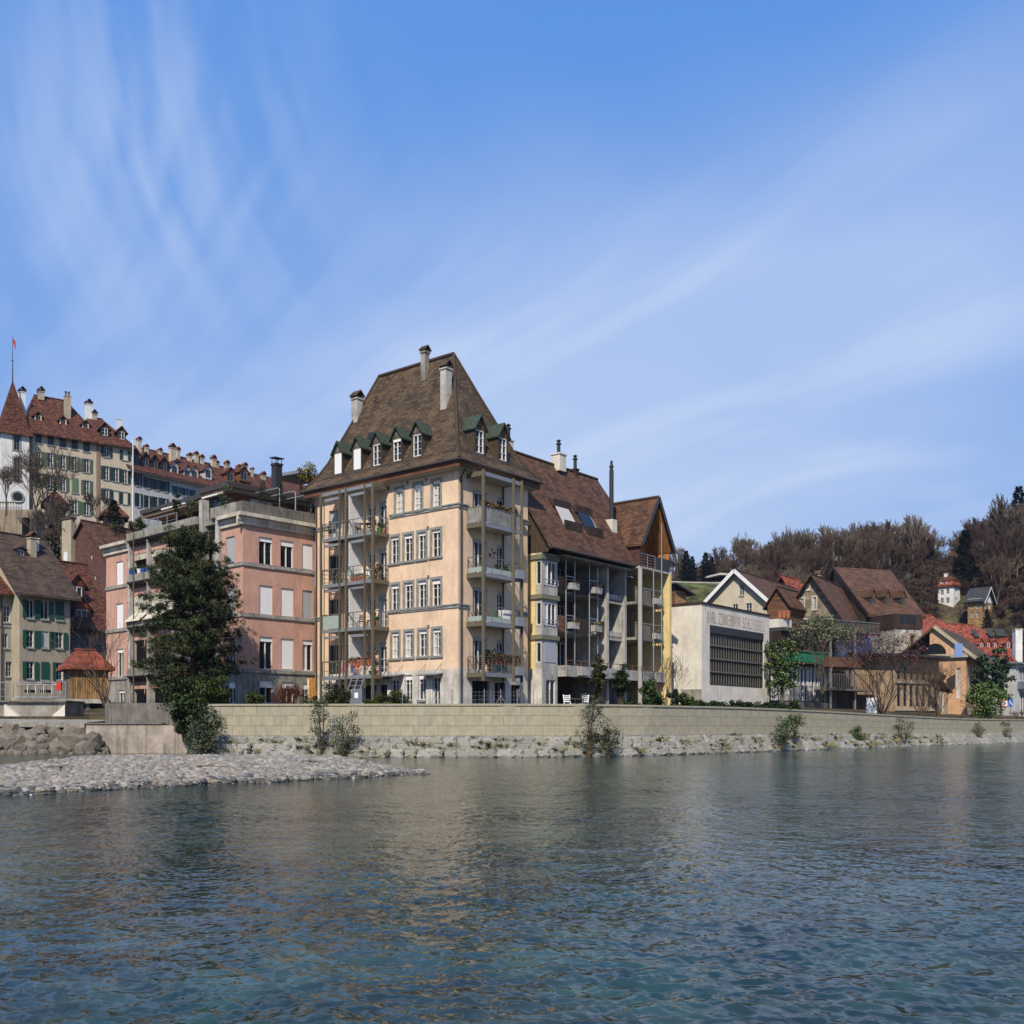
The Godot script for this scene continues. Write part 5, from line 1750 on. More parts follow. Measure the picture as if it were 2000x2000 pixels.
	var shore := part(sb, "shingle_shore", M.gravel_base, self)
	structure(shore)

# ---------------------------------------------------------------- the white workshop with its painted name
var FW := Fr.new(1370.7, 84, 0.8)
func workshop() -> void:
	var h := thing("locksmith_workshop", "off-white flat-roofed workshop with large barred window and faded brown lettering", "workshop", FW.tr)
	var W := 12.9; var D := 12.0
	var a := FW.rt(1386.2, 1222); var b := FW.rt(1491.4, 1340)
	var o := [a.x, b.x, 4.88, 9.88]
	wall(h, Transform3D(), [[2.2, 0, W], [11.5, 0, W]], [o], M.offwhite, "wall", 0.35)
	wall(h, Fr.left(), [[2.2, -D, 0], [11.5, -D, 0]], [], M.offwhite)
	wall(h, Transform3D(Basis(Vector3(0, 0, -1), Vector3.UP, Vector3(1, 0, 0)), Vector3(W, 0, 0)), [[2.2, 0, D], [11.5, 0, D]], [], M.offwhite)
	var r := MB.new()
	r.box(-0.08, W + 0.08, 11.5, 11.68, -D, 0.08)
	part(r, "roof_edge", M.wood_dark, h)
	var pl := MB.new()
	pl.xf = Fr.left()
	pl.box(-1.9, -0.02, 2.2, 4.5, 0.003, 0.06)
	part(pl, "plinth", M.concrete, h)
	# the window: steel frame, panes, bars
	var w: float = o[1] - o[0]
	var f := MB.new()
	f.xf = Transform3D(Basis(), Vector3(o[0], o[2], -0.2))
	f.box(0, w, 4.35, 5.0, 0.0, 0.2)
	f.box(0, 0.1, 0, 4.35, 0, 0.12); f.box(w - 0.1, w, 0, 4.35, 0, 0.12); f.box(0.1, w - 0.1, 0, 0.1, 0, 0.12)
	var win := part(f, "window", M.black_metal, h)
	var g := MB.new()
	g.xf = f.xf
	g.box(0.05, w - 0.05, 0.05, 4.4, -0.06, -0.03)
	part(g, "pane", M.glass, win)
	for k in 3:
		var q := MB.new()
		q.xf = f.xf
		q.box(0.1, w - 0.1, 1.1 * (k + 1) - 0.02, 1.1 * (k + 1) + 0.1, 0.05, 0.16)
		part(q, "transom", M.rail, win)
	for k in 21:
		var q := MB.new()
		q.xf = f.xf
		var x := w * (k + 1) / 22.0
		q.box(x - 0.035, x + 0.035, 0.1, 4.35, 0.02, 0.08)
		part(q, "bar", M.rail, win)
	# painted lettering, as thick as paint; the last letters have weathered paler
	var x0 := FW.rt(1381, 1200).x; var x1 := FW.rt(1493, 1220).x
	var words := "KARL ZIMMERMANN SCHLOSSEREI"
	var font := SystemFont.new()
	font.font_names = PackedStringArray(["Droid Sans"])
	mat("lettering_faded", 0.52, 0.42, 0.33, 0.95, "concrete", 1.1)
	var step := (x1 - x0) / words.length()
	for i in words.length():
		if words[i] == " ": continue
		var t := TextMesh.new()
		t.text = words[i]
		t.font = font
		t.font_size = 64
		t.pixel_size = 0.0205
		t.depth = 0.006
		t.material = M.lettering_faded if i > 20 or i in [9, 13] else M.lettering
		var m := MeshInstance3D.new()
		m.name = "letter"
		m.mesh = t
		m.transform = Transform3D(Basis.from_scale(Vector3(minf(1.1, step * 0.8 / maxf(t.get_aabb().size.x, 0.05)), 1, 1)), Vector3(x0 + (i + 0.5) * step, 10.5, 0.004))
		h.add_child(m, true)

# ---------------------------------------------------------------- everything to the right of the workshop
func right_houses() -> void:
	# cream gabled house behind the workshop
	var st := {"cols": 2, "rows": 2, "sill": true, "sm": M.sandstone}
	var f := Fr.new(1498, 122, 0.7)
	var D := -f.lf(1380, 1180).x
	var ye := f.lf(1498, 1170).y; var yr := f.lf(1445.7, 1116).y
	var h := house("gabled_house", "cream gabled house with red tile roof behind the white workshop", f, 20.0, D, 3.0, ye, yr, "x", 0, 0, M.cream, M.tile_redbrown, [], [[1444, 1453, 1141, 1163], [1431, 1441, 1180, 1200], [1457, 1468, 1178, 1200]], st, 0.7)
	for s in [-1, 1]:
		var b := MB.new()
		b.xf = Fr.left()
		var half := D / 2 + 0.7
		var dr := 0.7 * (yr - ye) / (D / 2)
		b.bar(Vector3(-D / 2 + s * half, ye - dr + 0.02, 0.72), Vector3(-D / 2, yr + 0.06, 0.72), 0.08, 0.42)
		part(b, "bargeboard", M.white_paint, h)
	# brown boarded gable and the small red roofs
	f = Fr.new(1540, 112, 0.75)
	D = -f.lf(1499, 1180).x
	house("boarded_barn", "small barn clad in red-brown boards with gabled roof", f, 8.0, D, 3.0, f.lf(1540, 1178).y, f.lf(1519, 1149).y, "x", 0, 0, M.brown_boards, M.tile_redbrown, [], [], st, 0.4, "barn")
	f = Fr.new(1546, 140, 0.9)
	D = -f.lf(1508, 1160).x
	house("red_roofed_house", "house of which only the orange-red hipped roof shows over the barn", f, 8.0, D, 5.0, f.lf(1546, 1158).y, f.lf(1530, 1126).y, "x", 0.01, 3.0, M.apricot, M.tile_orange, [], [], st, 0.4)
	# stone gable house
	f = Fr.new(1650, 113, 0.62)
	D = -f.lf(1527, 1190).x
	ye = f.lf(1650, 1212).y; yr = f.lf(1576, 1126).y
	h = house("stone_house", "ochre stone gabled house with steep brown roof and deep eaves", f, 13.0, D, 3.0, ye, yr, "x", 0, 0, M.stone_wall, M.tile_redbrown, [], [[1563, 1570, 1169, 1190], [1588, 1594, 1166, 1190], [1577, 1581, 1142, 1152], [1562, 1575, 1210, 1225]], {"cols": 2, "rows": 4, "sur": 0.14, "sm": M.cream_trim}, 0.9)
	chimney(h, 4.0, -D / 2 - 0.5, yr - 0.6, yr + 0.5, 0.55, 0.55, M.beige, M.tile_dark)
	# the long barn-like house with the great brown roof
	f = Fr.new(1699, 118, 3.0)
	var W := f.rt(1802, 1240).x
	var deep := 11.0
	yr = f.rt(1680, 1110, -deep / 2).y
	ye = f.rt(1699, 1203).y
	h = thing("great_roofed_house", "long house with huge brown roof, three pointed dormers and olive verge", "house", f.tr)
	var rp := MB.new()
	var ra := f.rt(1626, 1108, -deep).x; var rb := f.rt(1739, 1112, -deep).x
	var yr2 := f.rt(1680, 1110, -deep).y
	var ea := f.rt(1695, 1199, 0.8); var eb := f.rt(1809, 1204, 0.8)
	rp.slab([Vector3(ea.x, ea.y, 0.8), Vector3(eb.x, eb.y, 0.8), Vector3(rb, yr2, -deep), Vector3(ra, yr2, -deep)], 0.3)
	rp.slab([Vector3(ra, yr2, -deep), Vector3(rb, yr2, -deep), Vector3(rb + 4, ye, -deep * 2), Vector3(ra + 4, ye, -deep * 2)], 0.3)
	rp.slab([Vector3(eb.x, eb.y, 0.8), Vector3(eb.x + 2, ye, -deep * 2), Vector3(rb, yr2, -deep)], 0.3)
	part(rp, "roof", M.tile_redbrown, h)
	var gv := MB.new()      # olive gable end under the left verge
	gv.slab([Vector3(ea.x - 0.4, 3.0, 0.2), Vector3(ea.x + 0.2, 3.0, 0.2), Vector3(ra + 0.8, 3.0, -deep), Vector3(ra, 3.0, -deep)], 0.1)
	gv.quad(Vector3(ra + 0.15, 3.0, -deep), Vector3(ea.x + 0.15, 3.0, 0.3), Vector3(ea.x + 0.15, ea.y - 0.35, 0.3), Vector3(ra + 0.15, yr2 - 0.35, -deep))
	part(gv, "gable_wall", M.olive_boards, h)
	var vb := MB.new()
	vb.bar(Vector3(ea.x, ea.y - 0.1, 0.8), Vector3(ra, yr2 - 0.1, -deep), 0.12, 0.45)
	part(vb, "bargeboard", M.wood_dark, h)
	wall(h, Transform3D(), [[3.0, 0, W], [ye - 0.2, 0, W]], [], M.beige_dim)
	var sl := (yr2 - ea.y) / (deep + 0.8)
	for q in [[1706, 1189], [1733, 1189], [1764, 1190]]:
		var dz := 1.6
		var p := f.rt(q[0], q[1], -dz)
		var Fd := Transform3D(Basis(), Vector3(0, 0, -dz))
		dormer(h, Fd, p.x, p.y, 0.72, 1.55, 0.75, 2.0, M.gutter, M.tile_redbrown, {"frame": 0.1, "wh": 1.5, "board": M.wood_red, "fm": M.rail, "rows": 2, "over": 0.08})
	# its white rubble stair tower
	f = Fr.new(1747, 112, 3.0)
	W = f.rt(1799, 1250).x
	var t := thing("rubble_tower", "white rubble-walled tower with half-timbered top below the great roof", "tower", f.tr)
	var wy := [f.rt(1782, 1267).y, f.rt(1782, 1240).y]
	var wx := [f.rt(1779, 1250).x, f.rt(1786, 1250).x]
	wall(t, Transform3D(), [[3.0, 0, W], [f.rt(1780, 1228).y, 0, W]], [[wx[0], wx[1], wy[0], wy[1]]], M.rubble_white)
	window(t, Transform3D(), [wx[0], wx[1], wy[0], wy[1]], {"cols": 1, "rows": 3, "sur": 0.18, "sm": M.quoin, "fm": M.rail})
	wall(t, Fr.left(), [[3.0, -4, 0], [f.rt(1780, 1228).y, -4, 0]], [], M.rubble_white)
	var tb := MB.new()
	var yb := f.rt(1780, 1228).y
	tb.box(-0.1, W + 0.1, yb, yb + 0.25, -4, 0.12)
	tb.box(-0.02, W, yb + 0.26, yb + 1.6, -4, 0.0)
	var tn := part(tb, "timber_storey", M.wood_dark, t)
	for k in 3:
		var b := MB.new()
		b.box(0.75 + k * 0.75, 1.3 + k * 0.75, yb + 0.55, yb + 1.5, 0.005, 0.03)
		part(b, "pane", M.glass, tn)
	# low workshop shed: white slatted front, green boat-shaped balcony, dark hall
	f = Fr.new(1504, 99, 1.1)
	W = f.rt(1614, 1340).x
	t = thing("slatted_workshop", "low workshop with white slatted front and dark gaps beside the white workshop", "workshop", f.tr)
	var y0 := f.rt(1560, 1369).y; var y1 := f.rt(1560, 1302).y
	wall(t, Transform3D(), [[2.4, 0, W], [y1, 0, W]], [], M.glass, "glazing")
	var n := 15
	for k in n:
		var b := MB.new()
		b.box(W * (k + 0.2) / n, W * (k + (0.62 if k % 3 else 0.8)) / n, y0, y1 - 0.15, 0.01, 0.14)
		part(b, "slat", M.white_wall, t)
	var rr := MB.new()
	rr.box(-0.3, W + 0.3, y1, y1 + 0.3, -8, 0.6)
	part(rr, "roof_slab", M.wood_dark, t)
	for k in 12:
		var b := MB.new()
		b.box(W * (k + 0.5) / 12 - 0.05, W * (k + 0.5) / 12 + 0.05, y1 - 0.25, y1 - 0.004, 0.15, 0.58)
		part(b, "rafter_end", M.offwhite, t)
	railing(t, [Vector3(0, 0, 1.1), Vector3(W, 0, 1.1)], y0 - 0.1, 1.5, M.rail, 1, null, 0, 0.7)
	var hg := MB.new()
	hg.box(-0.2, W, 2.3, y0 - 0.15, 0.3, 1.2)
	part(hg, "wicker_screen", M.wood_grey, t)
	# upper part: green balcony with cabins
	var gb := thing("green_balcony", "green painted balcony parapet above the slatted workshop front", "balcony", f.tr)
	var ga := f.rt(1556, 1290, 1.2).x; var gc := f.rt(1624, 1290, 1.2).x
	var gy := y1 + 0.32
	var q0 := MB.new()
	q0.box(ga, gc, gy, gy + 1.05, 1.1, 1.2)
	q0.box(ga, ga + 0.1, gy, gy + 1.05, -1.5, 1.1)
	q0.box(gc - 0.1, gc, gy, gy + 1.05, -1.5, 1.1)
	part(q0, "parapet", M.paint_green, gb)
	for k in 7:
		var b := MB.new()
		var x := lerpf(ga + 0.3, gc - 0.3, k / 6.0)
		b.box(x - 0.12, x + 0.12, gy + 0.1, gy + 0.8, 1.203, 1.27)
		part(b, "panel", M.paint_green, gb)
	var q1 := MB.new()
	q1.box(ga - 0.1, gc + 0.1, gy + 1.05, gy + 1.15, 1.0, 1.32)
	part(q1, "rail_cap", M.paint_green, gb)
	var cb := thing("studio_cabin", "flat-roofed studio with dark eaves and timber wall above the green balcony", "building", f.tr)
	var c0 := f.rt(1530, 1260, -1.5).x; var c1 := f.rt(1635, 1260, -1.5).x
	wall(cb, Transform3D(Basis(), Vector3(0, 0, -1.5)), [[y1 + 0.3, c0, c1], [y1 + 3.2, c0, c1]], [[c0 + 1.0, c0 + 1.9, y1 + 0.5, y1 + 2.4], [c0 + 3.2, c0 + 4.0, y1 + 0.5, y1 + 2.6]], M.wood_red)
	window(cb, Transform3D(Basis(), Vector3(0, 0, -1.5)), [c0 + 1.0, c0 + 1.9, y1 + 0.5, y1 + 2.4], {"sill": false, "cols": 1, "rows": 1}, "door")
	window(cb, Transform3D(Basis(), Vector3(0, 0, -1.5)), [c0 + 3.2, c0 + 4.0, y1 + 0.5, y1 + 2.6], {"sill": false, "cols": 1, "rows": 1}, "door")
	var cr := MB.new()
	cr.box(c0 - 1.5, c1 + 4.0, y1 + 3.5, y1 + 3.9, -8, -0.6)
	part(cr, "roof_slab", M.slate, cb)
	var cw := MB.new()
	cw.box(c0 + 2.0, c1 + 0.5, y1 + 3.0, y1 + 3.5, -1.4, -1.2)
	part(cw, "white_band", M.white_wall, cb)
	var cs := MB.new()
	cs.box(c0 - 3.0, c0 + 0.4, y1 + 0.3, y1 + 3.4, -6, -0.9)
	part(cs, "dark_cladding", M.wood_dark, cb)
	var pot := MB.new()
	for k in 3: pot.lathe([[0.2, 0], [0.26, 0.6], [0.3, 0.62], [0.28, 0.7]], f.tr.affine_inverse() * at(1523 + k * 8, 1207, 104), 8)
	part(pot, "chimney_pot", M.terracotta, cb)
	var wb := MB.new()
	wb.xf = Transform3D(Basis(), f.tr.affine_inverse() * at(1522, 1222, 104.5))
	wb.box(-1.0, 1.3, -2.0, 0.6, -0.6, 0.6)
	part(wb, "chimney_stack", M.offwhite, cb)
	# dark open hall to the right with steel grid roof and pale blue wall
	f = Fr.new(1620, 103, 1.6)
	W = f.rt(1722, 1300).x
	var hl := thing("open_hall", "dark open hall with steel lattice roof and pale blue wall behind shrubs", "hall", f.tr)
	y1 = f.rt(1660, 1298).y; var y2 := f.rt(1660, 1228).y; y0 = f.rt(1660, 1345).y
	var e := MB.new()
	e.box(0, W, 2.4, y1 - 0.3, -3.0, -2.5)
	part(e, "back_wall", M.wood_grey, hl)
	var e2 := MB.new()
	e2.box(-0.3, W * 0.55, y1 - 0.3, y1 + 0.7, -2.6, 0.3)
	part(e2, "fascia", M.brown_boards, hl)
	var e3 := MB.new()
	e3.box(f.rt(1636, 1260, -2.0).x, f.rt(1702, 1260, -2.0).x, y1 + 0.7, y2 - 0.4, -2.4, -2.0)
	part(e3, "blue_wall", M.pale_blue, hl)
	var e4 := MB.new()
	e4.box(-0.6, f.rt(1716, 1230).x, y2 + 0.7, y2 + 0.8, -5, 0.2)
	e4.box(-0.6, f.rt(1716, 1230).x, y2 - 0.4, y2 - 0.3, -5, 0.2)
	for k in 30:
		var x := lerpf(-0.55, f.rt(1715, 1230).x, k / 29.0)
		e4.box(x - 0.02, x + 0.02, y2 - 0.3, y2 + 0.7, 0.1, 0.16)
	for k in 8: e4.box(-0.6, f.rt(1716, 1230).x, y2 - 0.2 + k * 0.11, y2 - 0.17 + k * 0.11, 0.08, 0.1)
	part(e4, "lattice_roof", M.rail, hl)
	for k in 3:
		var b := MB.new()
		b.box(k * W / 2.2, k * W / 2.2 + 0.16, 2.4, y2 - 0.4, 0.0, 0.16)
		part(b, "post", M.galvanised, hl)
	railing(hl, [Vector3(-0.2, 0, 0.6), Vector3(W * 0.75, 0, 0.6)], y0, 1.4, M.rail, 0, null, 0, 0.32)
	var e5 := MB.new()
	e5.box(-0.4, W * 0.75, y0 - 0.25, y0 - 0.05, -2.5, 0.8)
	part(e5, "deck", M.wood_grey, hl)
	var ws := thing("notice_board", "blank white board standing on the wall below the pink-flowering shrub", "board", at(1702, 1379, 92))
	var wm := MB.new()
	wm.box(-0.45, 0.45, -0.7, 0.75, -0.05, 0.05)
	part(wm, "face", M.white_paint, ws)
	var wl := MB.new()
	for s in [-0.35, 0.35]: wl.box(s - 0.04, s + 0.04, -1.4, 0.6, -0.12, -0.051)
	part(wl, "leg", M.galvanised, ws)
	# ochre colonnaded building
	f = Fr.new(1748, 104, 1.5)
	W = f.rt(1834, 1340).x
	t = thing("colonnade_building", "ochre building with two rows of narrow pilasters behind bare shrubs", "building", f.tr)
	y1 = f.rt(1790, 1283).y
	var ops := []
	for row in [[1303, 1328], [1336, 1380]]:
		for k in 7:
			var xa := W * (k + 0.35) / 7.2; var xb := W * (k + 0.85) / 7.2
			ops.append([xa, xb, f.rt(1790, row[1]).y, f.rt(1790, row[0]).y])
	wall(t, Transform3D(), [[2.3, 0, W], [y1, 0, W]], ops, M.apricot_old, "wall", 0.12)
	wall(t, Fr.left(), [[2.3, -6, 0], [y1, -6, 0]], [], M.apricot_old)
	for o in ops: window(t, Transform3D(), o, {"cols": 1, "rows": 3, "sill": false, "fm": M.rail, "inset": 0.07, "bar": 0.03})
	for row in [1333, 1386]:
		var b := MB.new()
		var yy := f.rt(1790, row).y
		b.box(-0.05, W, yy - 0.12, yy + 0.1, 0.003, 0.15)
		part(b, "string_course", M.beige, t)
	var ar := MB.new()
	ar.slab([Vector3(-1.0, y1 + 0.15, 1.2), Vector3(W + 0.2, y1 + 0.15, 1.2), Vector3(W + 0.2, y1 + 0.6, -6), Vector3(-1.0, y1 + 0.6, -6)], 0.25)
	part(ar, "roof", M.slate, t)
	for k in 3:
		var b := MB.new()
		b.bar(Vector3(0.6 + k * 2.2, y1 - 1.5, 0.02), Vector3(0.2 + k * 2.2, y1 - 0.1, 1.1), 0.08, 0.1)
		part(b, "strut", M.wood_grey, t)
	# lean-to right of it
	f = Fr.new(1834, 105, 1.5)
	W = f.rt(1852, 1350).x
	t = thing("lean_to", "small lean-to with brown sloping roof against the apricot hall", "shed", f.tr)
	wall(t, Transform3D(), [[2.3, 0, W], [f.rt(1842, 1352).y, 0, W]], [[0.5, 0.9, 3.0, 5.0]], M.apricot_old)
	window(t, Transform3D(), [0.5, 0.9, 3.0, 5.0], {"cols": 1, "rows": 2, "sill": false})
	var lr := MB.new()
	lr.slab([Vector3(-0.3, f.rt(1836, 1325).y, 0.4), Vector3(W + 0.2, f.rt(1852, 1350).y, 0.4), Vector3(W + 0.2, f.rt(1852, 1350).y, -1.2), Vector3(-0.3, f.rt(1836, 1325).y, -1.2)], 0.2)
	part(lr, "roof", M.tile_redbrown, t)
	# apricot gabled hall
	f = Fr.new(1887, 108, 0.7)
	D = -f.lf(1816, 1300).x
	t = thing("apricot_hall", "apricot gabled hall with tall narrow windows and brown roof", "hall", f.tr)
	var aw := f.lf(1887, 1281).y
	var wins := [open_l(f, 1868, 1876, 1305, 1363)]
	wall(t, Fr.left(), [[2.3, -D, 0], [aw, -D, 0]], wins, M.apricot)
	for o in wins: window(t, Fr.left(), o, {"cols": 1, "rows": 1, "sill": false, "glass": M.curtain, "inset": 0.12})
	var yp := f.lf(1822, 1228).y
	wall(t, Fr.left(), [[aw, -D, 0], [yp, -D, -D + 1.0]], [], M.apricot, "gable_wall")
	var co := MB.new()
	co.xf = Fr.left()
	co.box(-D - 0.2, 0.25, aw - 0.15, aw + 0.25, 0.003, 0.35)
	part(co, "cornice", M.beige, t)
	var arch := MB.new()
	arch.xf = Fr.left() * Transform3D(Basis(), Vector3(f.lf(1826, 1255).x, aw + 0.3, 0.02))
	for k in 12:
		var a0 := PI * k / 12; var a1 := PI * (k + 1) / 12
		arch.tri(Vector3.ZERO, Vector3(cos(a0), sin(a0), 0) * 1.15, Vector3(cos(a1), sin(a1), 0) * 1.15)
	part(arch, "lunette_window", M.glass, t)
	var ops2 := [[2.2, 2.8, 4.0, 8.0], [3.8, 4.4, 4.0, 8.0], [5.4, 6.0, 4.0, 8.0], [7.0, 7.6, 4.0, 8.0]]
	wall(t, Transform3D(), [[2.3, 0, 12], [aw, 0, 12]], ops2, M.apricot)
	for o in ops2: window(t, Transform3D(), o, {"cols": 1, "rows": 4, "sill": false, "fm": M.rail})
	var ht := MB.new()
	ht.slab([Vector3(-0.35, aw - 0.45, 1.3), Vector3(13, aw - 0.45, 1.3), Vector3(13, yp + 0.3, -D + 0.5), Vector3(-0.35, yp + 0.3, -D + 0.5)], 0.25)
	ht.slab([Vector3(-0.35, yp + 0.3, -D + 0.5), Vector3(13, yp + 0.3, -D + 0.5), Vector3(13, aw, -2 * D), Vector3(-0.35, aw, -2 * D)], 0.25)
	part(ht, "roof", M.tile_brown, t)
	var hb := MB.new()
	hb.bar(Vector3(-0.4, aw - 0.5, 1.3), Vector3(-0.4, yp + 0.2, -D + 0.5), 0.1, 0.35)
	part(hb, "bargeboard", M.beige, t)
	var bs := MB.new()
	bs.xf = f.tr.affine_inverse() * Transform3D(Basis(), at(1872, 1270, 105.6))
	bs.box(-0.4, 0.4, -0.7, 0.7, -0.06, 0.06)
	part(bs, "signboard", M.sign_blue, t)
	# red roofs behind
	f = Fr.new(1880, 140, 1.8)
	house("orange_roofed_house", "house with orange tile half-hipped roof and white chimney behind the apricot hall", Fr.new(1812, 150, 1.6), 7.6, 10.0, 6.0, Fr.new(1812, 150, 1.6).rt(1830, 1252).y, Fr.new(1812, 150, 1.6).rt(1822, 1204, -5).y, "x", 3.0, 0, M.white_wall, M.tile_orange)
	f = Fr.new(1806, 155, 2.0)
	W = f.rt(1880, 1250).x
	h = house("long_orange_house", "long house under bright orange-red tiles right of the great brown roof", f, W, 9.0, 6.0, f.rt(1845, 1249).y, f.rt(1850, 1213, -4.5).y, "x", 4.0, 0, M.white_wall, M.tile_orange)
	chimney(h, 4.5, -4.5, f.rt(1820, 1215, -4.5).y - 0.5, f.rt(1828, 1203, -4.5).y, 1.0, 0.8, M.white_wall, M.tile_orange, "plain")
	f = Fr.new(1884, 160, 3.0)
	W = f.rt(1984, 1270).x
	ye = f.rt(1930, 1275).y
	h = house("dormered_orange_house", "long house with orange-red tile roof and four red dormers", f, W, 12.0, 5.0, ye, f.rt(1930, 1224, -6).y, "x", 0.0, 3.0, M.cream, M.tile_orange, [[1970, 1978, 1283, 1294]], [], {"cols": 2, "rows": 2}, 0.6)
	for q in [[1916.5, 1268], [1930, 1268], [1943, 1268], [1969, 1266]]:
		var p := f.rt(q[0], q[1], -0.9)
		dormer(h, Transform3D(Basis(), Vector3(0, 0, -0.9)), p.x, p.y, 1.05, 1.0, 0.7, 1.6, M.paint_red_dull, M.tile_orange, {"frame": 0.16, "wh": 0.95, "board": M.paint_red_dull, "rows": 2, "over": 0.2})
	for q in [[1904, 1238, 0.5], [1933, 1237, 0.5], [1953, 1236, 1.0]]:
		var dz := -3.3
		var p := f.rt(q[0], q[1], dz)
		var b := MB.new()
		b.slab([Vector3(p.x - q[2], p.y - 0.5, dz + 0.62), Vector3(p.x + q[2], p.y - 0.5, dz + 0.62), Vector3(p.x + q[2], p.y + 0.7, dz - 0.4), Vector3(p.x - q[2], p.y + 0.7, dz - 0.4)], 0.08)
		part(b, "skylight", M.slate, h)
	# round-fronted red-roofed house and the modern one at the edge
	f = Fr.new(1968, 128, 1.2)
	D = -f.lf(1928, 1330).x
	W = 4.6
	house("small_orange_house", "cream house with orange hipped roof rising behind the green trees by the road signs", f, W, D, 2.5, f.lf(1968, 1303).y, f.lf(1950, 1278).y + 0.5, "x", 2.4, 2.0, M.cream, M.tile_orange, [[1972, 1974, 1318, 1345, {}], [1977, 1979, 1318, 1345], [1982, 1984, 1318, 1345]], [[1931, 1936, 1320, 1340]], {"cols": 1, "rows": 2}, 0.5)
	f = Fr.new(1984, 118, 1.2)
	t = house("modern_house", "grey and white flat-roofed modern house cut by the right edge", f, 12.0, 8.0, 2.5, f.lf(1984, 1296).y, f.lf(1984, 1294).y, "x", 0, 0, M.grey_wall, M.steel_grey, [[1990, 2003, 1302, 1330], [1992, 2003, 1350, 1390]], [], {"cols": 3, "rows": 1}, 0.5)
	var md := MB.new()
	md.box(0.4, 9, f.rt(1990, 1346).y, f.rt(1990, 1332).y, 0.01, 0.5)
	part(md, "balcony", M.paint_grey_blue, t)
	var tw := thing("white_tower_house", "narrow white chimney-like tower between the orange roofs at the right edge", "tower", at(1987, 1290, 135))
	var tm := MB.new()
	tm.box(-0.45, 0.45, -8.0, 4.0, -0.45, 0.45)
	part(tm, "shaft", M.white_wall, tw)
	var tc := MB.new()
	tc.box(-0.5, 0.5, 4.0, 4.15, -0.5, 0.5)
	part(tc, "cap", M.cream_trim, tw)
	# timber shed peeping over the workshop roof
	f = Fr.new(1318, 108, 1.0)
	var sx := f.rt(1340, 1160).x
	t = thing("timber_shed", "small orange timber shed with dark pent roof above the workshop roof", "shed", f.tr)
	var sy := f.rt(1318, 1152).y
	var sb := MB.new()
	sb.box(0, sx, 8.0, sy, -3.0, 0)
	part(sb, "wall", M.wood_cladding, t)
	var sr := MB.new()
	sr.slab([Vector3(-0.6, sy + 0.7, 0.6), Vector3(sx + 0.9, sy - 0.25, 0.6), Vector3(sx + 0.9, sy - 0.25, -4.5), Vector3(-0.6, sy + 0.7, -4.5)], 0.15)
	part(sr, "roof", M.slate, t)
	var sb2 := MB.new()
	sb2.xf = Fr.left()
	sb2.box(-3.0, 0, 8.0, sy + 0.4, 0.003, 0.05)
	part(sb2, "side_wall", M.brown_boards, t)
	# road signs at the quay
	var s1 := thing("red_arrow_sign", "square red sign with white field and dark arrow at the quay", "sign", at(1962, 1374, 99))
	sign_board(s1, 0.62, 0.75, M.sign_red)
	var wf := MB.new()
	wf.box(-0.22, 0.26, -0.24, 0.24, 0.033, 0.037)
	part(wf, "field", M.white_paint, s1)
	var ch := MB.new()
	ch.xf = Transform3D(Basis(), Vector3(0, 0, 0.0))
	ch.slab([Vector3(-0.02, 0.2, 0.043), Vector3(0.1, 0.2, 0.043), Vector3(0.1, 0.2, 0.038), Vector3(-0.02, 0.2, 0.038)], 0.0)
	for s in [-1, 1]: ch.bar(Vector3(-0.1, s * 0.17, 0.042), Vector3(0.1, 0.0, 0.042), 0.008, 0.1)
	part(ch, "arrow", M.black_metal, s1)
	var s2 := thing("blue_sign", "blue square sign with white diagonal bar beside the red arrow sign", "sign", at(1974, 1373, 99.3))
	sign_board(s2, 0.42, 0.75, M.sign_blue2)
	var dg := MB.new()
	dg.bar(Vector3(-0.16, 0.2, 0.036), Vector3(0.16, -0.2, 0.036), 0.008, 0.08)
	part(dg, "diagonal_bar", M.white_paint, s2)

func sign_board(t: Node3D, w: float, hh: float, m: Material) -> void:
	var b := MB.new()
	b.box(-w / 2, w / 2, -hh / 2, hh / 2, 0.0, 0.03)
	part(b, "board", m, t)
	var p := MB.new()
	p.tube([Vector3(0, -1.6, -0.04), Vector3(0, hh / 2, -0.04)], [0.035, 0.035], 6)
	part(p, "post", M.galvanised, t)

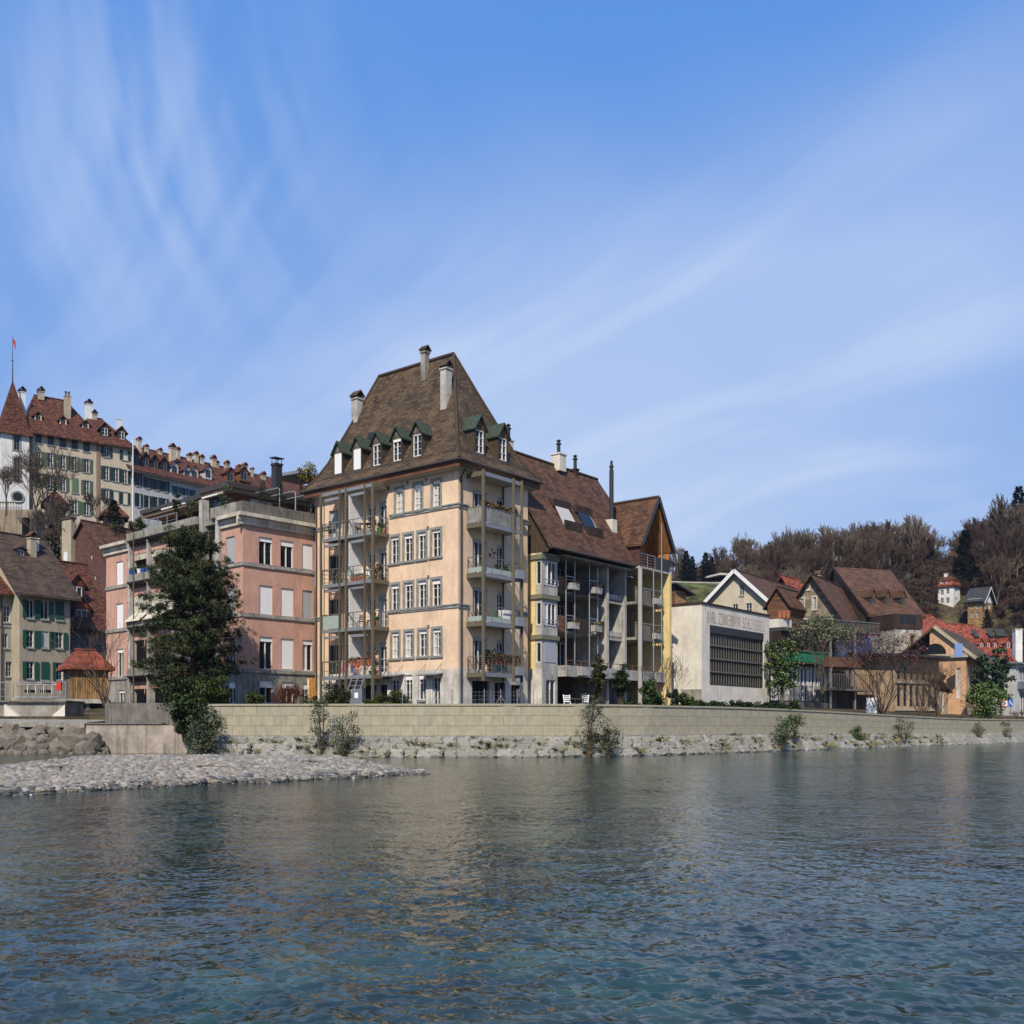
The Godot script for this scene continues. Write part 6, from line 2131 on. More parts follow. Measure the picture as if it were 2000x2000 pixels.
# ---------------------------------------------------------------- riverside houses at the left
func left_houses() -> void:
	var f := Fr.new(38, 88, 0.75)
	var W := f.rt(137, 1250).x
	var ye := f.rt(80, 1153).y
	var st := {"cols": 2, "rows": 3, "sm": M.pale_concrete, "shut": M.shutter_green}
	var yb := 2.6
	var wins := [[52, 66, 1172, 1207, {"rows": 1}], [79.5, 95, 1174, 1209, {"rows": 1}], [109, 124, 1175, 1211, {"closed": true}],
		[52, 66, 1231, 1264, {}], [81, 95, 1233, 1265, {"shut": M.shutter_green, "blind": 0.97, "bm": M.curtain}], [108.5, 123, 1235, 1266, {}],
		[52, 66.5, 1292, 1326, {}], [80.5, 95, 1293, 1328, {"closed": true}], [110, 123, 1294, 1328, {}]]
	var yr := f.rt(40, 1050, -5.5).y
	var h := house("shuttered_house", "beige riverside house with dark green shutters and large brown tile roof", f, W, 11.0, yb, ye, yr, "x", 0, 0, M.beige, M.tile_dark, wins, [], st, 0.7)
	for q in [[48, 68, 1347, 1352], [78, 99, 1347, 1352]]:
		var o := open_r(f, q[0], q[1], q[2], q[3])
		var b := MB.new()
		b.box(o[0], o[1], o[2], o[3], 0.0, 0.02)
		part(b, "cellar_window", M.glass, h)
	var p := f.rt(62, 1083, -3.6)
	chimney(h, p.x, -3.6, p.y - 1.0, f.rt(62, 1053, -3.6).y, 0.55, 0.7, M.beige, M.tile_redbrown)
	p = f.rt(70, 1070, -4.2)
	chimney(h, p.x, -4.2, p.y - 1.0, f.rt(70, 1053, -4.2).y, 0.4, 0.4, M.white_wall, M.tile_redbrown)
	p = f.rt(41, 1095, -3.3)
	dormer(h, Transform3D(Basis(), Vector3(0, 0, -3.3)), p.x, p.y, 0.85, 1.05, 0.2, 1.6, M.shingle_brown, M.gutter, {"frame": 0.14, "wh": 0.95})
	# the pale house left of it
	f = Fr.new(-60, 86, 0.75)
	W = f.rt(38.5, 1250).x - 0.02
	ye = f.rt(20, 1156).y
	h = house("pale_house", "pale grey-green plastered house at the left edge with red-brown roof", f, W, 11.0, yb, ye, f.rt(20, 1085, -5.5).y, "x", 0, 0, M.grey_green, M.tile_old,
		[[7.5, 20, 1183, 1215], [5, 15, 1237, 1265], [11, 23, 1292, 1321], [-22, -10, 1183, 1215], [-22, -10, 1237, 1265]], [], {"cols": 2, "rows": 3, "sm": M.pale_concrete, "sur": 0.08}, 0.6)
	var sc := MB.new()
	var yc := f.rt(20, 1224).y
	sc.box(0, W, yc - 0.06, yc + 0.06, 0.003, 0.07)
	part(sc, "string_course", M.pale_concrete, h)
	downpipe(h, [Vector3(f.rt(2, 1250).x, ye - 0.3, 0.1), Vector3(f.rt(2, 1250).x, yb, 0.1)], 0.06)
	# dark boarded house with red roof and gabled dormers
	f = Fr.new(138, 93, 0.75)
	W = f.rt(222, 1240).x
	ye = f.rt(170, 1218).y
	h = house("boarded_house", "narrow grey boarded house with rust-red roof and two gabled dormers", f, W, 11.0, yb, ye, f.rt(130, 1102, -5.5).y, "x", 0, 0, M.grey_boards, M.tile_old, [[150, 163, 1243, 1262], [166, 172, 1243, 1262], [186, 194, 1240, 1260]], [], {"cols": 1, "rows": 1, "sill": false, "fm": M.paint_grey_blue}, 0.6)
	for q in [[151, 1169, 1.5, 1.6], [160, 1214, 0.3, 1.7]]:
		var dz: float = -q[2]
		p = f.rt(q[0], q[1], dz)
		dormer(h, Transform3D(Basis(), Vector3(0, 0, dz)), p.x, p.y, q[3], 1.3, 0.95, 3.0, M.wood_dark, M.tile_old, {"frame": 0.3, "wh": 1.1, "board": M.tile_orange_plain, "rows": 1, "over": 0.35})
	# brown shingled gable
	f = Fr.new(219, 106, 0.6)
	var D := -f.lf(110, 1100).x
	ye = f.lf(219, 1112).y; yr = f.lf(160, 1021).y
	h = house("shingled_house", "tall house with brown shingled gable wall and outside chimney stack", f, 12.0, D, 2.6, ye, yr, "x", 0, 0, M.shingle_brown, M.tile_redbrown, [], [[180, 187.5, 1123, 1139], [176.5, 180, 1083, 1092], [205.5, 208.5, 1121, 1146]], {"cols": 2, "rows": 2, "sill": false}, 0.35)
	var u0 := f.lf(129, 1080).x; var u1 := f.lf(147, 1080).x
	var b := MB.new()
	b.xf = Fr.left()
	b.box(u0, u1, f.lf(138, 1098).y - 2.5, f.lf(138, 1016).y, 0.0, 0.5)
	var cn := part(b, "chimney_stack", M.beige, h)
	var c := MB.new()
	c.xf = Fr.left()
	c.box(u0 - 0.12, u1 + 0.12, f.lf(138, 1016).y, f.lf(138, 1012).y, -0.1, 0.6)
	part(c, "cap", M.tile_dark, cn)
	var pw := MB.new()
	pw.xf = Fr.left()
	var w0 := f.lf(133, 1093)
	pw.box(w0.x, f.lf(140, 1093).x, w0.y - 0.3, w0.y + 0.7, 0.503, 0.53)
	part(pw, "white_panel", M.white_paint, cn)

# ---------------------------------------------------------------- the old town on its ridge
func z5(x: float, y: float) -> Vector2: return Vector2(x * 0.2329, 640 + y * 0.2329)
func old_town() -> void:
	var f := Fr.new(58, 140, 1.32)
	# white tower with spire, in line with the houses
	var t := thing("spired_tower", "white tower with tall pointed rust-brown spire and flag at the far left", "tower", f.tr)
	var x0 := f.rt(2.5, 900, 0.6).x; var x1 := f.rt(57, 900, 0.6).x
	var Ft := Transform3D(Basis(), Vector3(0, 0, 0.6))
	var ops := []
	for r in [[118, 165, 905, 1025], [118, 170, 1090, 1275]]:
		var a := z5(r[0], r[2]); var b := z5(r[1], r[3])
		ops.append(open_r(f, a.x, b.x, a.y, b.y, 0.6))
	var ty := f.rt(30, 842, 0.6).y
	wall(t, Ft, [[24.0, x0, x1], [ty, x0, x1]], ops, M.white_wall)
	for o in ops: window(t, Ft, o, {"cols": 2, "rows": 4, "sur": 0.22, "sm": M.sandstone, "fm": M.paint_grey_blue})
	var sd := x1 - x0
	wall(t, Transform3D(Basis(Vector3(0, 0, 1), Vector3.UP, Vector3(-1, 0, 0)), Vector3(x0, 0, 0.6)), [[24.0, -sd, 0], [ty, -sd, 0]], [], M.white_wall)
	wall(t, Transform3D(Basis(Vector3(0, 0, -1), Vector3.UP, Vector3(1, 0, 0)), Vector3(x1, 0, 0.6)), [[24.0, 0, sd], [ty, 0, sd]], [], M.white_wall)
	var rd := MB.new()
	var rc := f.rt(34.5, 971, 0.6)
	rd.xf = Transform3D(Basis(Vector3.RIGHT, PI / 2), Vector3(rc.x, rc.y, 0.6))
	rd.lathe([[0.85, 0.0], [0.85, 0.1], [0.62, 0.1], [0.62, 0.04]], Vector3.ZERO, 20)
	var rn := part(rd, "round_window", M.sandstone, t)
	var rg := MB.new()
	rg.xf = rd.xf
	rg.lathe([[0.63, 0.03], [0.01, 0.035]], Vector3.ZERO, 20)
	part(rg, "pane", M.glass, rn)
	var ap := f.rt(25, 742, 0.6 - sd / 2)
	var e := 0.5
	var A := Vector3((x0 + x1) / 2, ap.y, 0.6 - sd / 2)
	var q := [Vector3(x0 - e, ty - 0.5, 0.6 + e), Vector3(x1 + e, ty - 0.5, 0.6 + e), Vector3(x1 + e, ty - 0.5, 0.6 - sd - e), Vector3(x0 - e, ty - 0.5, 0.6 - sd - e)]
	var sp := MB.new()
	for i in 4:   # slightly flared foot, then the straight spire
		var a: Vector3 = q[i]; var b: Vector3 = q[(i + 1) % 4]
		var a2 := a.lerp(A, 0.16) - Vector3(0, 0.5, 0); var b2 := b.lerp(A, 0.16) - Vector3(0, 0.5, 0)
		sp.quad(a, b, b2, a2); sp.tri(a2, b2, A)
	part(sp, "spire", M.tile_old, t)
	var pole := MB.new()
	pole.tube([A - Vector3(0, 0.3, 0), A + Vector3(0, 2.6, 0), A + Vector3(0, 5.9, 0)], [0.1, 0.05, 0.03], 6)
	pole.lathe([[0.02, 0], [0.16, 0.1], [0.02, 0.25]], A + Vector3(0, 2.5, 0), 8)
	part(pole, "flagpole", M.gutter, t)
	var fl := MB.new()
	var fy := A.y + 5.0
	for i in 4:
		var xa := A.x + i * 0.1; var xb := A.x + (i + 1) * 0.1
		fl.quad(Vector3(xa, fy + 0.1 * sin(i * 1.3) - i * 0.2, A.z), Vector3(xb, fy + 0.1 * sin((i + 1) * 1.3) - (i + 1) * 0.2, A.z + 0.05), Vector3(xb, fy + 0.7 - (i + 1) * 0.1, A.z + 0.05), Vector3(xa, fy + 0.75 - i * 0.1, A.z))
	part(fl, "flag", M.sign_red, t)
	chimney(t, f.rt(40, 800, -2.0).x + 0.3, -2.5, ty - 1, f.rt(40, 765, -2).y, 0.8, 0.8, M.white_wall, M.tile_old)
	# long cream house, green shutters
	var W := f.rt(194.5, 900).x
	var ye := f.rt(120, 846).y
	var oW := {"cols": 2, "rows": 3, "sur": 0.12, "sm": M.sandstone}
	var wins := []
	for r in [[302, 346, 888, 968], [402, 450, 900, 985], [503, 553, 912, 1005], [601, 650, 925, 1020], [702, 750, 940, 1040]]: wins.append([r, {"fm": M.paint_grey_blue, "glass": M.glass}])
	for r in [[305, 345, 1040, 1150], [403, 445, 1052, 1168], [508, 550, 1070, 1185], [604, 646, 1085, 1198], [706, 750, 1102, 1215], [303, 346, 1222, 1330], [402, 446, 1235, 1350], [508, 552, 1252, 1372], [706, 750, 1282, 1405], [605, 650, 1450, 1560], [706, 750, 1466, 1572]]: wins.append([r, {"shut": M.shutter_olive}])
	wins.append([[607, 652, 1264, 1388], {"shut": M.shutter_olive2, "closed": true}])
	var rw := []
	for w in wins:
		var a := z5(w[0][0], w[0][2]); var b := z5(w[0][1], w[0][3])
		rw.append([a.x, b.x, a.y, b.y, w[1]])
	var yr := f.rt(110, 782, -5).y
	var h := house("cream_town_house", "long cream town house with olive shutters and rust-red hipped roof", f, W, 10.0, 22.0, ye, yr, "x", 2.0, 3.4, M.cream_old, M.tile_old, rw, [], oW, 0.7)
	for xx in [[0.0, 0.35], [W - 0.45, W + 0.0]]:
		var b := MB.new()
		b.box(xx[0], xx[1], 24.0, ye - 0.1, 0.003, 0.05)
		part(b, "quoin_strip", M.quoin, h)
	for r in [[320, 790, 60], [530, 825, 60], [718, 860, 55]]:
		var a := z5(r[0], r[1])
		var p := f.rt(a.x, a.y, -1.2)
		dormer(h, Transform3D(Basis(), Vector3(0, 0, -1.2)), p.x, p.y, 0.95, 0.95, 0.5, 2.0, M.cream_old, M.tile_old, {"frame": 0.18, "wh": 0.9, "rows": 1, "over": 0.35, "fm": M.rail, "board": M.wood_dark})
	for r in [[342, 545, 580], [565, 580, 800]]:
		var a := z5(r[0], r[1]); var b := z5(r[0], r[2])
		var dz := -4.6 if r[0] < 400 else -2.6
		chimney(h, f.rt(a.x, a.y, dz).x, dz, f.rt(b.x, b.y, dz).y - 0.5, f.rt(a.x, a.y, dz).y, 0.8, 0.7, M.beige, M.tile_dark, "hood" if r[0] < 400 else "pots")
	# second house, dark shutters
	var f2 := Fr.new(194.8, 140 + W * 0.604 + 0.1, 1.32)
	W = f2.rt(258, 900).x
	rw = []
	for r in [[873, 915, 998, 1085], [1030, 1070, 1028, 1112], [872, 915, 1163, 1275], [950, 995, 1177, 1290], [1028, 1068, 1192, 1305], [872, 915, 1352, 1452], [950, 995, 1370, 1470], [1030, 1068, 1382, 1482]]:
		var a := z5(r[0], r[2]); var b := z5(r[1], r[3])
		rw.append([a.x, b.x, a.y, b.y, {"blind": 0.97 if r[2] > 1340 and r[0] > 900 or r[0] == 1030 and r[2] < 1100 else 0.0, "bm": M.cloth_cream}])
	ye = f2.rt(226, 866).y
	h = house("narrow_town_house", "cream town house with dark green shutters beside the long cream one", f2, W, 10.0, 22.0, ye, f2.rt(226, 826, -5).y, "x", 0.0, 3.0, M.cream_old, M.tile_old, rw, [], oW.merged({"shut": M.shutter_dark}), 0.6)
	for r in [[880, 905], [1020, 935]]:
		var a := z5(r[0], r[1])
		var p := f2.rt(a.x, a.y, -0.9)
		dormer(h, Transform3D(Basis(), Vector3(0, 0, -0.9)), p.x, p.y, 1.2, 1.2, 0.7, 2.4, M.wood_dark, M.tile_old, {"frame": 0.2, "wh": 1.1, "rows": 2, "over": 0.3, "board": M.wood_dark})
	for r in [[742, 650, 0.9, M.white_wall], [788, 735, 0.7, M.beige], [1000, 775, 0.55, M.white_wall]]:
		var a := z5(r[0], r[1])
		var p := f2.rt(a.x, a.y, -5.0)
		chimney(h, p.x, -5.0, p.y - 3.2, p.y, r[2], 0.8, r[3], M.tile_old, "hood" if r[0] < 900 else "plain")
	# the long receding row
	var fd := Fr.new(259, 140 + 13.9 * 0.604, 0.8)
	W = 62.0
	ye = fd.rt(300, 921).y
	rw = []
	for r in [[1140, 1172, 1225, 1325], [1220, 1252, 1255, 1345], [1295, 1330, 1275, 1360], [1370, 1402, 1290, 1375], [1145, 1176, 1390, 1500], [1222, 1252, 1408, 1510], [1292, 1325, 1420, 1515], [1362, 1394, 1432, 1525]]:
		var a := z5(r[0], r[2]); var b := z5(r[1], r[3])
		rw.append([a.x, b.x, a.y, b.y, {"shut": M.shutter_dark}])
	for r in [[1458, 1490, 1328, 1405], [1528, 1560, 1345, 1410], [1600, 1625, 1360, 1420]]:
		var a := z5(r[0], r[2]); var b := z5(r[1], r[3])
		rw.append([a.x, b.x, a.y, b.y, {"shut": M.shutter_teal}])
	h = house("row_of_town_houses", "long grey-white row of town houses with many dormers and chimneys on rust-red roof", fd, W, 13.0, 20.0, ye, fd.rt(310, 885, -6.5).y, "x", 0, 0, M.grey_wall, M.tile_old, rw, [], {"cols": 2, "rows": 3, "sm": M.pale_concrete, "fm": M.paint_grey_blue, "glass": M.glass}, 0.9, "town houses")
	var so := MB.new()
	so.box(-0.9, W, ye - 0.75, ye - 0.6, 0.0, 0.85)
	part(so, "soffit", M.soffit, h)
	var i := 0
	for r in [[1148, 1143], [1222, 1162], [1298, 1182], [1375, 1200], [1465, 1228], [1572, 1262], [1632, 1268], [1747, 1258]]:
		var a := z5(r[0], r[1])
		var dz := -0.7
		var p := fd.rt(a.x, a.y, dz)
		dormer(h, Transform3D(Basis(), Vector3(0, 0, dz)), p.x, p.y, 1.3, 1.35, 0.75, 2.5, M.wood_dark if i < 4 else M.grey_wall, M.tile_old, {"frame": 0.2, "wh": 1.2, "rows": 2, "over": 0.3, "fm": M.paint_grey_blue, "board": M.grey_wall if i > 3 else M.wood_dark})
		i += 1
	for r in [[450.5, 939.5], [477, 937]]:
		var p := fd.rt(r[0], r[1], -2.0)
		dormer(h, Transform3D(Basis(), Vector3(0, 0, -2.0)), p.x, p.y, 1.6, 1.4, 0.8, 2.5, M.wood_red, M.tile_old, {"frame": 0.25, "wh": 1.2, "rows": 1, "over": 0.3, "fm": M.paint_grey_blue, "board": M.wood_red})
	for r in [[1165, 925, 0.9], [1225, 985, 0.8], [1340, 1015, 0.8], [1445, 990, 1.4], [1490, 1010, 0.9], [1588, 1060, 1.0], [1642, 1048, 1.0], [1690, 1075, 1.0], [1790, 1085, 1.2], [1818, 1120, 0.8]]:
		var a := z5(r[0], r[1])
		var dz := -6.0 if int(r[0]) % 2 == 0 else -4.0
		var p := fd.rt(a.x, a.y + 6, dz)
		chimney(h, p.x, dz, p.y - 4.0, p.y, r[2] * 0.62, 0.6, [M.beige, M.cream, M.cream_old][int(r[0]) % 3], M.tile_orange_plain)
	for r in [[443, 903, 1.0], [466, 910, 0.9], [478, 907, 1.0], [514, 925, 1.1], [492, 913, 0.5]]:
		var p := fd.rt(r[0], r[1] + 5, -5.5)
		chimney(h, p.x, -5.5, p.y - 3.0, p.y, r[2] * 0.65, 0.65, M.beige, M.tile_orange_plain)
	# what stands on the slope below: arched terrace wall, garden houses
	var tw := thing("terrace_wall", "weathered terrace wall with balustrade and dark arch below the white tower", "wall", at(-40, 1045, 128))
	var m := MB.new()
	m.box(0, 5.3, -4.0, 3.2, -3, 0); m.box(6.3, 7.0, -4.0, 3.2, -3, 0); m.box(5.3, 6.3, 2.2, 3.2, -3, 0); m.box(5.3, 6.3, -4, 2.2, -3, -1.5)
	part(m, "wall", M.beige_dim, tw)
	var bl := MB.new()
	bl.box(-0.2, 5.4, 4.1, 4.25, -0.4, 0.1)
	for k in 16: bl.lathe([[0.07, 3.2], [0.12, 3.5], [0.05, 3.8], [0.08, 4.1]], Vector3(0.2 + k * 0.33, 0, -0.15), 6)
	part(bl, "balustrade", M.pale_concrete, tw)
	for r in [[88, 127, 985, 1022, 123, "garden_house", "small garden house with pyramid roof and bright green shutters on the slope"], [203, 243, 1008, 1040, 120, "garden_pavilion", "small pavilion with red pyramid roof and a green shutter left of the roof terrace"]]:
		var fg := Fr.new(r[0], r[4], 2.2)
		var gw := fg.rt(r[1], r[3]).x
		var g := thing(r[5], r[6], "garden house", fg.tr)
		var y1 := fg.rt(r[0], r[2]).y
		var o := open_r(fg, lerpf(r[0], r[1], 0.42), lerpf(r[0], r[1], 0.78), r[2] + 6, r[2] + 26)
		wall(g, Transform3D(), [[16.0, 0, gw], [y1, 0, gw]], [o], M.beige_dim)
		wall(g, Fr.left(), [[16.0, -gw, 0], [y1, -gw, 0]], [], M.beige_dim)
		window(g, Transform3D(), o, {"shut": M.shutter_bright, "closed": true, "sm": M.sandstone})
		roof(g, -0.5, gw + 0.5, -gw - 0.5, 0.5, y1 + 0.1, y1 + 2.0, "x", gw / 2 + 0.4, gw / 2 + 0.4, M.tile_old)
	# pole in front of the row
	var fp := thing("flagstaff", "thin white flagstaff rising in front of the dark-shuttered row", "pole", at(259, 1015, 118))
	var pb := MB.new()
	pb.tube([Vector3(0, -4, 0), Vector3(0.05, 9.2, 0)], [0.09, 0.06], 8)
	part(pb, "shaft", M.white_paint, fp)
	var pc := MB.new()
	pc.lathe([[0.02, 9.2], [0.1, 9.3], [0.02, 9.42]], Vector3(0.05, 0, 0), 8)
	part(pc, "finial", M.white_paint, fp)

# ---------------------------------------------------------------- plants
# limbs: recursive tapering shoots. Returns the tips.
func shoots(b: MB, r: RandomNumberGenerator, p: Vector3, d: Vector3, len: float, rad: float, depth: int, spread: float, up: float, tips: Array, sides := 4, thin := 0.006, kids := 3) -> void:
	var pts := [p]
	var rr := [rad]
	var q := p
	var dd := d
	var n := 3 if depth > 1 else 2
	for i in n:
		dd = (dd + Vector3(r.randf_range(-1, 1), r.randf_range(-0.5, 1) * up, r.randf_range(-1, 1)) * 0.22).normalized()
		q += dd * len / n
		pts.append(q); rr.append(maxf(thin, rad * (1.0 - 0.45 * (i + 1) / n)))
	b.tube(pts, rr, sides if depth > 2 else 3, false)
	if depth <= 0:
		tips.append([q, dd])
		return
	var m := kids + (1 if r.randf() < 0.4 else 0)
	for k in m:
		var t := r.randf_range(0.35, 1.0) if k > 0 else 1.0
		var from: Vector3 = p.lerp(q, t) if k > 0 else q
		if k > 0 and n == 3: from = pts[1].lerp(q, t)
		var side := Vector3(r.randf_range(-1, 1), r.randf_range(-0.3, 0.8) * up, r.randf_range(-1, 1)).normalized()
		var nd := (dd + side * spread).normalized()
		shoots(b, r, from, nd, len * r.randf_range(0.55, 0.8), maxf(thin, rad * 0.55), depth - 1, spread, up, tips, sides, thin, kids)

func bare_tree_mesh(seed_: int, height: float, col: Color, depth := 5, thin := 0.03, spread := 0.7) -> ArrayMesh:
	var r := RandomNumberGenerator.new()
	r.seed = seed_
	var b := MB.new()
	b.col = col
	var tips := []
	var base := height * 0.32
	b.tube([Vector3(0, -0.5, 0), Vector3(0.05, base * 0.5, 0), Vector3(0, base, 0.05)], [height * 0.02, height * 0.016, height * 0.013], 6, false)
	for k in 5:
		var a := TAU * k / 5 + r.randf()
		shoots(b, r, Vector3(0, base * r.randf_range(0.75, 1.0), 0), Vector3(cos(a) * spread * 0.8, 1.0, sin(a) * spread * 0.8).normalized(), height * 0.27, height * 0.009, depth - 1, spread, 0.9, tips, 4, thin, 3)
	return b.mesh(M.bark)

# leaves spread round the points of a crown; each clump is [centre, radii]; shade of colour differs leaf by leaf
func leaf_cloud(b: MB, r: RandomNumberGenerator, clumps: Array, per: int, size: float, cols: Array, thin := 0.4, fill := 0.55) -> void:
	for c in clumps:
		var ctr: Vector3 = c[0]; var rad: Vector3 = c[1]
		for i in per:
			var d := Vector3(r.randfn(), r.randfn(), r.randfn()).normalized()
			var p := ctr + d * rad * pow(r.randf(), fill)
			var dir := (d * 0.6 + Vector3(r.randf_range(-1, 1), r.randf_range(-0.6, 0.9), r.randf_range(-1, 1))).normalized()
			var side := dir.cross(Vector3(r.randf_range(-1, 1), r.randf_range(-1, 1), r.randf_range(-1, 1))).normalized()
			var s := size * r.randf_range(0.6, 1.3)
			var k: Color = cols[r.randi() % cols.size()]
			var v := r.randf_range(0.9, 1.7)
			b.col = Color(k.r * v, k.g * v, k.b * v)
			b.leaf(p, dir * s, side * s * thin * 0.5, (side.cross(dir) * signf(side.cross(dir).dot(d) + 0.001) * 0.7 + d * 0.6).normalized())
	b.col = Color.WHITE

func clumps_in(r: RandomNumberGenerator, n: int, box: Vector3, lift: float, sz: float, shape := 0.0) -> Array:
	var out := []
	for i in n:
		var d := Vector3(r.randfn(), r.randfn(), r.randfn()).normalized() * pow(r.randf(), 0.4)
		var k := 1.0 - shape * clampf(d.y * 0.5 + 0.5, 0, 1)
		var s := sz * r.randf_range(0.65, 1.3)
		out.append([Vector3(d.x * box.x * k, lift + d.y * box.y, d.z * box.z * k), Vector3(s, s * 0.8, s)])
	return out

# a shrub: stems and leaves; returns the thing
func shrub(called: String, label: String, where: Vector3, w: float, h: float, seed_: int, cols: Array, leaf := 0.12, n := 26, per := 70, thin := 0.5, category := "shrub", group := "", sz := 0.0) -> Node3D:
	var r := RandomNumberGenerator.new()
	r.seed = seed_
	var t := thing(called, label, category, where, group)
	var s := MB.new()
	s.col = Color(0.09, 0.065, 0.045)
	var cl := clumps_in(r, n, Vector3(w / 2, h / 2, w / 2), h * 0.52, sz if sz > 0 else minf(w, h) * 0.2)
	for c in cl:
		if r.randf() < 0.7:
			var e: Vector3 = c[0]
			s.tube([Vector3(e.x * 0.15, -0.1, e.z * 0.15), Vector3(e.x * 0.45, e.y * 0.5, e.z * 0.45), e], [0.03, 0.02, 0.008], 4, false)
	part(s, "stems", M.bark, t)
	var b := MB.new()
	leaf_cloud(b, r, cl, int(per * 1.5), leaf * 1.25, cols, thin)
	part(b, "foliage", M.leaf, t)
	return t

func bare_shrub(called: String, label: String, where: Vector3, w: float, h: float, seed_: int, col: Color, n := 14, depth := 3, buds := [], bud := 0.05, category := "shrub", nb := 3) -> Node3D:
	var r := RandomNumberGenerator.new()
	r.seed = seed_
	var t := thing(called, label, category, where)
	var b := MB.new()
	b.col = col
	var tips := []
	for k in n:
		var a := TAU * k / n + r.randf() * 0.6
		var lean := r.randf_range(0.1, 1.0)
		var d := Vector3(cos(a) * lean * w / h, 1.0, sin(a) * lean * w / h).normalized()
		shoots(b, r, Vector3(cos(a) * 0.08, -0.1, sin(a) * 0.08), d, h * 0.42, 0.012 + h * 0.006, depth, 0.55, 0.7, tips, 4, 0.007, 2)
	part(b, "branches", M.bark, t)
	if buds:
		var f := MB.new()
		for q in tips: leaf_cloud(f, r, [[q[0], Vector3.ONE * bud * 1.8]], nb, bud, buds, 0.8)
		part(f, "foliage", M.leaf, t)
	return t

func pine() -> void:
	var r := RandomNumberGenerator.new()
	r.seed = 5
	var base := at(372, 1400, 61.5)
	base.y = 2.1
	var t := thing("pine_tree", "dark green pine tree in front of the pink house", "tree", base)
	var H := 11.0
	var trunk := MB.new()
	trunk.col = Color(0.12, 0.075, 0.05)
	var axis := func(y: float) -> Vector3: return Vector3(0.35 * sin(y * 0.32) - 0.02 * y, y, 0.2 * sin(y * 0.5))
	var pts := []; var rr := []
	for k in 13:
		pts.append(axis.call(H * k / 12.0)); rr.append(lerpf(0.22, 0.03, k / 12.0))
	trunk.tube(pts, rr, 8)
	var limbs := MB.new()
	limbs.col = Color(0.13, 0.075, 0.048)
	var ned := MB.new()
	var gs := [Color(0.035, 0.05, 0.022), Color(0.05, 0.066, 0.028), Color(0.026, 0.038, 0.02), Color(0.075, 0.085, 0.036)]
	for k in 250:
		var u := (k + r.randf()) / 250.0
		var y := lerpf(0.7, H, pow(u, 0.9))
		# outline of the crown: broad and ragged below, rounded at the top
		var reach := 3.35 * pow(clampf(1.0 - pow(y / (H + 0.5), 3.2), 0.02, 1.0), 0.75) * r.randf_range(0.35, 1.08)
		if y < 2.2: reach *= 0.75
		var a := r.randf() * TAU
		var o: Vector3 = axis.call(y)
		var dir := Vector3(cos(a), r.randf_range(-0.05, 0.35), sin(a))
		var tip := o + dir * reach
		var mid := o.lerp(tip, 0.55) + Vector3(0, -0.15, 0)
		limbs.tube([o, mid, tip], [0.045, 0.028, 0.01], 4, false)
		var m := int(5 + reach * 6.0)
		for j in m:
			var s := r.randf_range(0.3, 1.0)
			var c := o.lerp(tip, s) + Vector3(r.randf_range(-0.5, 0.5), r.randf_range(-0.18, 0.32), r.randf_range(-0.5, 0.5)) * (0.35 + 0.55 * s)
			var tone: Color = gs[r.randi() % 4]
			var out := (c - o).normalized()
			for i in 32:
				var nd := (Vector3(r.randfn(), r.randfn() * 0.8 + 0.45, r.randfn()).normalized() + out * 0.5).normalized()
				var side := nd.cross(Vector3(r.randf_range(-1, 1), r.randf_range(-1, 1), r.randf_range(-1, 1))).normalized()
				var v := r.randf_range(0.7, 1.4)
				ned.col = Color(tone.r * v, tone.g * v, tone.b * v)
				var p := c + nd * 0.05
				ned.leaf(p, nd * r.randf_range(0.18, 0.32), side * 0.016, (nd * 0.4 + out * 0.4 + Vector3(0, 0.5, 0)).normalized())
	part(trunk, "trunk", M.bark, t)
	part(limbs, "limbs", M.bark, t)
	part(ned, "needles", M.needle, t)

func conifer_mesh(seed_: int, h: float, w: float, cols: Array, n := 2600) -> ArrayMesh:
	var r := RandomNumberGenerator.new()
	r.seed = seed_
	var b := MB.new()
	b.col = Color(0.05, 0.035, 0.025)
	b.tube([Vector3(0, -0.5, 0), Vector3(0, h * 0.9, 0)], [h * 0.02, 0.03], 5, false)
	for i in n:
		var u := pow(r.randf(), 1.3)
		var y := h * (0.04 + 0.96 * u)
		var rad := w / 2 * pow(1.0 - u, 0.75) * (0.8 + 0.35 * sin(u * 38.0 + r.randf())) * pow(r.randf(), 0.35) + 0.05
		var a := r.randf() * TAU
		var d := Vector3(cos(a), 0, sin(a))
		var p := d * rad + Vector3(0, y, 0)
		var dir := (d + Vector3(r.randf_range(-0.5, 0.5), r.randf_range(-0.7, 0.4), r.randf_range(-0.5, 0.5))).normalized()
		var side := dir.cross(Vector3(r.randf_range(-1, 1), 1, r.randf_range(-1, 1))).normalized()
		var s := h * 0.045 * r.randf_range(0.6, 1.4)
		var k: Color = cols[r.randi() % cols.size()]
		var v := r.randf_range(0.7, 1.3)
		b.col = Color(k.r * v, k.g * v, k.b * v)
		b.leaf(p, dir * s, side * s * 0.25, (d * 0.7 + Vector3(0, 0.5, 0) + dir * 0.3).normalized())
	return b.mesh(M.needle)

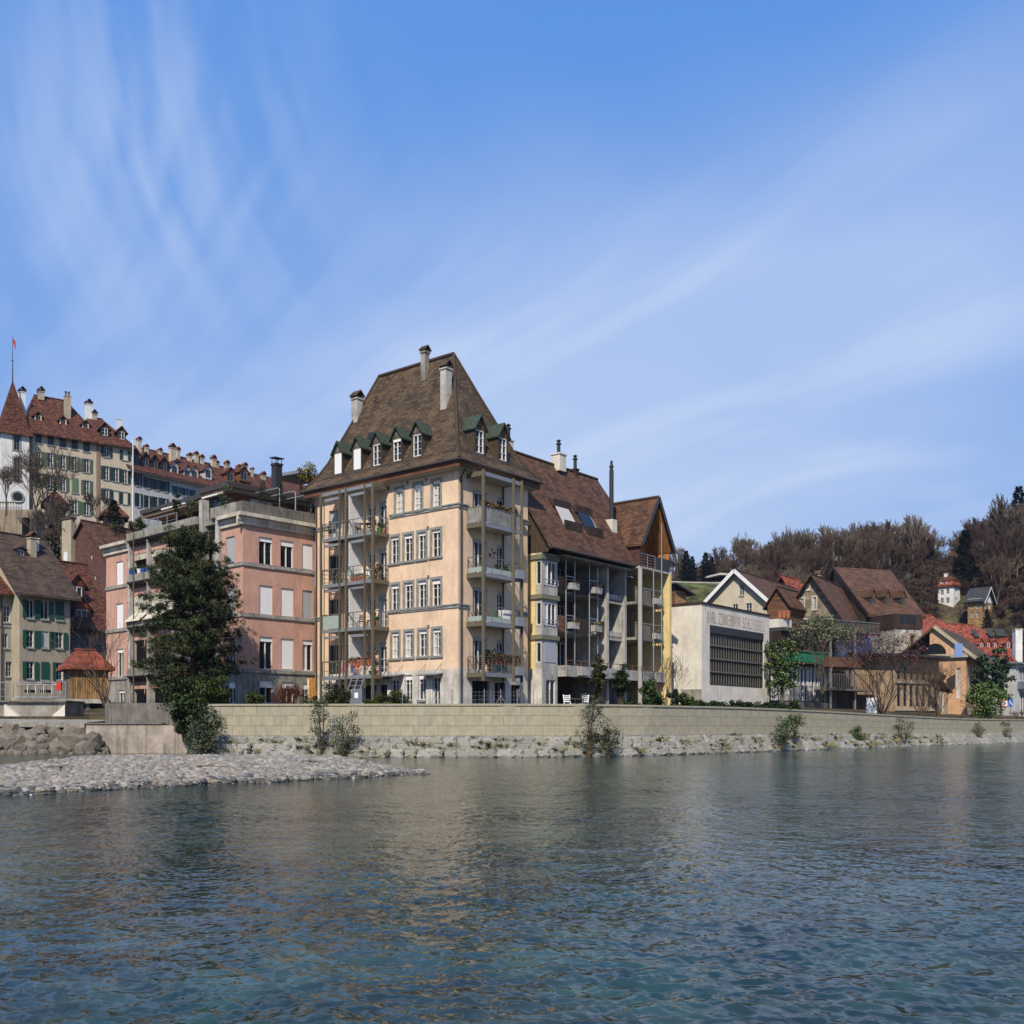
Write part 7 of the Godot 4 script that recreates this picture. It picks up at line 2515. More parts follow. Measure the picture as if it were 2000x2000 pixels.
func tufts_on_bank() -> void:
	rng.seed = 61
	var kinds := []
	for k in 4:
		var b := MB.new()
		var pal := [Color(0.16, 0.17, 0.06), Color(0.22, 0.20, 0.09), Color(0.10, 0.14, 0.045), Color(0.26, 0.22, 0.12)]
		for i in 70:
			var a := rng.randf() * TAU
			var lean := rng.randf_range(0.2, 1.4)
			var d := Vector3(cos(a) * lean, 1.0, sin(a) * lean).normalized()
			var side := d.cross(Vector3(sin(a), 0.2, -cos(a))).normalized()
			var c: Color = pal[(k + rng.randi() % 3) % 4]
			b.col = c * rng.randf_range(0.7, 1.2)
			b.leaf(Vector3(cos(a), 0, sin(a)) * rng.randf() * 0.16, d * rng.randf_range(0.1, 0.27), side * 0.009, (d + Vector3(0, 0.3, 0.5)).normalized())
		kinds.append(b.mesh(M.leaf))
	var n := 0
	while n < 130:
		var s := rng.randf_range(0.3, 62.0)
		var t := rng.randf()
		var A := along(s, 0.0)
		var p := A * Vector3(0, lerpf(0.1, wall_foot(s) - 0.1, t), lerpf(0.32, -0.62, t))
		var sc := rng.randf_range(0.7, 1.5)
		var o := place(kinds[rng.randi() % 4], "grass_tuft", self, Transform3D(Basis(Vector3.UP, rng.randf() * TAU) * Basis.from_scale(Vector3(sc * 1.2, sc, sc * 1.2)), p))
		tag(o, "tuft of pale green and straw grass between the bank stones", "grass", "grass tufts on the stone bank")
		n += 1

func leafy_tree(called: String, label: String, where: Vector3, h: float, w: float, seed_: int, cols: Array, leaf := 0.14, n := 34, per := 60, trunk_share := 0.25, shape := 0.0) -> Node3D:
	var r := RandomNumberGenerator.new()
	r.seed = seed_
	var t := thing(called, label, "tree", where)
	var s := MB.new()
	s.col = Color(0.10, 0.08, 0.06)
	s.tube([Vector3(0, -0.3, 0), Vector3(0.05, h * 0.4, 0), Vector3(0, h * 0.85, 0.03)], [h * 0.018 + 0.03, h * 0.014, 0.02], 6, false)
	var cl := clumps_in(r, n, Vector3(w / 2, h * (1.0 - trunk_share) / 2, w / 2), h * (0.5 + trunk_share / 2), w * 0.16, shape)
	for c in cl:
		var e: Vector3 = c[0]
		s.tube([Vector3(0, maxf(0.2, e.y - w * 0.35), 0), e * Vector3(0.5, 1, 0.5) - Vector3(0, 0.1 * w, 0), e], [0.035, 0.022, 0.008], 4, false)
	part(s, "trunk", M.bark, t)
	var b := MB.new()
	leaf_cloud(b, r, cl, int(per * 1.7), leaf * 1.35, cols, 0.6)
	part(b, "crown", M.leaf, t)
	return t

func garden() -> void:
	pine()
	var dk := [Color(0.028, 0.045, 0.018), Color(0.04, 0.06, 0.022), Color(0.05, 0.075, 0.028)]
	var yl := [Color(0.06, 0.085, 0.022), Color(0.085, 0.10, 0.025), Color(0.045, 0.07, 0.02)]
	var gr := [Color(0.07, 0.11, 0.035), Color(0.10, 0.15, 0.045), Color(0.05, 0.085, 0.03)]
	var wl := [Color(0.10, 0.125, 0.075), Color(0.13, 0.15, 0.09), Color(0.075, 0.10, 0.05)]
	var gy := func(px: float, d: float, y := 2.2) -> Vector3: return Vector3(d * (px - 1000.0) / 2000.0, y, -d)
	# by the pink house
	shrub("rounded_shrub", "rounded yellow-green evergreen shrub right of the pine", gy.call(420, 56, 2.3), 1.7, 2.0, 71, yl, 0.09, 34, 150)
	shrub("laurel_shrub", "dense dark shrub at the foot of the pine", gy.call(372, 58, 1.9), 3.0, 2.1, 72, dk, 0.11, 40, 110)
	shrub("hanging_ivy", "dark ivy hanging down over the stained retaining wall", gy.call(362, 55.3, 0.75), 1.35, 2.3, 73, dk, 0.09, 34, 110, 0.6, "ivy")
	shrub("willow_bush", "feathery grey-green willow bush at the left end of the flood wall", gy.call(398, 50.0, 0.15), 1.7, 2.3, 74, wl, 0.13, 40, 80, 0.22, "bush", "", 0.32)
	shrub("low_green_shrub", "low green shrub left of the red twiggy shrub behind the wall", gy.call(498, 57, 2.2), 1.0, 1.2, 75, yl, 0.08, 16, 90)
	bare_shrub("red_twig_shrub", "reddish brown bare twiggy shrub in front of the pink house plinth", gy.call(568, 56, 2.1), 1.5, 1.7, 76, Color(0.13, 0.045, 0.03), 22, 4, [Color(0.14, 0.05, 0.03)], 0.04)
	shrub("holly_shrub", "dark green shrub with ruddy tips below the left balconies", gy.call(650, 55, 2.2), 1.75, 1.45, 77, dk + [Color(0.09, 0.06, 0.025)], 0.08, 34, 120)
	shrub("small_box_shrub", "small dark shrub beside the orange board at the house corner", gy.call(612, 55.5, 2.2), 0.9, 0.95, 78, dk, 0.07, 16, 110)
	shrub("clipped_box_shrub", "clipped olive-green box hedge, the broader of the two mounds behind the wall", gy.call(735, 55, 2.2), 1.9, 0.95, 79, yl, 0.06, 34, 170)
	shrub("round_box_shrub", "rounded olive-green box mound, taller one right of the clipped hedge", gy.call(778, 55, 2.2), 1.3, 1.15, 80, yl, 0.06, 26, 170)
	# below the wing
	shrub("trained_ivy", "ivy column climbing to the concrete terrace, left of two", gy.call(1168, 64.5, 3.2), 0.95, 2.7, 81, dk + [Color(0.12, 0.07, 0.02)], 0.09, 30, 90, 0.6, "ivy")
	shrub("trained_ivy", "ivy-wrapped trunk under the concrete terrace, right of two", gy.call(1212, 66.5, 2.9), 1.1, 2.8, 82, dk, 0.09, 32, 90, 0.6, "ivy")
	bare_shrub("grey_shrub", "greyish twiggy shrub below the terrace beside the garden chairs", gy.call(1165, 56, 2.2), 0.95, 1.0, 83, Color(0.11, 0.095, 0.075), 18, 3, [Color(0.10, 0.09, 0.06)], 0.04)
	shrub("glossy_shrub", "glossy green shrub left of the bare contorted tree", gy.call(1272, 58.5, 2.3), 1.2, 1.7, 84, gr, 0.10, 26, 110)
	shrub("yew_shrub", "small dark yew shrub in front of the white workshop side wall", gy.call(1318, 60, 2.4), 0.7, 1.4, 85, dk, 0.07, 18, 140)
	shrub("leafy_shrub", "leafy green shrub at the foot of the workshop corner", gy.call(1342, 60.5, 2.4), 1.0, 1.1, 86, gr, 0.10, 18, 110)
	shrub("low_cover_shrub", "low dark planting on top of the wall below the bare tree", gy.call(1250, 57, 2.2), 2.2, 0.7, 87, dk, 0.08, 24, 110)
	bare_shrub("contorted_tree", "bare contorted small tree before the white workshop wall", gy.call(1300, 62, 2.5), 2.1, 3.2, 88, Color(0.15, 0.12, 0.095), 9, 4, [], 0.05, "tree")
	# clipped laurel hedge along the wall top, one plant after the other
	var s := 0
	for px in range(1368, 1560, 15):
		var d := lerpf(60.5, 68.0, (px - 1368) / 190.0)
		shrub("hedge_plant", "dark green laurel plant in the low hedge along the wall top", gy.call(px, d, 2.15), 0.85, 0.85, 100 + s, dk + [Color(0.06, 0.085, 0.03)], 0.09, 14, 90, 0.55, "hedge", "laurel hedge along the flood wall")
		s += 1
	# trees by the slatted workshop
	leafy_tree("spring_green_tree", "fresh green leafy tree right of the white workshop", gy.call(1527, 93, 3.0), 7.2, 3.0, 131, [Color(0.10, 0.16, 0.05), Color(0.14, 0.21, 0.07), Color(0.07, 0.12, 0.04)], 0.15, 50, 60, 0.12)
	bare_shrub("blossom_tree", "pale yellowish blossoming tree before the stone gable", gy.call(1606, 96, 4.6), 3.4, 6.6, 132, Color(0.13, 0.11, 0.085), 9, 5, [Color(0.20, 0.21, 0.12), Color(0.15, 0.17, 0.09), Color(0.25, 0.25, 0.16)], 0.12, "tree", 9)
	bare_shrub("magnolia_shrub", "tall shrub with dark stems and pink buds above the flood wall", gy.call(1722, 86, 2.4), 5.2, 6.6, 133, Color(0.06, 0.05, 0.04), 16, 4, [Color(0.16, 0.05, 0.055), Color(0.21, 0.08, 0.08), Color(0.11, 0.04, 0.04)], 0.13, "shrub", 5)
	bare_shrub("brown_thicket", "bare brown vines and shrubs before the ochre colonnade", gy.call(1800, 95, 2.4), 3.8, 5.0, 134, Color(0.12, 0.085, 0.055), 20, 4)
	bare_shrub("leaning_thicket", "bare brown shrub leaning on the lean-to at the colonnade end", gy.call(1832, 97, 2.4), 2.6, 5.4, 135, Color(0.10, 0.07, 0.045), 12, 4)
	leafy_tree("upright_green_tree", "upright bluish green tree behind the round bush, left of two", gy.call(1918, 103, 2.6), 6.4, 2.0, 136, [Color(0.05, 0.085, 0.05), Color(0.035, 0.065, 0.035), Color(0.065, 0.10, 0.055)], 0.17, 40, 60, 0.1, 0.5)
	leafy_tree("upright_green_tree", "upright bluish green tree behind the round bush, right of two", gy.call(1955, 104, 2.6), 6.9, 2.7, 137, [Color(0.05, 0.085, 0.05), Color(0.035, 0.065, 0.035), Color(0.065, 0.10, 0.055)], 0.17, 46, 60, 0.1, 0.5)
	shrub("round_green_bush", "broad bright green bush on the wall left of the road signs", gy.call(1926, 96, 2.0), 3.6, 3.2, 138, [Color(0.13, 0.20, 0.06), Color(0.16, 0.24, 0.075), Color(0.09, 0.15, 0.045)], 0.15, 50, 90)
	bare_shrub("rusty_shrub", "low rust-brown shrub right of the road signs", gy.call(1990, 99, 2.0), 1.6, 1.2, 139, Color(0.13, 0.06, 0.04), 16, 3)
	# shrubs growing out of the stone bank
	for q in [[630, 50.0, 0.25, 0.9, 3.0, 141, 0.7, "slender willow shoots on the bank in front of the wall, left of two clumps"], [672, 49.8, 0.1, 1.4, 2.2, 142, 0.8, "spreading willow bush on the bank below the left balconies"], [1150, 50.3, 0.1, 1.3, 3.0, 143, 1.0, "tall willow bush on the bank below the wing"], [1188, 50.8, 0.1, 1.1, 1.7, 144, 0.9, "lower willow bush hugging the bank right of the tall one"],
			[1527, 61.0, 0.25, 1.3, 1.9, 145, 1.0, "green bush on the bank below the laurel hedge"], [1552, 62.5, 0.9, 1.0, 1.9, 146, 0.5, "sparse green shoots rising before the dark wall"], [1675, 70.0, 0.2, 0.95, 1.25, 147, 1.2, "compact bright green bush at the water below the dark wall"], [1765, 74.5, 0.3, 1.5, 2.1, 148, 0.55, "pale sparse willow on the bank before the dark wall"], [1912, 86.0, 0.2, 0.8, 1.9, 149, 0.4, "thin pale shoots on the far bank, left of two"], [1966, 90.5, 0.2, 0.9, 2.0, 150, 0.5, "thin pale shoots on the far bank, right of two"]]:
		var cols: Array = wl if q[0] < 1400 or q[0] > 1700 else gr
		shrub("bank_shrub", q[7], gy.call(q[0], q[1], q[2]), q[3], q[4], q[5], cols, 0.11, int(22 * q[6]) + 7, 34, 0.28, "bush", "", 0.26)
	tufts_on_bank()
	# bare pollard before the pink house
	bare_shrub("pollard_tree", "bare knobbly pollarded tree left of the pink house", gy.call(205, 72, 3.0), 1.9, 6.0, 151, Color(0.13, 0.10, 0.08), 6, 4, [], 0.05, "tree")
	# roof terrace
	for q in [[513, "slim clipped cypress on the pink house terrace, left of three"], [548, "slim clipped cypress on the pink house terrace, middle of three"], [603, "slim clipped cypress on the pink house terrace, right of three"]]:
		var fp := FP.rt(q[0], 1010, -0.1)
		var t := thing("cypress", q[1], "shrub", FP.tr * Vector3(fp.x, 16.2, -0.1), "terrace cypresses")
		var c := MeshInstance3D.new()
		c.name = "foliage"
		c.mesh = conifer_mesh(160 + int(q[0]), 1.75, 0.62, [Color(0.03, 0.055, 0.018), Color(0.05, 0.08, 0.022)], 900)
		t.add_child(c)
		var tb := MB.new()
		tb.lathe([[0.16, -0.02], [0.2, 0.16], [0.17, 0.16], [0.01, 0.14]], Vector3.ZERO, 8)
		part(tb, "pot", M.terracotta, t)
	for q in [[440, 1000, 0.9, 1.7, 171, "grey-green olive shrub on the terrace corner of the pink house", wl], [372, 998, 0.9, 1.5, 172, "silvery shrub beside the terrace screen of the pink house", wl], [345, 1000, 0.5, 1.9, 173, "narrow dark conifer on the terrace parapet of the pink house", dk], [262, 1025, 1.3, 0.9, 174, "heather-brown planting on the terrace parapet", [Color(0.09, 0.08, 0.05), Color(0.07, 0.08, 0.04)]], [232, 1035, 1.0, 0.9, 175, "dry grey-brown planting at the left end of the terrace", [Color(0.10, 0.085, 0.065), Color(0.08, 0.07, 0.05)]], [275, 1018, 0.8, 0.9, 176, "yellow-green planting on the terrace parapet", yl]]:
		var fp := FP.lf(q[0], 1020, 0.2)
		shrub("terrace_shrub", q[5], FP.tr * (Fr.left() * Vector3(fp.x, 16.0, 0.2)), q[2], q[3], q[4], q[6], 0.09, 14, 80, 0.35)
	shrub("yellow_shrub", "yellow flowering shrub under the roof canopy beside the tall roof", at(604, 948, 82), 1.6, 1.9, 177, [Color(0.30, 0.23, 0.03), Color(0.22, 0.19, 0.03)], 0.1, 16, 60)
	# slope below the old town
	var ivy := conifer_mesh(181, 5.2, 2.6, [Color(0.028, 0.045, 0.016), Color(0.05, 0.065, 0.022), Color(0.07, 0.06, 0.03)], 2600)
	for q in [[222, 1070, 112, 1.0, "dark evergreen beside the red pavilion roof"], [101, 1100, 112, 0.8, "brown-green thicket tree between the house roofs"]]:
		var t := thing("evergreen_tree", q[4], "tree", Transform3D(Basis.from_scale(Vector3(1.1, q[3], 1.1)), at(q[0], q[1], q[2])))
		var c := MeshInstance3D.new()
		c.name = "crown"
		c.mesh = ivy
		t.add_child(c)
	var k := 0
	for q in [[12, 1000, 122, 6.0], [70, 1040, 120, 9.0], [95, 1040, 121, 10.5], [115, 1080, 114, 6.5], [88, 1095, 112, 6.0], [125, 1110, 111, 5.5], [190, 1040, 118, 5.0]]:
		var t := thing("slope_tree", ["bare bushy tree before the white tower", "bare slender tree before the olive shutters, left of two", "bare slender tree before the olive shutters, right of two", "bare thicket tree above the brown roof", "bare thicket tree behind the brown roof chimney", "bare thicket tree left of the shingled gable", "bare tree below the narrow town house"][k], "tree", at(q[0], q[1], q[2]))
		var c := MeshInstance3D.new()
		c.name = "crown"
		c.mesh = bare_tree_mesh(190 + k, q[3], Color(0.10, 0.075, 0.055), 5, 0.018)
		t.add_child(c)
		k += 1

# ---------------------------------------------------------------- wooded hill and its villas
func hill_houses() -> void:
	var st := {"cols": 2, "rows": 2, "sill": false}
	var f := Fr.new(1862, 205, 1.0)
	var D := -f.lf(1832, 1160).x
	var W := f.rt(1875, 1160).x
	var y1 := f.lf(1862, 1145).y; var y2 := f.lf(1862, 1131).y
	var h := house("white_villa", "white villa with red mansard roof on the wooded hillside", f, W, D, f.lf(1862, 1250).y, y1, y1 + 0.3, "x", 0.3, 0.3, M.white_wall, M.tile_old, [[1866, 1870, 1152, 1163], [1866, 1870, 1168, 1178]], [[1837, 1843, 1152, 1162], [1848, 1854, 1150, 1160], [1837, 1843, 1168, 1178], [1848, 1854, 1167, 1178]], st, 0.3, "villa")
	var mb := MB.new()
	var lo := [Vector3(-0.2, y1 + 0.3, 0.2), Vector3(W + 0.2, y1 + 0.3, 0.2), Vector3(W + 0.2, y1 + 0.3, -D - 0.2), Vector3(-0.2, y1 + 0.3, -D - 0.2)]
	var hi := [Vector3(0.2, y2, -0.2), Vector3(W - 0.2, y2, -0.2), Vector3(W - 0.2, y2, -D + 0.2), Vector3(0.2, y2, -D + 0.2)]
	for i in 4: mb.quad(lo[i], lo[(i + 1) % 4], hi[(i + 1) % 4], hi[i])
	part(mb, "mansard_roof", M.tile_orange, h)
	roof(h, 0.0, W, -D, 0.0, y2, f.lf(1850, 1119).y, "z", W / 2, W / 2, M.tile_old, 0.15, "upper_roof")
	var p := f.lf(1843, 1125)
	chimney(h, 1.2, p.x, y2 - 1, p.y + 0.5, 0.6, 0.6, M.white_wall, M.tile_orange, "plain")
	for u in [1840.0, 1851.5]:
		var q := f.lf(u, 1143)
		dormer(h, Fr.left() * Transform3D(Basis(), Vector3(0, 0, 0.1)), q.x, q.y, 0.6, 0.75, 0.25, 0.6, M.white_wall, M.tile_orange, {"frame": 0.1, "wh": 0.7, "rows": 1})
	f = Fr.new(1918, 195, 0.9)
	D = -f.lf(1890, 1190).x
	W = f.rt(1939, 1190).x
	h = house("chalet_villa", "ochre villa with white gables and dark pitched roof on the hillside", f, W, D, f.lf(1918, 1250).y, f.lf(1918, 1170).y, f.lf(1905, 1147).y, "z", 0, 0, M.chalet_ochre, M.slate, [[1922, 1926, 1179, 1189], [1931, 1935, 1179, 1189], [1922, 1926, 1196, 1206], [1926, 1931, 1161, 1168]], [[1896, 1900, 1179, 1189], [1907, 1912, 1179, 1189], [1896, 1901, 1196, 1206], [1907, 1912, 1196, 1206]], st, 0.7, "villa")
	var yw := f.lf(1918, 1174).y
	wall(h, Transform3D(Basis(), Vector3(0, 0, 0.03)), [[yw, 0, W], [f.lf(1918, 1170).y, 0, W], [f.lf(1905, 1149).y, W / 2 - 0.02, W / 2 + 0.02]], [open_r(f, 1926, 1931, 1161, 1168)], M.white_wall, "white_gable", 0.03)
	var wb := MB.new()
	wb.xf = Fr.left()
	wb.box(-D, 0, yw, f.lf(1918, 1168).y, 0.003, 0.05)
	part(wb, "white_band", M.white_wall, h)
	var bb := MB.new()
	for s in [-0.7, W + 0.7]: bb.bar(Vector3(s, f.lf(1918, 1170).y - 1.0, 0.72), Vector3(W / 2, f.lf(1905, 1147).y + 0.1, 0.72), 0.06, 0.22)
	part(bb, "bargeboard", M.white_wall, h)
	f = Fr.new(1779, 225, 1.2)
	D = -f.lf(1759, 1140).x
	h = house("grey_roofed_villa", "pale pink villa with dark slate mansard roof half hidden by trees", f, 4.0, D, f.lf(1779, 1190).y, f.lf(1779, 1134).y, f.lf(1770, 1114).y, "x", 1.4, 1.2, M.pale_pink, M.slate, [[1782, 1785, 1138, 1146]], [[1763, 1767, 1138, 1146], [1771, 1775, 1138, 1146]], st, 0.4, "villa")
	f = Fr.new(1862, 250, 1.0)
	D = -f.lf(1846, 1095).x
	h = house("upper_villa", "reddish-roofed villa high among the trees above the white villa", f, 4.5, D, f.lf(1862, 1150).y, f.lf(1862, 1092).y, f.lf(1855, 1074).y, "x", 1.0, 1.0, M.pale_pink, M.tile_redbrown, [[1864, 1867, 1096, 1104]], [[1850, 1853, 1096, 1104]], st, 0.4, "villa")
	f = Fr.new(1840, 248, 1.0)
	house("cream_turret_house", "small cream turret house left of the upper villa", f, 2.6, 2.4, f.lf(1840, 1150).y, f.lf(1840, 1100).y, f.lf(1836, 1089).y, "x", 1.1, 1.1, M.cream, M.tile_redbrown, [], [[1833.5, 1836, 1102, 1108]], st, 0.3)
	f = Fr.new(1632, 262, 1.0)
	house("hidden_house", "pale house glimpsed between bare trees above the great brown roof", f, 6.0, 3.0, f.lf(1632, 1095).y, f.lf(1632, 1076).y, f.lf(1630, 1064).y, "x", 0, 0, M.white_wall, M.tile_redbrown, [[1634, 1638, 1079, 1087]], [], st, 0.4)
	f = Fr.new(1990, 245, 2.0)
	house("hilltop_house", "grey-brown house high on the hill at the right edge", f, 9.0, 6.0, f.rt(1990, 1085).y, f.rt(1990, 1052).y, f.rt(1992, 1036).y, "x", 0, 0, M.beige_dim, M.tile_dark, [[1996, 1999, 1056, 1066]], [], st, 0.5)
	f = Fr.new(1408, 228, 2.5)
	var t := thing("glass_pavilion", "low flat-roofed glass pavilion at the edge of the hilltop meadow", "pavilion", f.tr)
	var w := f.rt(1452, 1125).x
	var b := MB.new()
	b.box(0, w, f.rt(1420, 1140).y, f.rt(1420, 1125).y, -4, 0)
	part(b, "glazing", M.glass, t)
	var c := MB.new()
	c.box(-1.0, w + 0.5, f.rt(1420, 1125).y, f.rt(1420, 1121.5).y, -5, 1.2)
	part(c, "roof", M.white_wall, t)
	f = Fr.new(1870, 172, 3.0)
	# grassy meadow and the low wall along its crest
	var gx := []; var gd := []
	for i in 30: gx.append(24.0 + i * 1.5)
	for i in 36: gd.append(164.0 + i * 1.9)
	var mead := MeshInstance3D.new()
	mead.name = "meadow"
	mead.mesh = grid_mesh(gx, gd, func(x, d): return ground_height(x, d) + 0.25, 1.0)
	(mead.mesh as ArrayMesh).surface_set_material(0, mat("grass", 0.125, 0.135, 0.05, 0.95, "soil", 19.0, 1.0))
	add_child(mead)
	structure(mead)
	var mw := thing("hilltop_wall", "low pale wall along the crest of the meadow", "wall")
	var cw := MB.new()
	var prev := Vector3.ZERO
	for i in 9:
		var px := 1290.0 + i * 19
		var q := at(px, 1141, 228)
		q.y = ground_height(q.x, 228.0) + 0.3
		if i > 0: cw.bar(prev, q, 0.4, 1.0)
		prev = q
	part(cw, "coping", M.pale_concrete, mw)

func woodland() -> void:
	var r := RandomNumberGenerator.new()
	r.seed = 33
	var cols := [Color(0.095, 0.063, 0.045), Color(0.078, 0.048, 0.036), Color(0.115, 0.085, 0.056), Color(0.066, 0.04, 0.032), Color(0.15, 0.12, 0.088)]
	var kinds := []
	for k in 5: kinds.append(bare_tree_mesh(700 + k, 13.0, cols[k], 5, 0.042, [0.42, 0.55, 0.65, 0.38, 0.5][k]))
	var con := conifer_mesh(720, 12.0, 5.0, [Color(0.016, 0.028, 0.014), Color(0.022, 0.036, 0.017)], 3600)
	var keep_clear := [[1826, 1880, 205.0], [1888, 1945, 195.0], [1755, 1788, 225.0], [1828, 1872, 250.0], [1626, 1645, 262.0]]
	var mass := []
	for k in 5: mass.append([])
	var singles := []
	var tries := 0
	while tries < 1000:
		tries += 1
		var d := r.randf_range(180, 300)
		var px := r.randf_range(1300, 2120)
		var x := d * (px - 1000) / 2000.0
		var y := ground_height(x, d)
		var sy := 1415 - 2000 * (y - EYE) / d
		if px < 1450 and d < 234: continue            # the open meadow
		var skip := false
		for q in keep_clear:
			if px > q[0] - (32 if d < q[2] else 8) and px < q[1] + (32 if d < q[2] else 8) and d < q[2] + 4 and d > q[2] - 45: skip = true
		if skip: continue
		var s := r.randf_range(0.6, 1.15)
		if px < 1440: s *= 0.62
		elif px < 1500: s *= 0.72
		elif px < 1600: s *= 0.85
		elif px < 1800: s *= 1.05
		if px > 1812 and px < 1862 and d > 225: s *= 0.62
		if d < 200: s *= 0.62
		var tr := Transform3D(Basis(Vector3.UP, r.randf() * TAU) * Basis.from_scale(Vector3(s * r.randf_range(0.7, 0.95), s * r.randf_range(0.9, 1.15), s * 0.85)), Vector3(x, y - 0.3, -d))
		var kind := r.randi() % 5
		if d > 246 and d < 262 and singles.size() < 46: singles.append([kind, tr, px])
		else: mass[kind].append(tr)
	var wood := thing("bare_woodland", "wood of bare brown trees covering the hillside", "")
	wood.set_meta("kind", "stuff")
	for k in 5:
		var mm := MultiMesh.new()
		mm.transform_format = MultiMesh.TRANSFORM_3D
		mm.mesh = kinds[k]
		mm.instance_count = mass[k].size()
		for i in mass[k].size(): mm.set_instance_transform(i, mass[k][i])
		var o := MultiMeshInstance3D.new()
		o.name = "trees"
		o.multimesh = mm
		wood.add_child(o, true)
		o.set_meta("kind", "stuff")
	for q in singles:
		var t := thing("bare_tree", "tall bare brown tree standing out on the wooded crest", "tree", q[1], "bare trees on the crest")
		var c := MeshInstance3D.new()
		c.name = "crown"
		c.mesh = kinds[q[0]]
		t.add_child(c)
	for q in [[1340, 1140, 232, 0.62, "dark conifer at the left of the hilltop meadow, first of four"], [1352, 1140, 234, 0.52, "dark conifer at the left of the hilltop meadow, second of four"], [1378, 1139, 233, 0.58, "dark conifer on the meadow crest, third of four"], [1390, 1139, 235, 0.5, "dark conifer on the meadow crest, fourth of four"], [1886, 1160, 212, 1.1, "tall dark fir right of the white villa"], [1990, 1060, 240, 1.1, "large dark fir on the skyline at the right edge"], [1976, 1075, 236, 0.8, "smaller dark fir on the skyline near the right edge"], [1815, 1130, 238, 0.75, "dark evergreen beside the bare trees left of the upper villa"], [1927, 1228, 186, 0.3, "small dark fir in front of the ochre villa"]]:
		var t := thing("conifer", q[4], "tree", Transform3D(Basis.from_scale(Vector3(q[3] * 1.1, q[3], q[3] * 1.1)), at(q[0], q[1], q[2])))
		var c := MeshInstance3D.new()
		c.name = "crown"
		c.mesh = con
		t.add_child(c)
	# undergrowth on the slope: brown thickets
	var ug := thing("undergrowth", "brown leafless undergrowth on the lower hillside", "")
	ug.set_meta("kind", "stuff")
	for k in 3:
		var sh := bare_tree_mesh(740 + k, 4.0, cols[k + 1], 5, 0.035, 1.1)
		var mm := MultiMesh.new()
		mm.transform_format = MultiMesh.TRANSFORM_3D
		mm.mesh = sh
		var where := []
		while where.size() < 420:
			var d := r.randf_range(168, 240)
			var px := r.randf_range(1300, 2100)
			if px < 1480 and d > 172: continue
			var x := d * (px - 1000) / 2000.0
			var skip := false
			for q in keep_clear:
				if px > q[0] - 5 and px < q[1] + 5 and d < q[2] + 2 and d > q[2] - 12: skip = true
			if skip: continue
			var s := r.randf_range(0.6, 1.25)
			where.append(Transform3D(Basis(Vector3.UP, r.randf() * TAU) * Basis.from_scale(Vector3(s, s, s)), Vector3(x, ground_height(x, d) - 0.6 * s, -d)))
		mm.instance_count = where.size()
		for i in where.size(): mm.set_instance_transform(i, where[i])
		var o := MultiMeshInstance3D.new()
		o.name = "thickets"
		o.multimesh = mm
		ug.add_child(o, true)
		o.set_meta("kind", "stuff")

# ---------------------------------------------------------------- things on balconies and in the garden (each stands on its own)
var FLOORS := [4.8, 7.94, 10.96, 14.04]
const STOREY := ["first-floor", "second-floor", "third-floor", "fourth-floor"]

func pot_plant(label: String, where: Transform3D, h: float, seed_: int, pot: Material, cols: Array, leaf := 0.08, w := 0.0, group := "") -> Node3D:
	var r := RandomNumberGenerator.new()
	r.seed = seed_
	var t := thing("potted_plant", label, "plant", where, group)
	var b := MB.new()
	b.lathe([[0.01, 0.0], [0.11, 0.0], [0.15, 0.26], [0.17, 0.26], [0.17, 0.31], [0.13, 0.31], [0.12, 0.27], [0.01, 0.26]], Vector3.ZERO, 10)
	part(b, "pot", pot, t)
	if h > 0.05:
		var f := MB.new()
		var cl := clumps_in(r, 7, Vector3(w if w > 0 else h * 0.3, h * 0.4, w if w > 0 else h * 0.3), 0.35 + h * 0.42, 0.12 + h * 0.1)
		leaf_cloud(f, r, cl, 34, leaf, cols, 0.5)
		part(f, "foliage", M.leaf, t)
	return t

func chair_thing(called: String, label: String, where: Transform3D, m: Material) -> Node3D:
	var t := thing(called, label, "chair", where)
	var s := MB.new()
	s.box(-0.22, 0.22, 0.42, 0.45, -0.22, 0.22)
	part(s, "seat", m, t)
	var b := MB.new()
	b.bar(Vector3(-0.2, 0.45, -0.2), Vector3(-0.2, 0.95, -0.3), 0.035, 0.03); b.bar(Vector3(0.2, 0.45, -0.2), Vector3(0.2, 0.95, -0.3), 0.035, 0.03)
	for k in 4: b.bar(Vector3(-0.2, 0.58 + k * 0.1, -0.225 - k * 0.02), Vector3(0.2, 0.58 + k * 0.1, -0.225 - k * 0.02), 0.02, 0.06)
	part(b, "backrest", m, t)
	for q in [[-0.19, -0.19], [0.19, -0.19], [-0.19, 0.19], [0.19, 0.19]]:
		var l := MB.new()
		l.bar(Vector3(q[0] * 1.15, 0, q[1] * 1.15), Vector3(q[0], 0.42, q[1]), 0.03, 0.03)
		part(l, "leg", m, t)
	return t

func table_thing(label: String, where: Transform3D, m: Material) -> Node3D:
	var t := thing("balcony_table", label, "table", where)
	var s := MB.new()
	s.lathe([[0.01, 0.70], [0.4, 0.70], [0.4, 0.73], [0.01, 0.73]], Vector3.ZERO, 14)
	part(s, "top", m, t)
	for k in 3:
		var a := TAU * k / 3
		var l := MB.new()
		l.tube([Vector3(cos(a) * 0.32, 0, sin(a) * 0.32), Vector3(cos(a) * 0.1, 0.7, sin(a) * 0.1)], [0.018, 0.018], 6)
		part(l, "leg", M.rail, t)
	return t

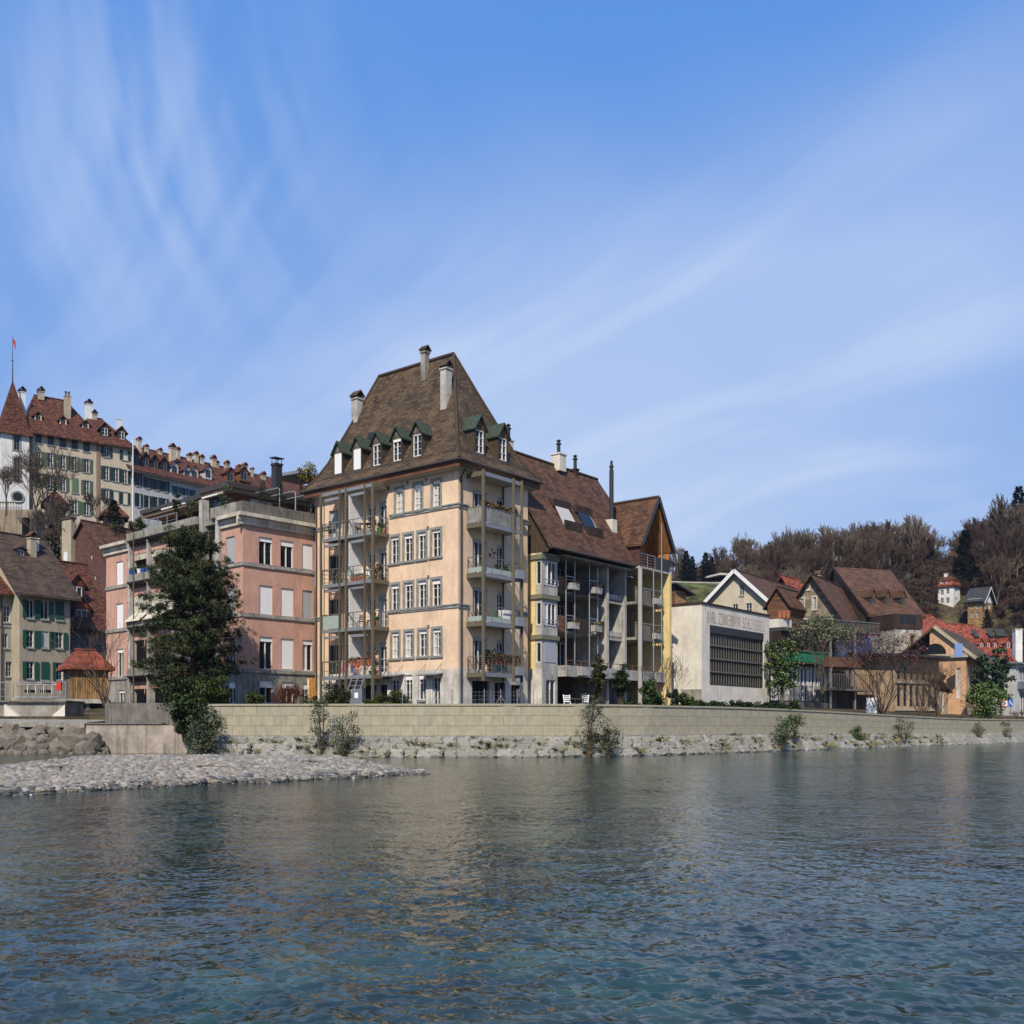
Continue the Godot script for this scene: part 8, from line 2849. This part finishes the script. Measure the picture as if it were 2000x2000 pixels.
func balcony_things() -> void:
	var L := Fr.left()
	var on_l := func(k: int, u: float, d: float, turn := 0.0) -> Transform3D: return FM.tr * (L * Transform3D(Basis(Vector3.UP, turn), Vector3(u, FLOORS[k], d)))
	var on_r := func(k: int, x: float, d: float, turn := 0.0) -> Transform3D: return FM.tr * Transform3D(Basis(Vector3.UP, turn), Vector3(x, FLOORS[k], d))
	var gr := [Color(0.05, 0.09, 0.03), Color(0.08, 0.12, 0.04)]
	var dry := [Color(0.20, 0.13, 0.06), Color(0.14, 0.09, 0.05), Color(0.25, 0.19, 0.11)]
	var rd := [Color(0.20, 0.05, 0.03), Color(0.08, 0.09, 0.03), Color(0.30, 0.08, 0.04)]
	# left balconies, from the top
	table_thing("round dark table on the fourth-floor left balcony", on_l.call(3, -7.5, 0.65), M.cloth_dark)
	chair_thing("balcony_chair", "dark chair left of the table on the fourth-floor left balcony", on_l.call(3, -8.1, 0.7, 1.2), M.cloth_dark)
	chair_thing("balcony_chair", "dark chair right of the table on the fourth-floor left balcony", on_l.call(3, -7.0, 0.7, -1.2), M.wood_red)
	pot_plant("green pot with plant at the corner of the fourth-floor left balcony", on_l.call(3, -6.35, 0.6), 0.35, 901, M.plastic_green, gr)
	pot_plant("terracotta pot with small plant at the corner of the fourth-floor left balcony", on_l.call(3, -6.3, 0.25), 0.3, 902, M.terracotta, gr)
	pot_plant("grey pot plant at the left end of the fourth-floor left balcony", on_l.call(3, -10.7, 0.9), 0.4, 903, M.galvanised, gr)
	pot_plant("tall potted shrub on the third-floor left balcony", on_l.call(2, -9.7, 0.9), 1.0, 904, M.wood_grey, [Color(0.14, 0.17, 0.10), Color(0.10, 0.13, 0.07)], 0.12)
	chair_thing("balcony_chair", "white plastic chair at the left of the third-floor left balcony", on_l.call(2, -9.85, 0.45, 0.4), M.plastic_white)
	chair_thing("balcony_chair", "white chair before the screen wall on the third-floor left balcony", on_l.call(2, -7.6, 0.6, 0.8), M.plastic_white)
	table_thing("white round table on the third-floor left balcony", on_l.call(2, -7.1, 0.7), M.plastic_white)
	for k in 4: pot_plant("small terracotta pot in the row on the third-floor left balcony edge", on_l.call(2, -8.3 + k * 0.32, 1.12), 0.12, 910 + k, M.terracotta, gr, 0.05, 0.0, "row of terracotta pots")
	pot_plant("dry brown potted grass at the corner of the third-floor left balcony", on_l.call(2, -6.3, 0.8), 0.9, 915, M.terracotta, dry, 0.16)
	var wcan := thing("watering_can", "grey watering can on the third-floor left balcony", "watering can", on_l.call(2, -10.5, 1.0))
	var wb := MB.new()
	wb.lathe([[0.01, 0.0], [0.13, 0.0], [0.13, 0.24], [0.05, 0.26]], Vector3.ZERO, 10)
	part(wb, "body", M.galvanised, wcan)
	var wsp := MB.new()
	wsp.tube([Vector3(0.1, 0.05, 0), Vector3(0.3, 0.3, 0)], [0.025, 0.015], 6)
	part(wsp, "spout", M.galvanised, wcan)
	var wh := MB.new()
	wh.tube([Vector3(-0.1, 0.1, 0), Vector3(-0.22, 0.25, 0), Vector3(0.0, 0.36, 0), Vector3(0.08, 0.24, 0)], [0.012, 0.012, 0.012, 0.012], 5)
	part(wh, "handle", M.galvanised, wcan)
	chair_thing("balcony_chair", "dark folding chair behind the glass of the second-floor left balcony", on_l.call(1, -7.9, 0.7, 0.5), M.cloth_dark)
	chair_thing("balcony_chair", "black chair near the corner of the second-floor left balcony", on_l.call(1, -6.9, 0.8, -0.5), M.cloth_dark)
	pot_plant("small potted plant on the second-floor left balcony corner", on_l.call(1, -6.3, 0.9), 0.3, 920, M.terracotta, gr)
	var par := thing("closed_parasol", "closed dark parasol leaning at the second-floor left balcony corner", "parasol", on_l.call(1, -6.75, 1.0))
	var pp := MB.new()
	pp.tube([Vector3(0, 0, 0), Vector3(0.25, 2.1, 0)], [0.02, 0.02], 6)
	part(pp, "pole", M.rail, par)
	var pc := MB.new()
	pc.tube([Vector3(0.09, 0.8, 0), Vector3(0.17, 1.4, 0), Vector3(0.25, 2.08, 0)], [0.09, 0.11, 0.03], 8)
	part(pc, "folded_canopy", M.cloth_dark, par)
	for k in 7: pot_plant("red-brown balcony flowers in the railing box of the first-floor left balcony", on_l.call(0, -8.3 + k * 0.33, 1.2, 0.2 * k) * Transform3D(Basis(), Vector3(0, 0.62, 0)), 0.22, 930 + k, M.terracotta, rd, 0.07, 0.16, "railing flowers")
	pot_plant("tall bare bamboo-like plant on the first-floor left balcony", on_l.call(0, -7.1, 0.6), 1.7, 940, M.plastic_green, dry, 0.13, 0.25)
	pot_plant("bushy potted plant at the corner of the first-floor left balcony", on_l.call(0, -6.3, 0.9), 0.8, 941, M.terracotta, gr, 0.1)
	var k2 := 0
	for q in [[-9.0, M.cloth_pink, "pink cloth hanging over the first-floor left balcony rail"], [-8.15, M.cloth_blue, "dark blue cushion box on the first-floor left balcony"], [-7.75, M.cloth_coral, "coral cushion on the first-floor left balcony"]]:
		var c := thing("cloth", q[2], "cloth", on_l.call(0, q[0], 1.2))
		var cb := MB.new()
		for j in 5:
			var y0 := 0.2 + j * 0.14
			cb.quad(Vector3(-0.2 + 0.02 * sin(j * 2.0), y0, 0.03 * sin(j)), Vector3(0.2, y0, 0.03 * cos(j)), Vector3(0.2, y0 + 0.14, 0.03 * cos(j + 1)), Vector3(-0.2 + 0.02 * sin((j + 1) * 2.0), y0 + 0.14, 0.03 * sin(j + 1)))
		part(cb, "fabric", q[1], c)
		k2 += 1
	var sail := thing("teal_awning", "teal fabric awning under the third-floor left balcony ceiling", "awning", FM.tr)
	var sm := MB.new()
	sm.xf = L
	sm.slab([Vector3(-11.0, 13.55, 1.2), Vector3(-9.5, 13.55, 1.2), Vector3(-9.5, 13.72, 0.1), Vector3(-11.0, 13.72, 0.1)], 0.06)
	part(sm, "canopy", M.cloth_teal, sail)
	var sv := MB.new()
	sv.xf = L
	sv.box(-9.75, -9.55, 11.6, 13.6, 0.15, 0.2)
	part(sv, "side_drop", M.cloth_teal, sail)
	# right balconies
	for k in 6: pot_plant("dry brown plant in the parapet of the fourth-floor right balcony", on_r.call(3, 1.2 + k * 0.55, 1.05) * Transform3D(Basis(), Vector3(0, 0.62, 0)), 0.5, 950 + k, M.terracotta, dry, 0.12, 0.24, "dry plants on the top right balcony")
	pot_plant("tall leafless climber at the end of the fourth-floor right balcony", on_r.call(3, 4.4, 1.0), 1.9, 957, M.terracotta, dry, 0.1, 0.2)
	var ring := thing("lifebuoy", "white and red lifebuoy on the third-floor right balcony wall", "lifebuoy", FM.tr * Transform3D(Basis(Vector3.RIGHT, PI / 2), Vector3(3.2, FLOORS[2] + 1.55, 0.08)))
	for q in 8:
		var rb := MB.new()
		var pts := []
		for j in 4:
			var a := TAU * (q + j / 3.0) / 8
			pts.append(Vector3(cos(a) * 0.25, 0, sin(a) * 0.25))
		rb.tube(pts, [0.06, 0.06, 0.06, 0.06], 6, false)
		part(rb, "ring_segment", M.paint_red if q % 2 else M.plastic_white, ring)
	for q in [[1.1, 0.9, "left"], [2.6, 1.0, "middle"], [3.4, 1.0, "right"]]: pot_plant("terracotta pot with plant, %s one on the third-floor right balcony" % q[2], on_r.call(2, q[0], q[1]), 0.45, 960 + int(q[0] * 10), M.terracotta, gr)
	pot_plant("white column planter on the third-floor right balcony by the corner post", on_r.call(2, 1.5, 0.5) * Transform3D(Basis.from_scale(Vector3(0.7, 2.2, 0.7)), Vector3.ZERO), 0.0, 966, M.plastic_white, gr)
	for q in [[1.5, 0.6, M.wood_red, "red-brown wooden chair on the second-floor right balcony"], [2.7, 0.9, M.plastic_green, "green plastic chair on the second-floor right balcony"]]: chair_thing("balcony_chair", q[3], on_r.call(1, q[0], q[1], 0.5), q[2])
	var dr := thing("drying_rack", "white laundry rack with cloths on the second-floor right balcony", "drying rack", on_r.call(1, 3.6, 0.8))
	var df := MB.new()
	for s in [-1, 1]: df.bar(Vector3(-0.4, 0, s * 0.25), Vector3(-0.4, 0.95, -s * 0.25), 0.025, 0.025); df.bar(Vector3(0.4, 0, s * 0.25), Vector3(0.4, 0.95, -s * 0.25), 0.025, 0.025)
	part(df, "frame", M.plastic_white, dr)
	for q in 4:
		var c := MB.new()
		c.box(-0.38, 0.38, 0.3, 0.93, -0.24 + q * 0.15, -0.22 + q * 0.15)
		part(c, "cloth", M.plastic_white, dr)
	for k in 9: pot_plant("leafy plant in the railing box of the first-floor right balcony", on_r.call(0, 1.1 + k * 0.4, 1.1) * Transform3D(Basis(), Vector3(0, 0.55, 0)), 0.35, 970 + k, M.wood_red, rd + gr, 0.1, 0.22, "first-floor right balcony plants")
	chair_thing("balcony_chair", "teal deck chair on the first-floor right balcony", on_r.call(0, 3.5, 0.7, 0.3), M.plastic_teal)
	chair_thing("balcony_chair", "brown wooden chair at the left of the first-floor right balcony", on_r.call(0, 1.4, 0.6, 0.3), M.wood_red)
	pot_plant("tall palm-like potted plant on the first-floor right balcony", on_r.call(0, 2.4, 0.6), 1.5, 980, M.terracotta, gr, 0.18)
	# wing: planter greenery and terrace furniture
	for q in [[10.65, 8.6, "flowering planter on the lower balcony of the wing, left box"], [13.5, 8.6, "yellow flowering planter on the lower balcony of the wing, right box"], [10.65, 11.3, "planter greenery on the upper balcony of the wing, left box"], [13.5, 11.3, "planter greenery on the upper balcony of the wing, right box"], [10.75, 5.5, "green planting in the terrace planter of the wing"], [20.3, 8.5, "planter greenery on the lower end-bay balcony"], [20.3, 11.1, "planter greenery on the upper end-bay balcony"]]:
		var r := RandomNumberGenerator.new()
		r.seed = int(q[0] * 10 + q[1])
		var t := thing("planter_greenery", q[2], "plant", FM.tr * Vector3(q[0], q[1], 1.15 if q[0] < 20 else 1.98))
		var b := MB.new()
		leaf_cloud(b, r, clumps_in(r, 8, Vector3(0.4, 0.16, 0.12), 0.1, 0.13), 40, 0.07, ([Color(0.35, 0.27, 0.03), Color(0.07, 0.1, 0.03)] if q[0] == 13.5 and q[1] < 9 else gr + dry), 0.5)
		part(b, "foliage", M.leaf, t)
	chair_thing("garden_chair", "white folding garden chair below the terrace, left of two", Transform3D(Basis(Vector3.UP, 0.5), Vector3(54.5 * (1112 - 1000) / 2000.0, 2.25, -54.5)), M.plastic_white)
	chair_thing("garden_chair", "white folding garden chair below the terrace, right of two", Transform3D(Basis(Vector3.UP, -0.7), Vector3(54.6 * (1138 - 1000) / 2000.0, 2.25, -54.6)), M.plastic_white)
	table_thing("small red-brown garden table between the white garden chairs", Transform3D(Basis(), Vector3(54.8 * (1126 - 1000) / 2000.0, 2.25, -54.8)), M.wood_red)
	var pan := thing("solar_panel", "tilted dark panel hung on the concrete terrace parapet", "panel", FM.tr * Transform3D(Basis(Vector3.RIGHT, -0.35) * Basis(Vector3(0, 0, 1), -0.25), Vector3(16.0, 5.2, 1.85)))
	var pm := MB.new()
	pm.box(-0.3, 0.3, -0.5, 0.55, 0, 0.04)
	part(pm, "board", M.slate, pan)
	var pf := MB.new()
	pf.box(-0.33, -0.3, -0.53, 0.58, -0.01, 0.05); pf.box(0.3, 0.33, -0.53, 0.58, -0.01, 0.05)
	part(pf, "frame", M.galvanised, pan)
	# ladders leaning under the left balconies, orange board at the house corner
	for q in [[670, 0.0, "aluminium ladder leaning under the left balconies, left of two"], [682, 0.25, "aluminium ladder leaning under the left balconies, right of two"]]:
		var base := at(q[0], 1370, 58.5)
		base.y = 2.2
		var t := thing("ladder", q[2], "ladder", Transform3D(Basis(Vector3.UP, -0.35), base))
		var top := Vector3(0.45, 2.75, -1.0)
		for s in [-0.2, 0.2]:
			var b := MB.new()
			b.bar(Vector3(s, 0, 0), top + Vector3(s, 0, 0), 0.04, 0.06)
			part(b, "stile", M.galvanised, t)
		for j in 9:
			var p := Vector3.ZERO.lerp(top, (j + 0.7) / 9.6)
			var b := MB.new()
			b.bar(p + Vector3(-0.18, 0, 0), p + Vector3(0.18, 0, 0), 0.03, 0.03)
			part(b, "rung", M.galvanised, t)
	var ob := thing("orange_board", "orange wooden board leaning at the gap between pink and peach house", "board", Transform3D(Basis(Vector3(0, 0, 1), 0.05), at(613, 1372, 66)))
	var om := MB.new()
	om.box(-0.22, 0.22, -1.0, 1.6, 0, 0.05)
	part(om, "panel", M.wood_orange, ob)
	var os := MB.new()
	os.box(-0.34, -0.23, -1.0, 1.55, 0.0, 0.07)
	part(os, "edge_batten", M.yellow, ob)
	var gt := thing("garden_gate", "small grey steel gate with a notice under the left balconies", "gate", at(696, 1372, 57.5))
	var gf := MB.new()
	gf.box(-0.3, -0.26, -0.9, 0.75, 0, 0.04); gf.box(0.26, 0.3, -0.9, 0.75, 0, 0.04); gf.box(-0.26, 0.26, 0.71, 0.75, 0, 0.04)
	part(gf, "frame", M.galvanised, gt)
	var gp := MB.new()
	gp.box(-0.25, 0.25, -0.9, 0.7, 0.01, 0.025)
	part(gp, "leaf", M.paint_grey_blue, gt)
	var gn := MB.new()
	gn.box(-0.1, 0.1, 0.25, 0.55, 0.026, 0.032)
	part(gn, "notice", M.plastic_white, gt)
	# wire fence along the wall
	var fence := thing("wire_fence", "thin wire mesh fence with steel posts behind the flood wall", "fence")
	for k in 10:
		var px := 786.0 + k * 32
		var p := at(px, 1380, 53.4)
		var b := MB.new()
		b.tube([Vector3(p.x, 2.0, p.z), Vector3(p.x, 3.45, p.z)], [0.022, 0.022], 6)
		if k in [2, 6]:
			for s in [-1, 1]: b.tube([Vector3(p.x + s * 0.55, 2.2, p.z), Vector3(p.x, 3.1, p.z)], [0.016, 0.016], 5)
		part(b, "post", M.galvanised, fence)
	var mesh := MB.new()
	var xa := at(786, 1380, 53.4).x; var xb := at(1074, 1380, 53.4).x
	for k in 6: mesh.bar(Vector3(xa, 2.3 + k * 0.2, -53.4), Vector3(xb, 2.3 + k * 0.2, -53.4), 0.004, 0.005)
	var nn := int((xb - xa) / 0.2)
	for k in nn: mesh.box(xa + k * 0.2, xa + k * 0.2 + 0.005, 2.3, 3.35, -53.402, -53.398)
	part(mesh, "wire_mesh", M.galvanised, fence)
	# blue glazed pots and a white one on the pink house loggia parapet
	var names := ["leftmost", "second", "white middle", "fourth", "rightmost"]
	for k in 5:
		var u := lerpf(FP.lf(256, 1125, 0.4).x, FP.lf(288, 1120, 0.4).x, k / 4.0)
		pot_plant("%s glazed pot on the third-floor loggia parapet of the pink house" % (names[k] + (" blue" if k != 2 else "")), FP.tr * (L * Transform3D(Basis.from_scale(Vector3.ONE * 1.1), Vector3(u, 12.76, 0.4))), 0.12, 990 + k, M.paint_blue if k != 2 else M.plastic_white, gr, 0.05)
	# bicycles along the slatted workshop
	var proto: Node3D = null
	for k in 6:
		var px := 1512.0 + k * 17
		var f := Fr.new(1504, 99, 1.1)
		var q := f.rt(px, 1368, 0.7)
		var tr := f.tr * Transform3D(Basis(Vector3.UP, 0.15 * (k % 3) - 0.1), Vector3(q.x, q.y - 0.05, 0.75))
		var lab: String = ["first", "second", "third", "fourth", "fifth", "sixth"][k] + " bicycle from the white workshop, parked before the slatted front"
		if proto == null:
			proto = thing("bicycle", lab, "bicycle", tr, "bicycles before the slatted workshop")
			for s in [-0.52, 0.52]:
				var w := MB.new()
				var pts := []; var rr := []
				for j in 17:
					var a := TAU * j / 16
					pts.append(Vector3(s + cos(a) * 0.33, 0.34 + sin(a) * 0.33, 0)); rr.append(0.02)
				w.tube(pts, rr, 5, false)
				var wn := part(w, "wheel", M.black_metal, proto)
				var sp := MB.new()
				for j in 8: sp.bar(Vector3(s, 0.34, 0), Vector3(s + cos(TAU * j / 8) * 0.32, 0.34 + sin(TAU * j / 8) * 0.32, 0), 0.005, 0.005)
				part(sp, "spokes", M.galvanised, wn)
			var fr := MB.new()
			for e in [[Vector3(-0.52, 0.34, 0), Vector3(-0.05, 0.3, 0)], [Vector3(-0.05, 0.3, 0), Vector3(-0.2, 0.82, 0)], [Vector3(-0.2, 0.8, 0), Vector3(0.36, 0.82, 0)], [Vector3(-0.05, 0.3, 0), Vector3(0.38, 0.76, 0)], [Vector3(0.52, 0.34, 0), Vector3(0.34, 0.95, 0)], [Vector3(-0.52, 0.34, 0), Vector3(-0.18, 0.76, 0)]]:
				fr.tube([e[0], e[1]], [0.018, 0.018], 6)
			part(fr, "frame", M.paint_grey_blue, proto)
			var hb := MB.new()
			hb.tube([Vector3(0.28, 1.0, -0.25), Vector3(0.36, 1.0, 0), Vector3(0.28, 1.0, 0.25)], [0.014, 0.014, 0.014], 5)
			part(hb, "handlebar", M.black_metal, proto)
			var sd := MB.new()
			sd.box(-0.34, -0.08, 0.86, 0.91, -0.07, 0.07)
			part(sd, "saddle", M.black_metal, proto)
		else: copy(proto, tr, lab)
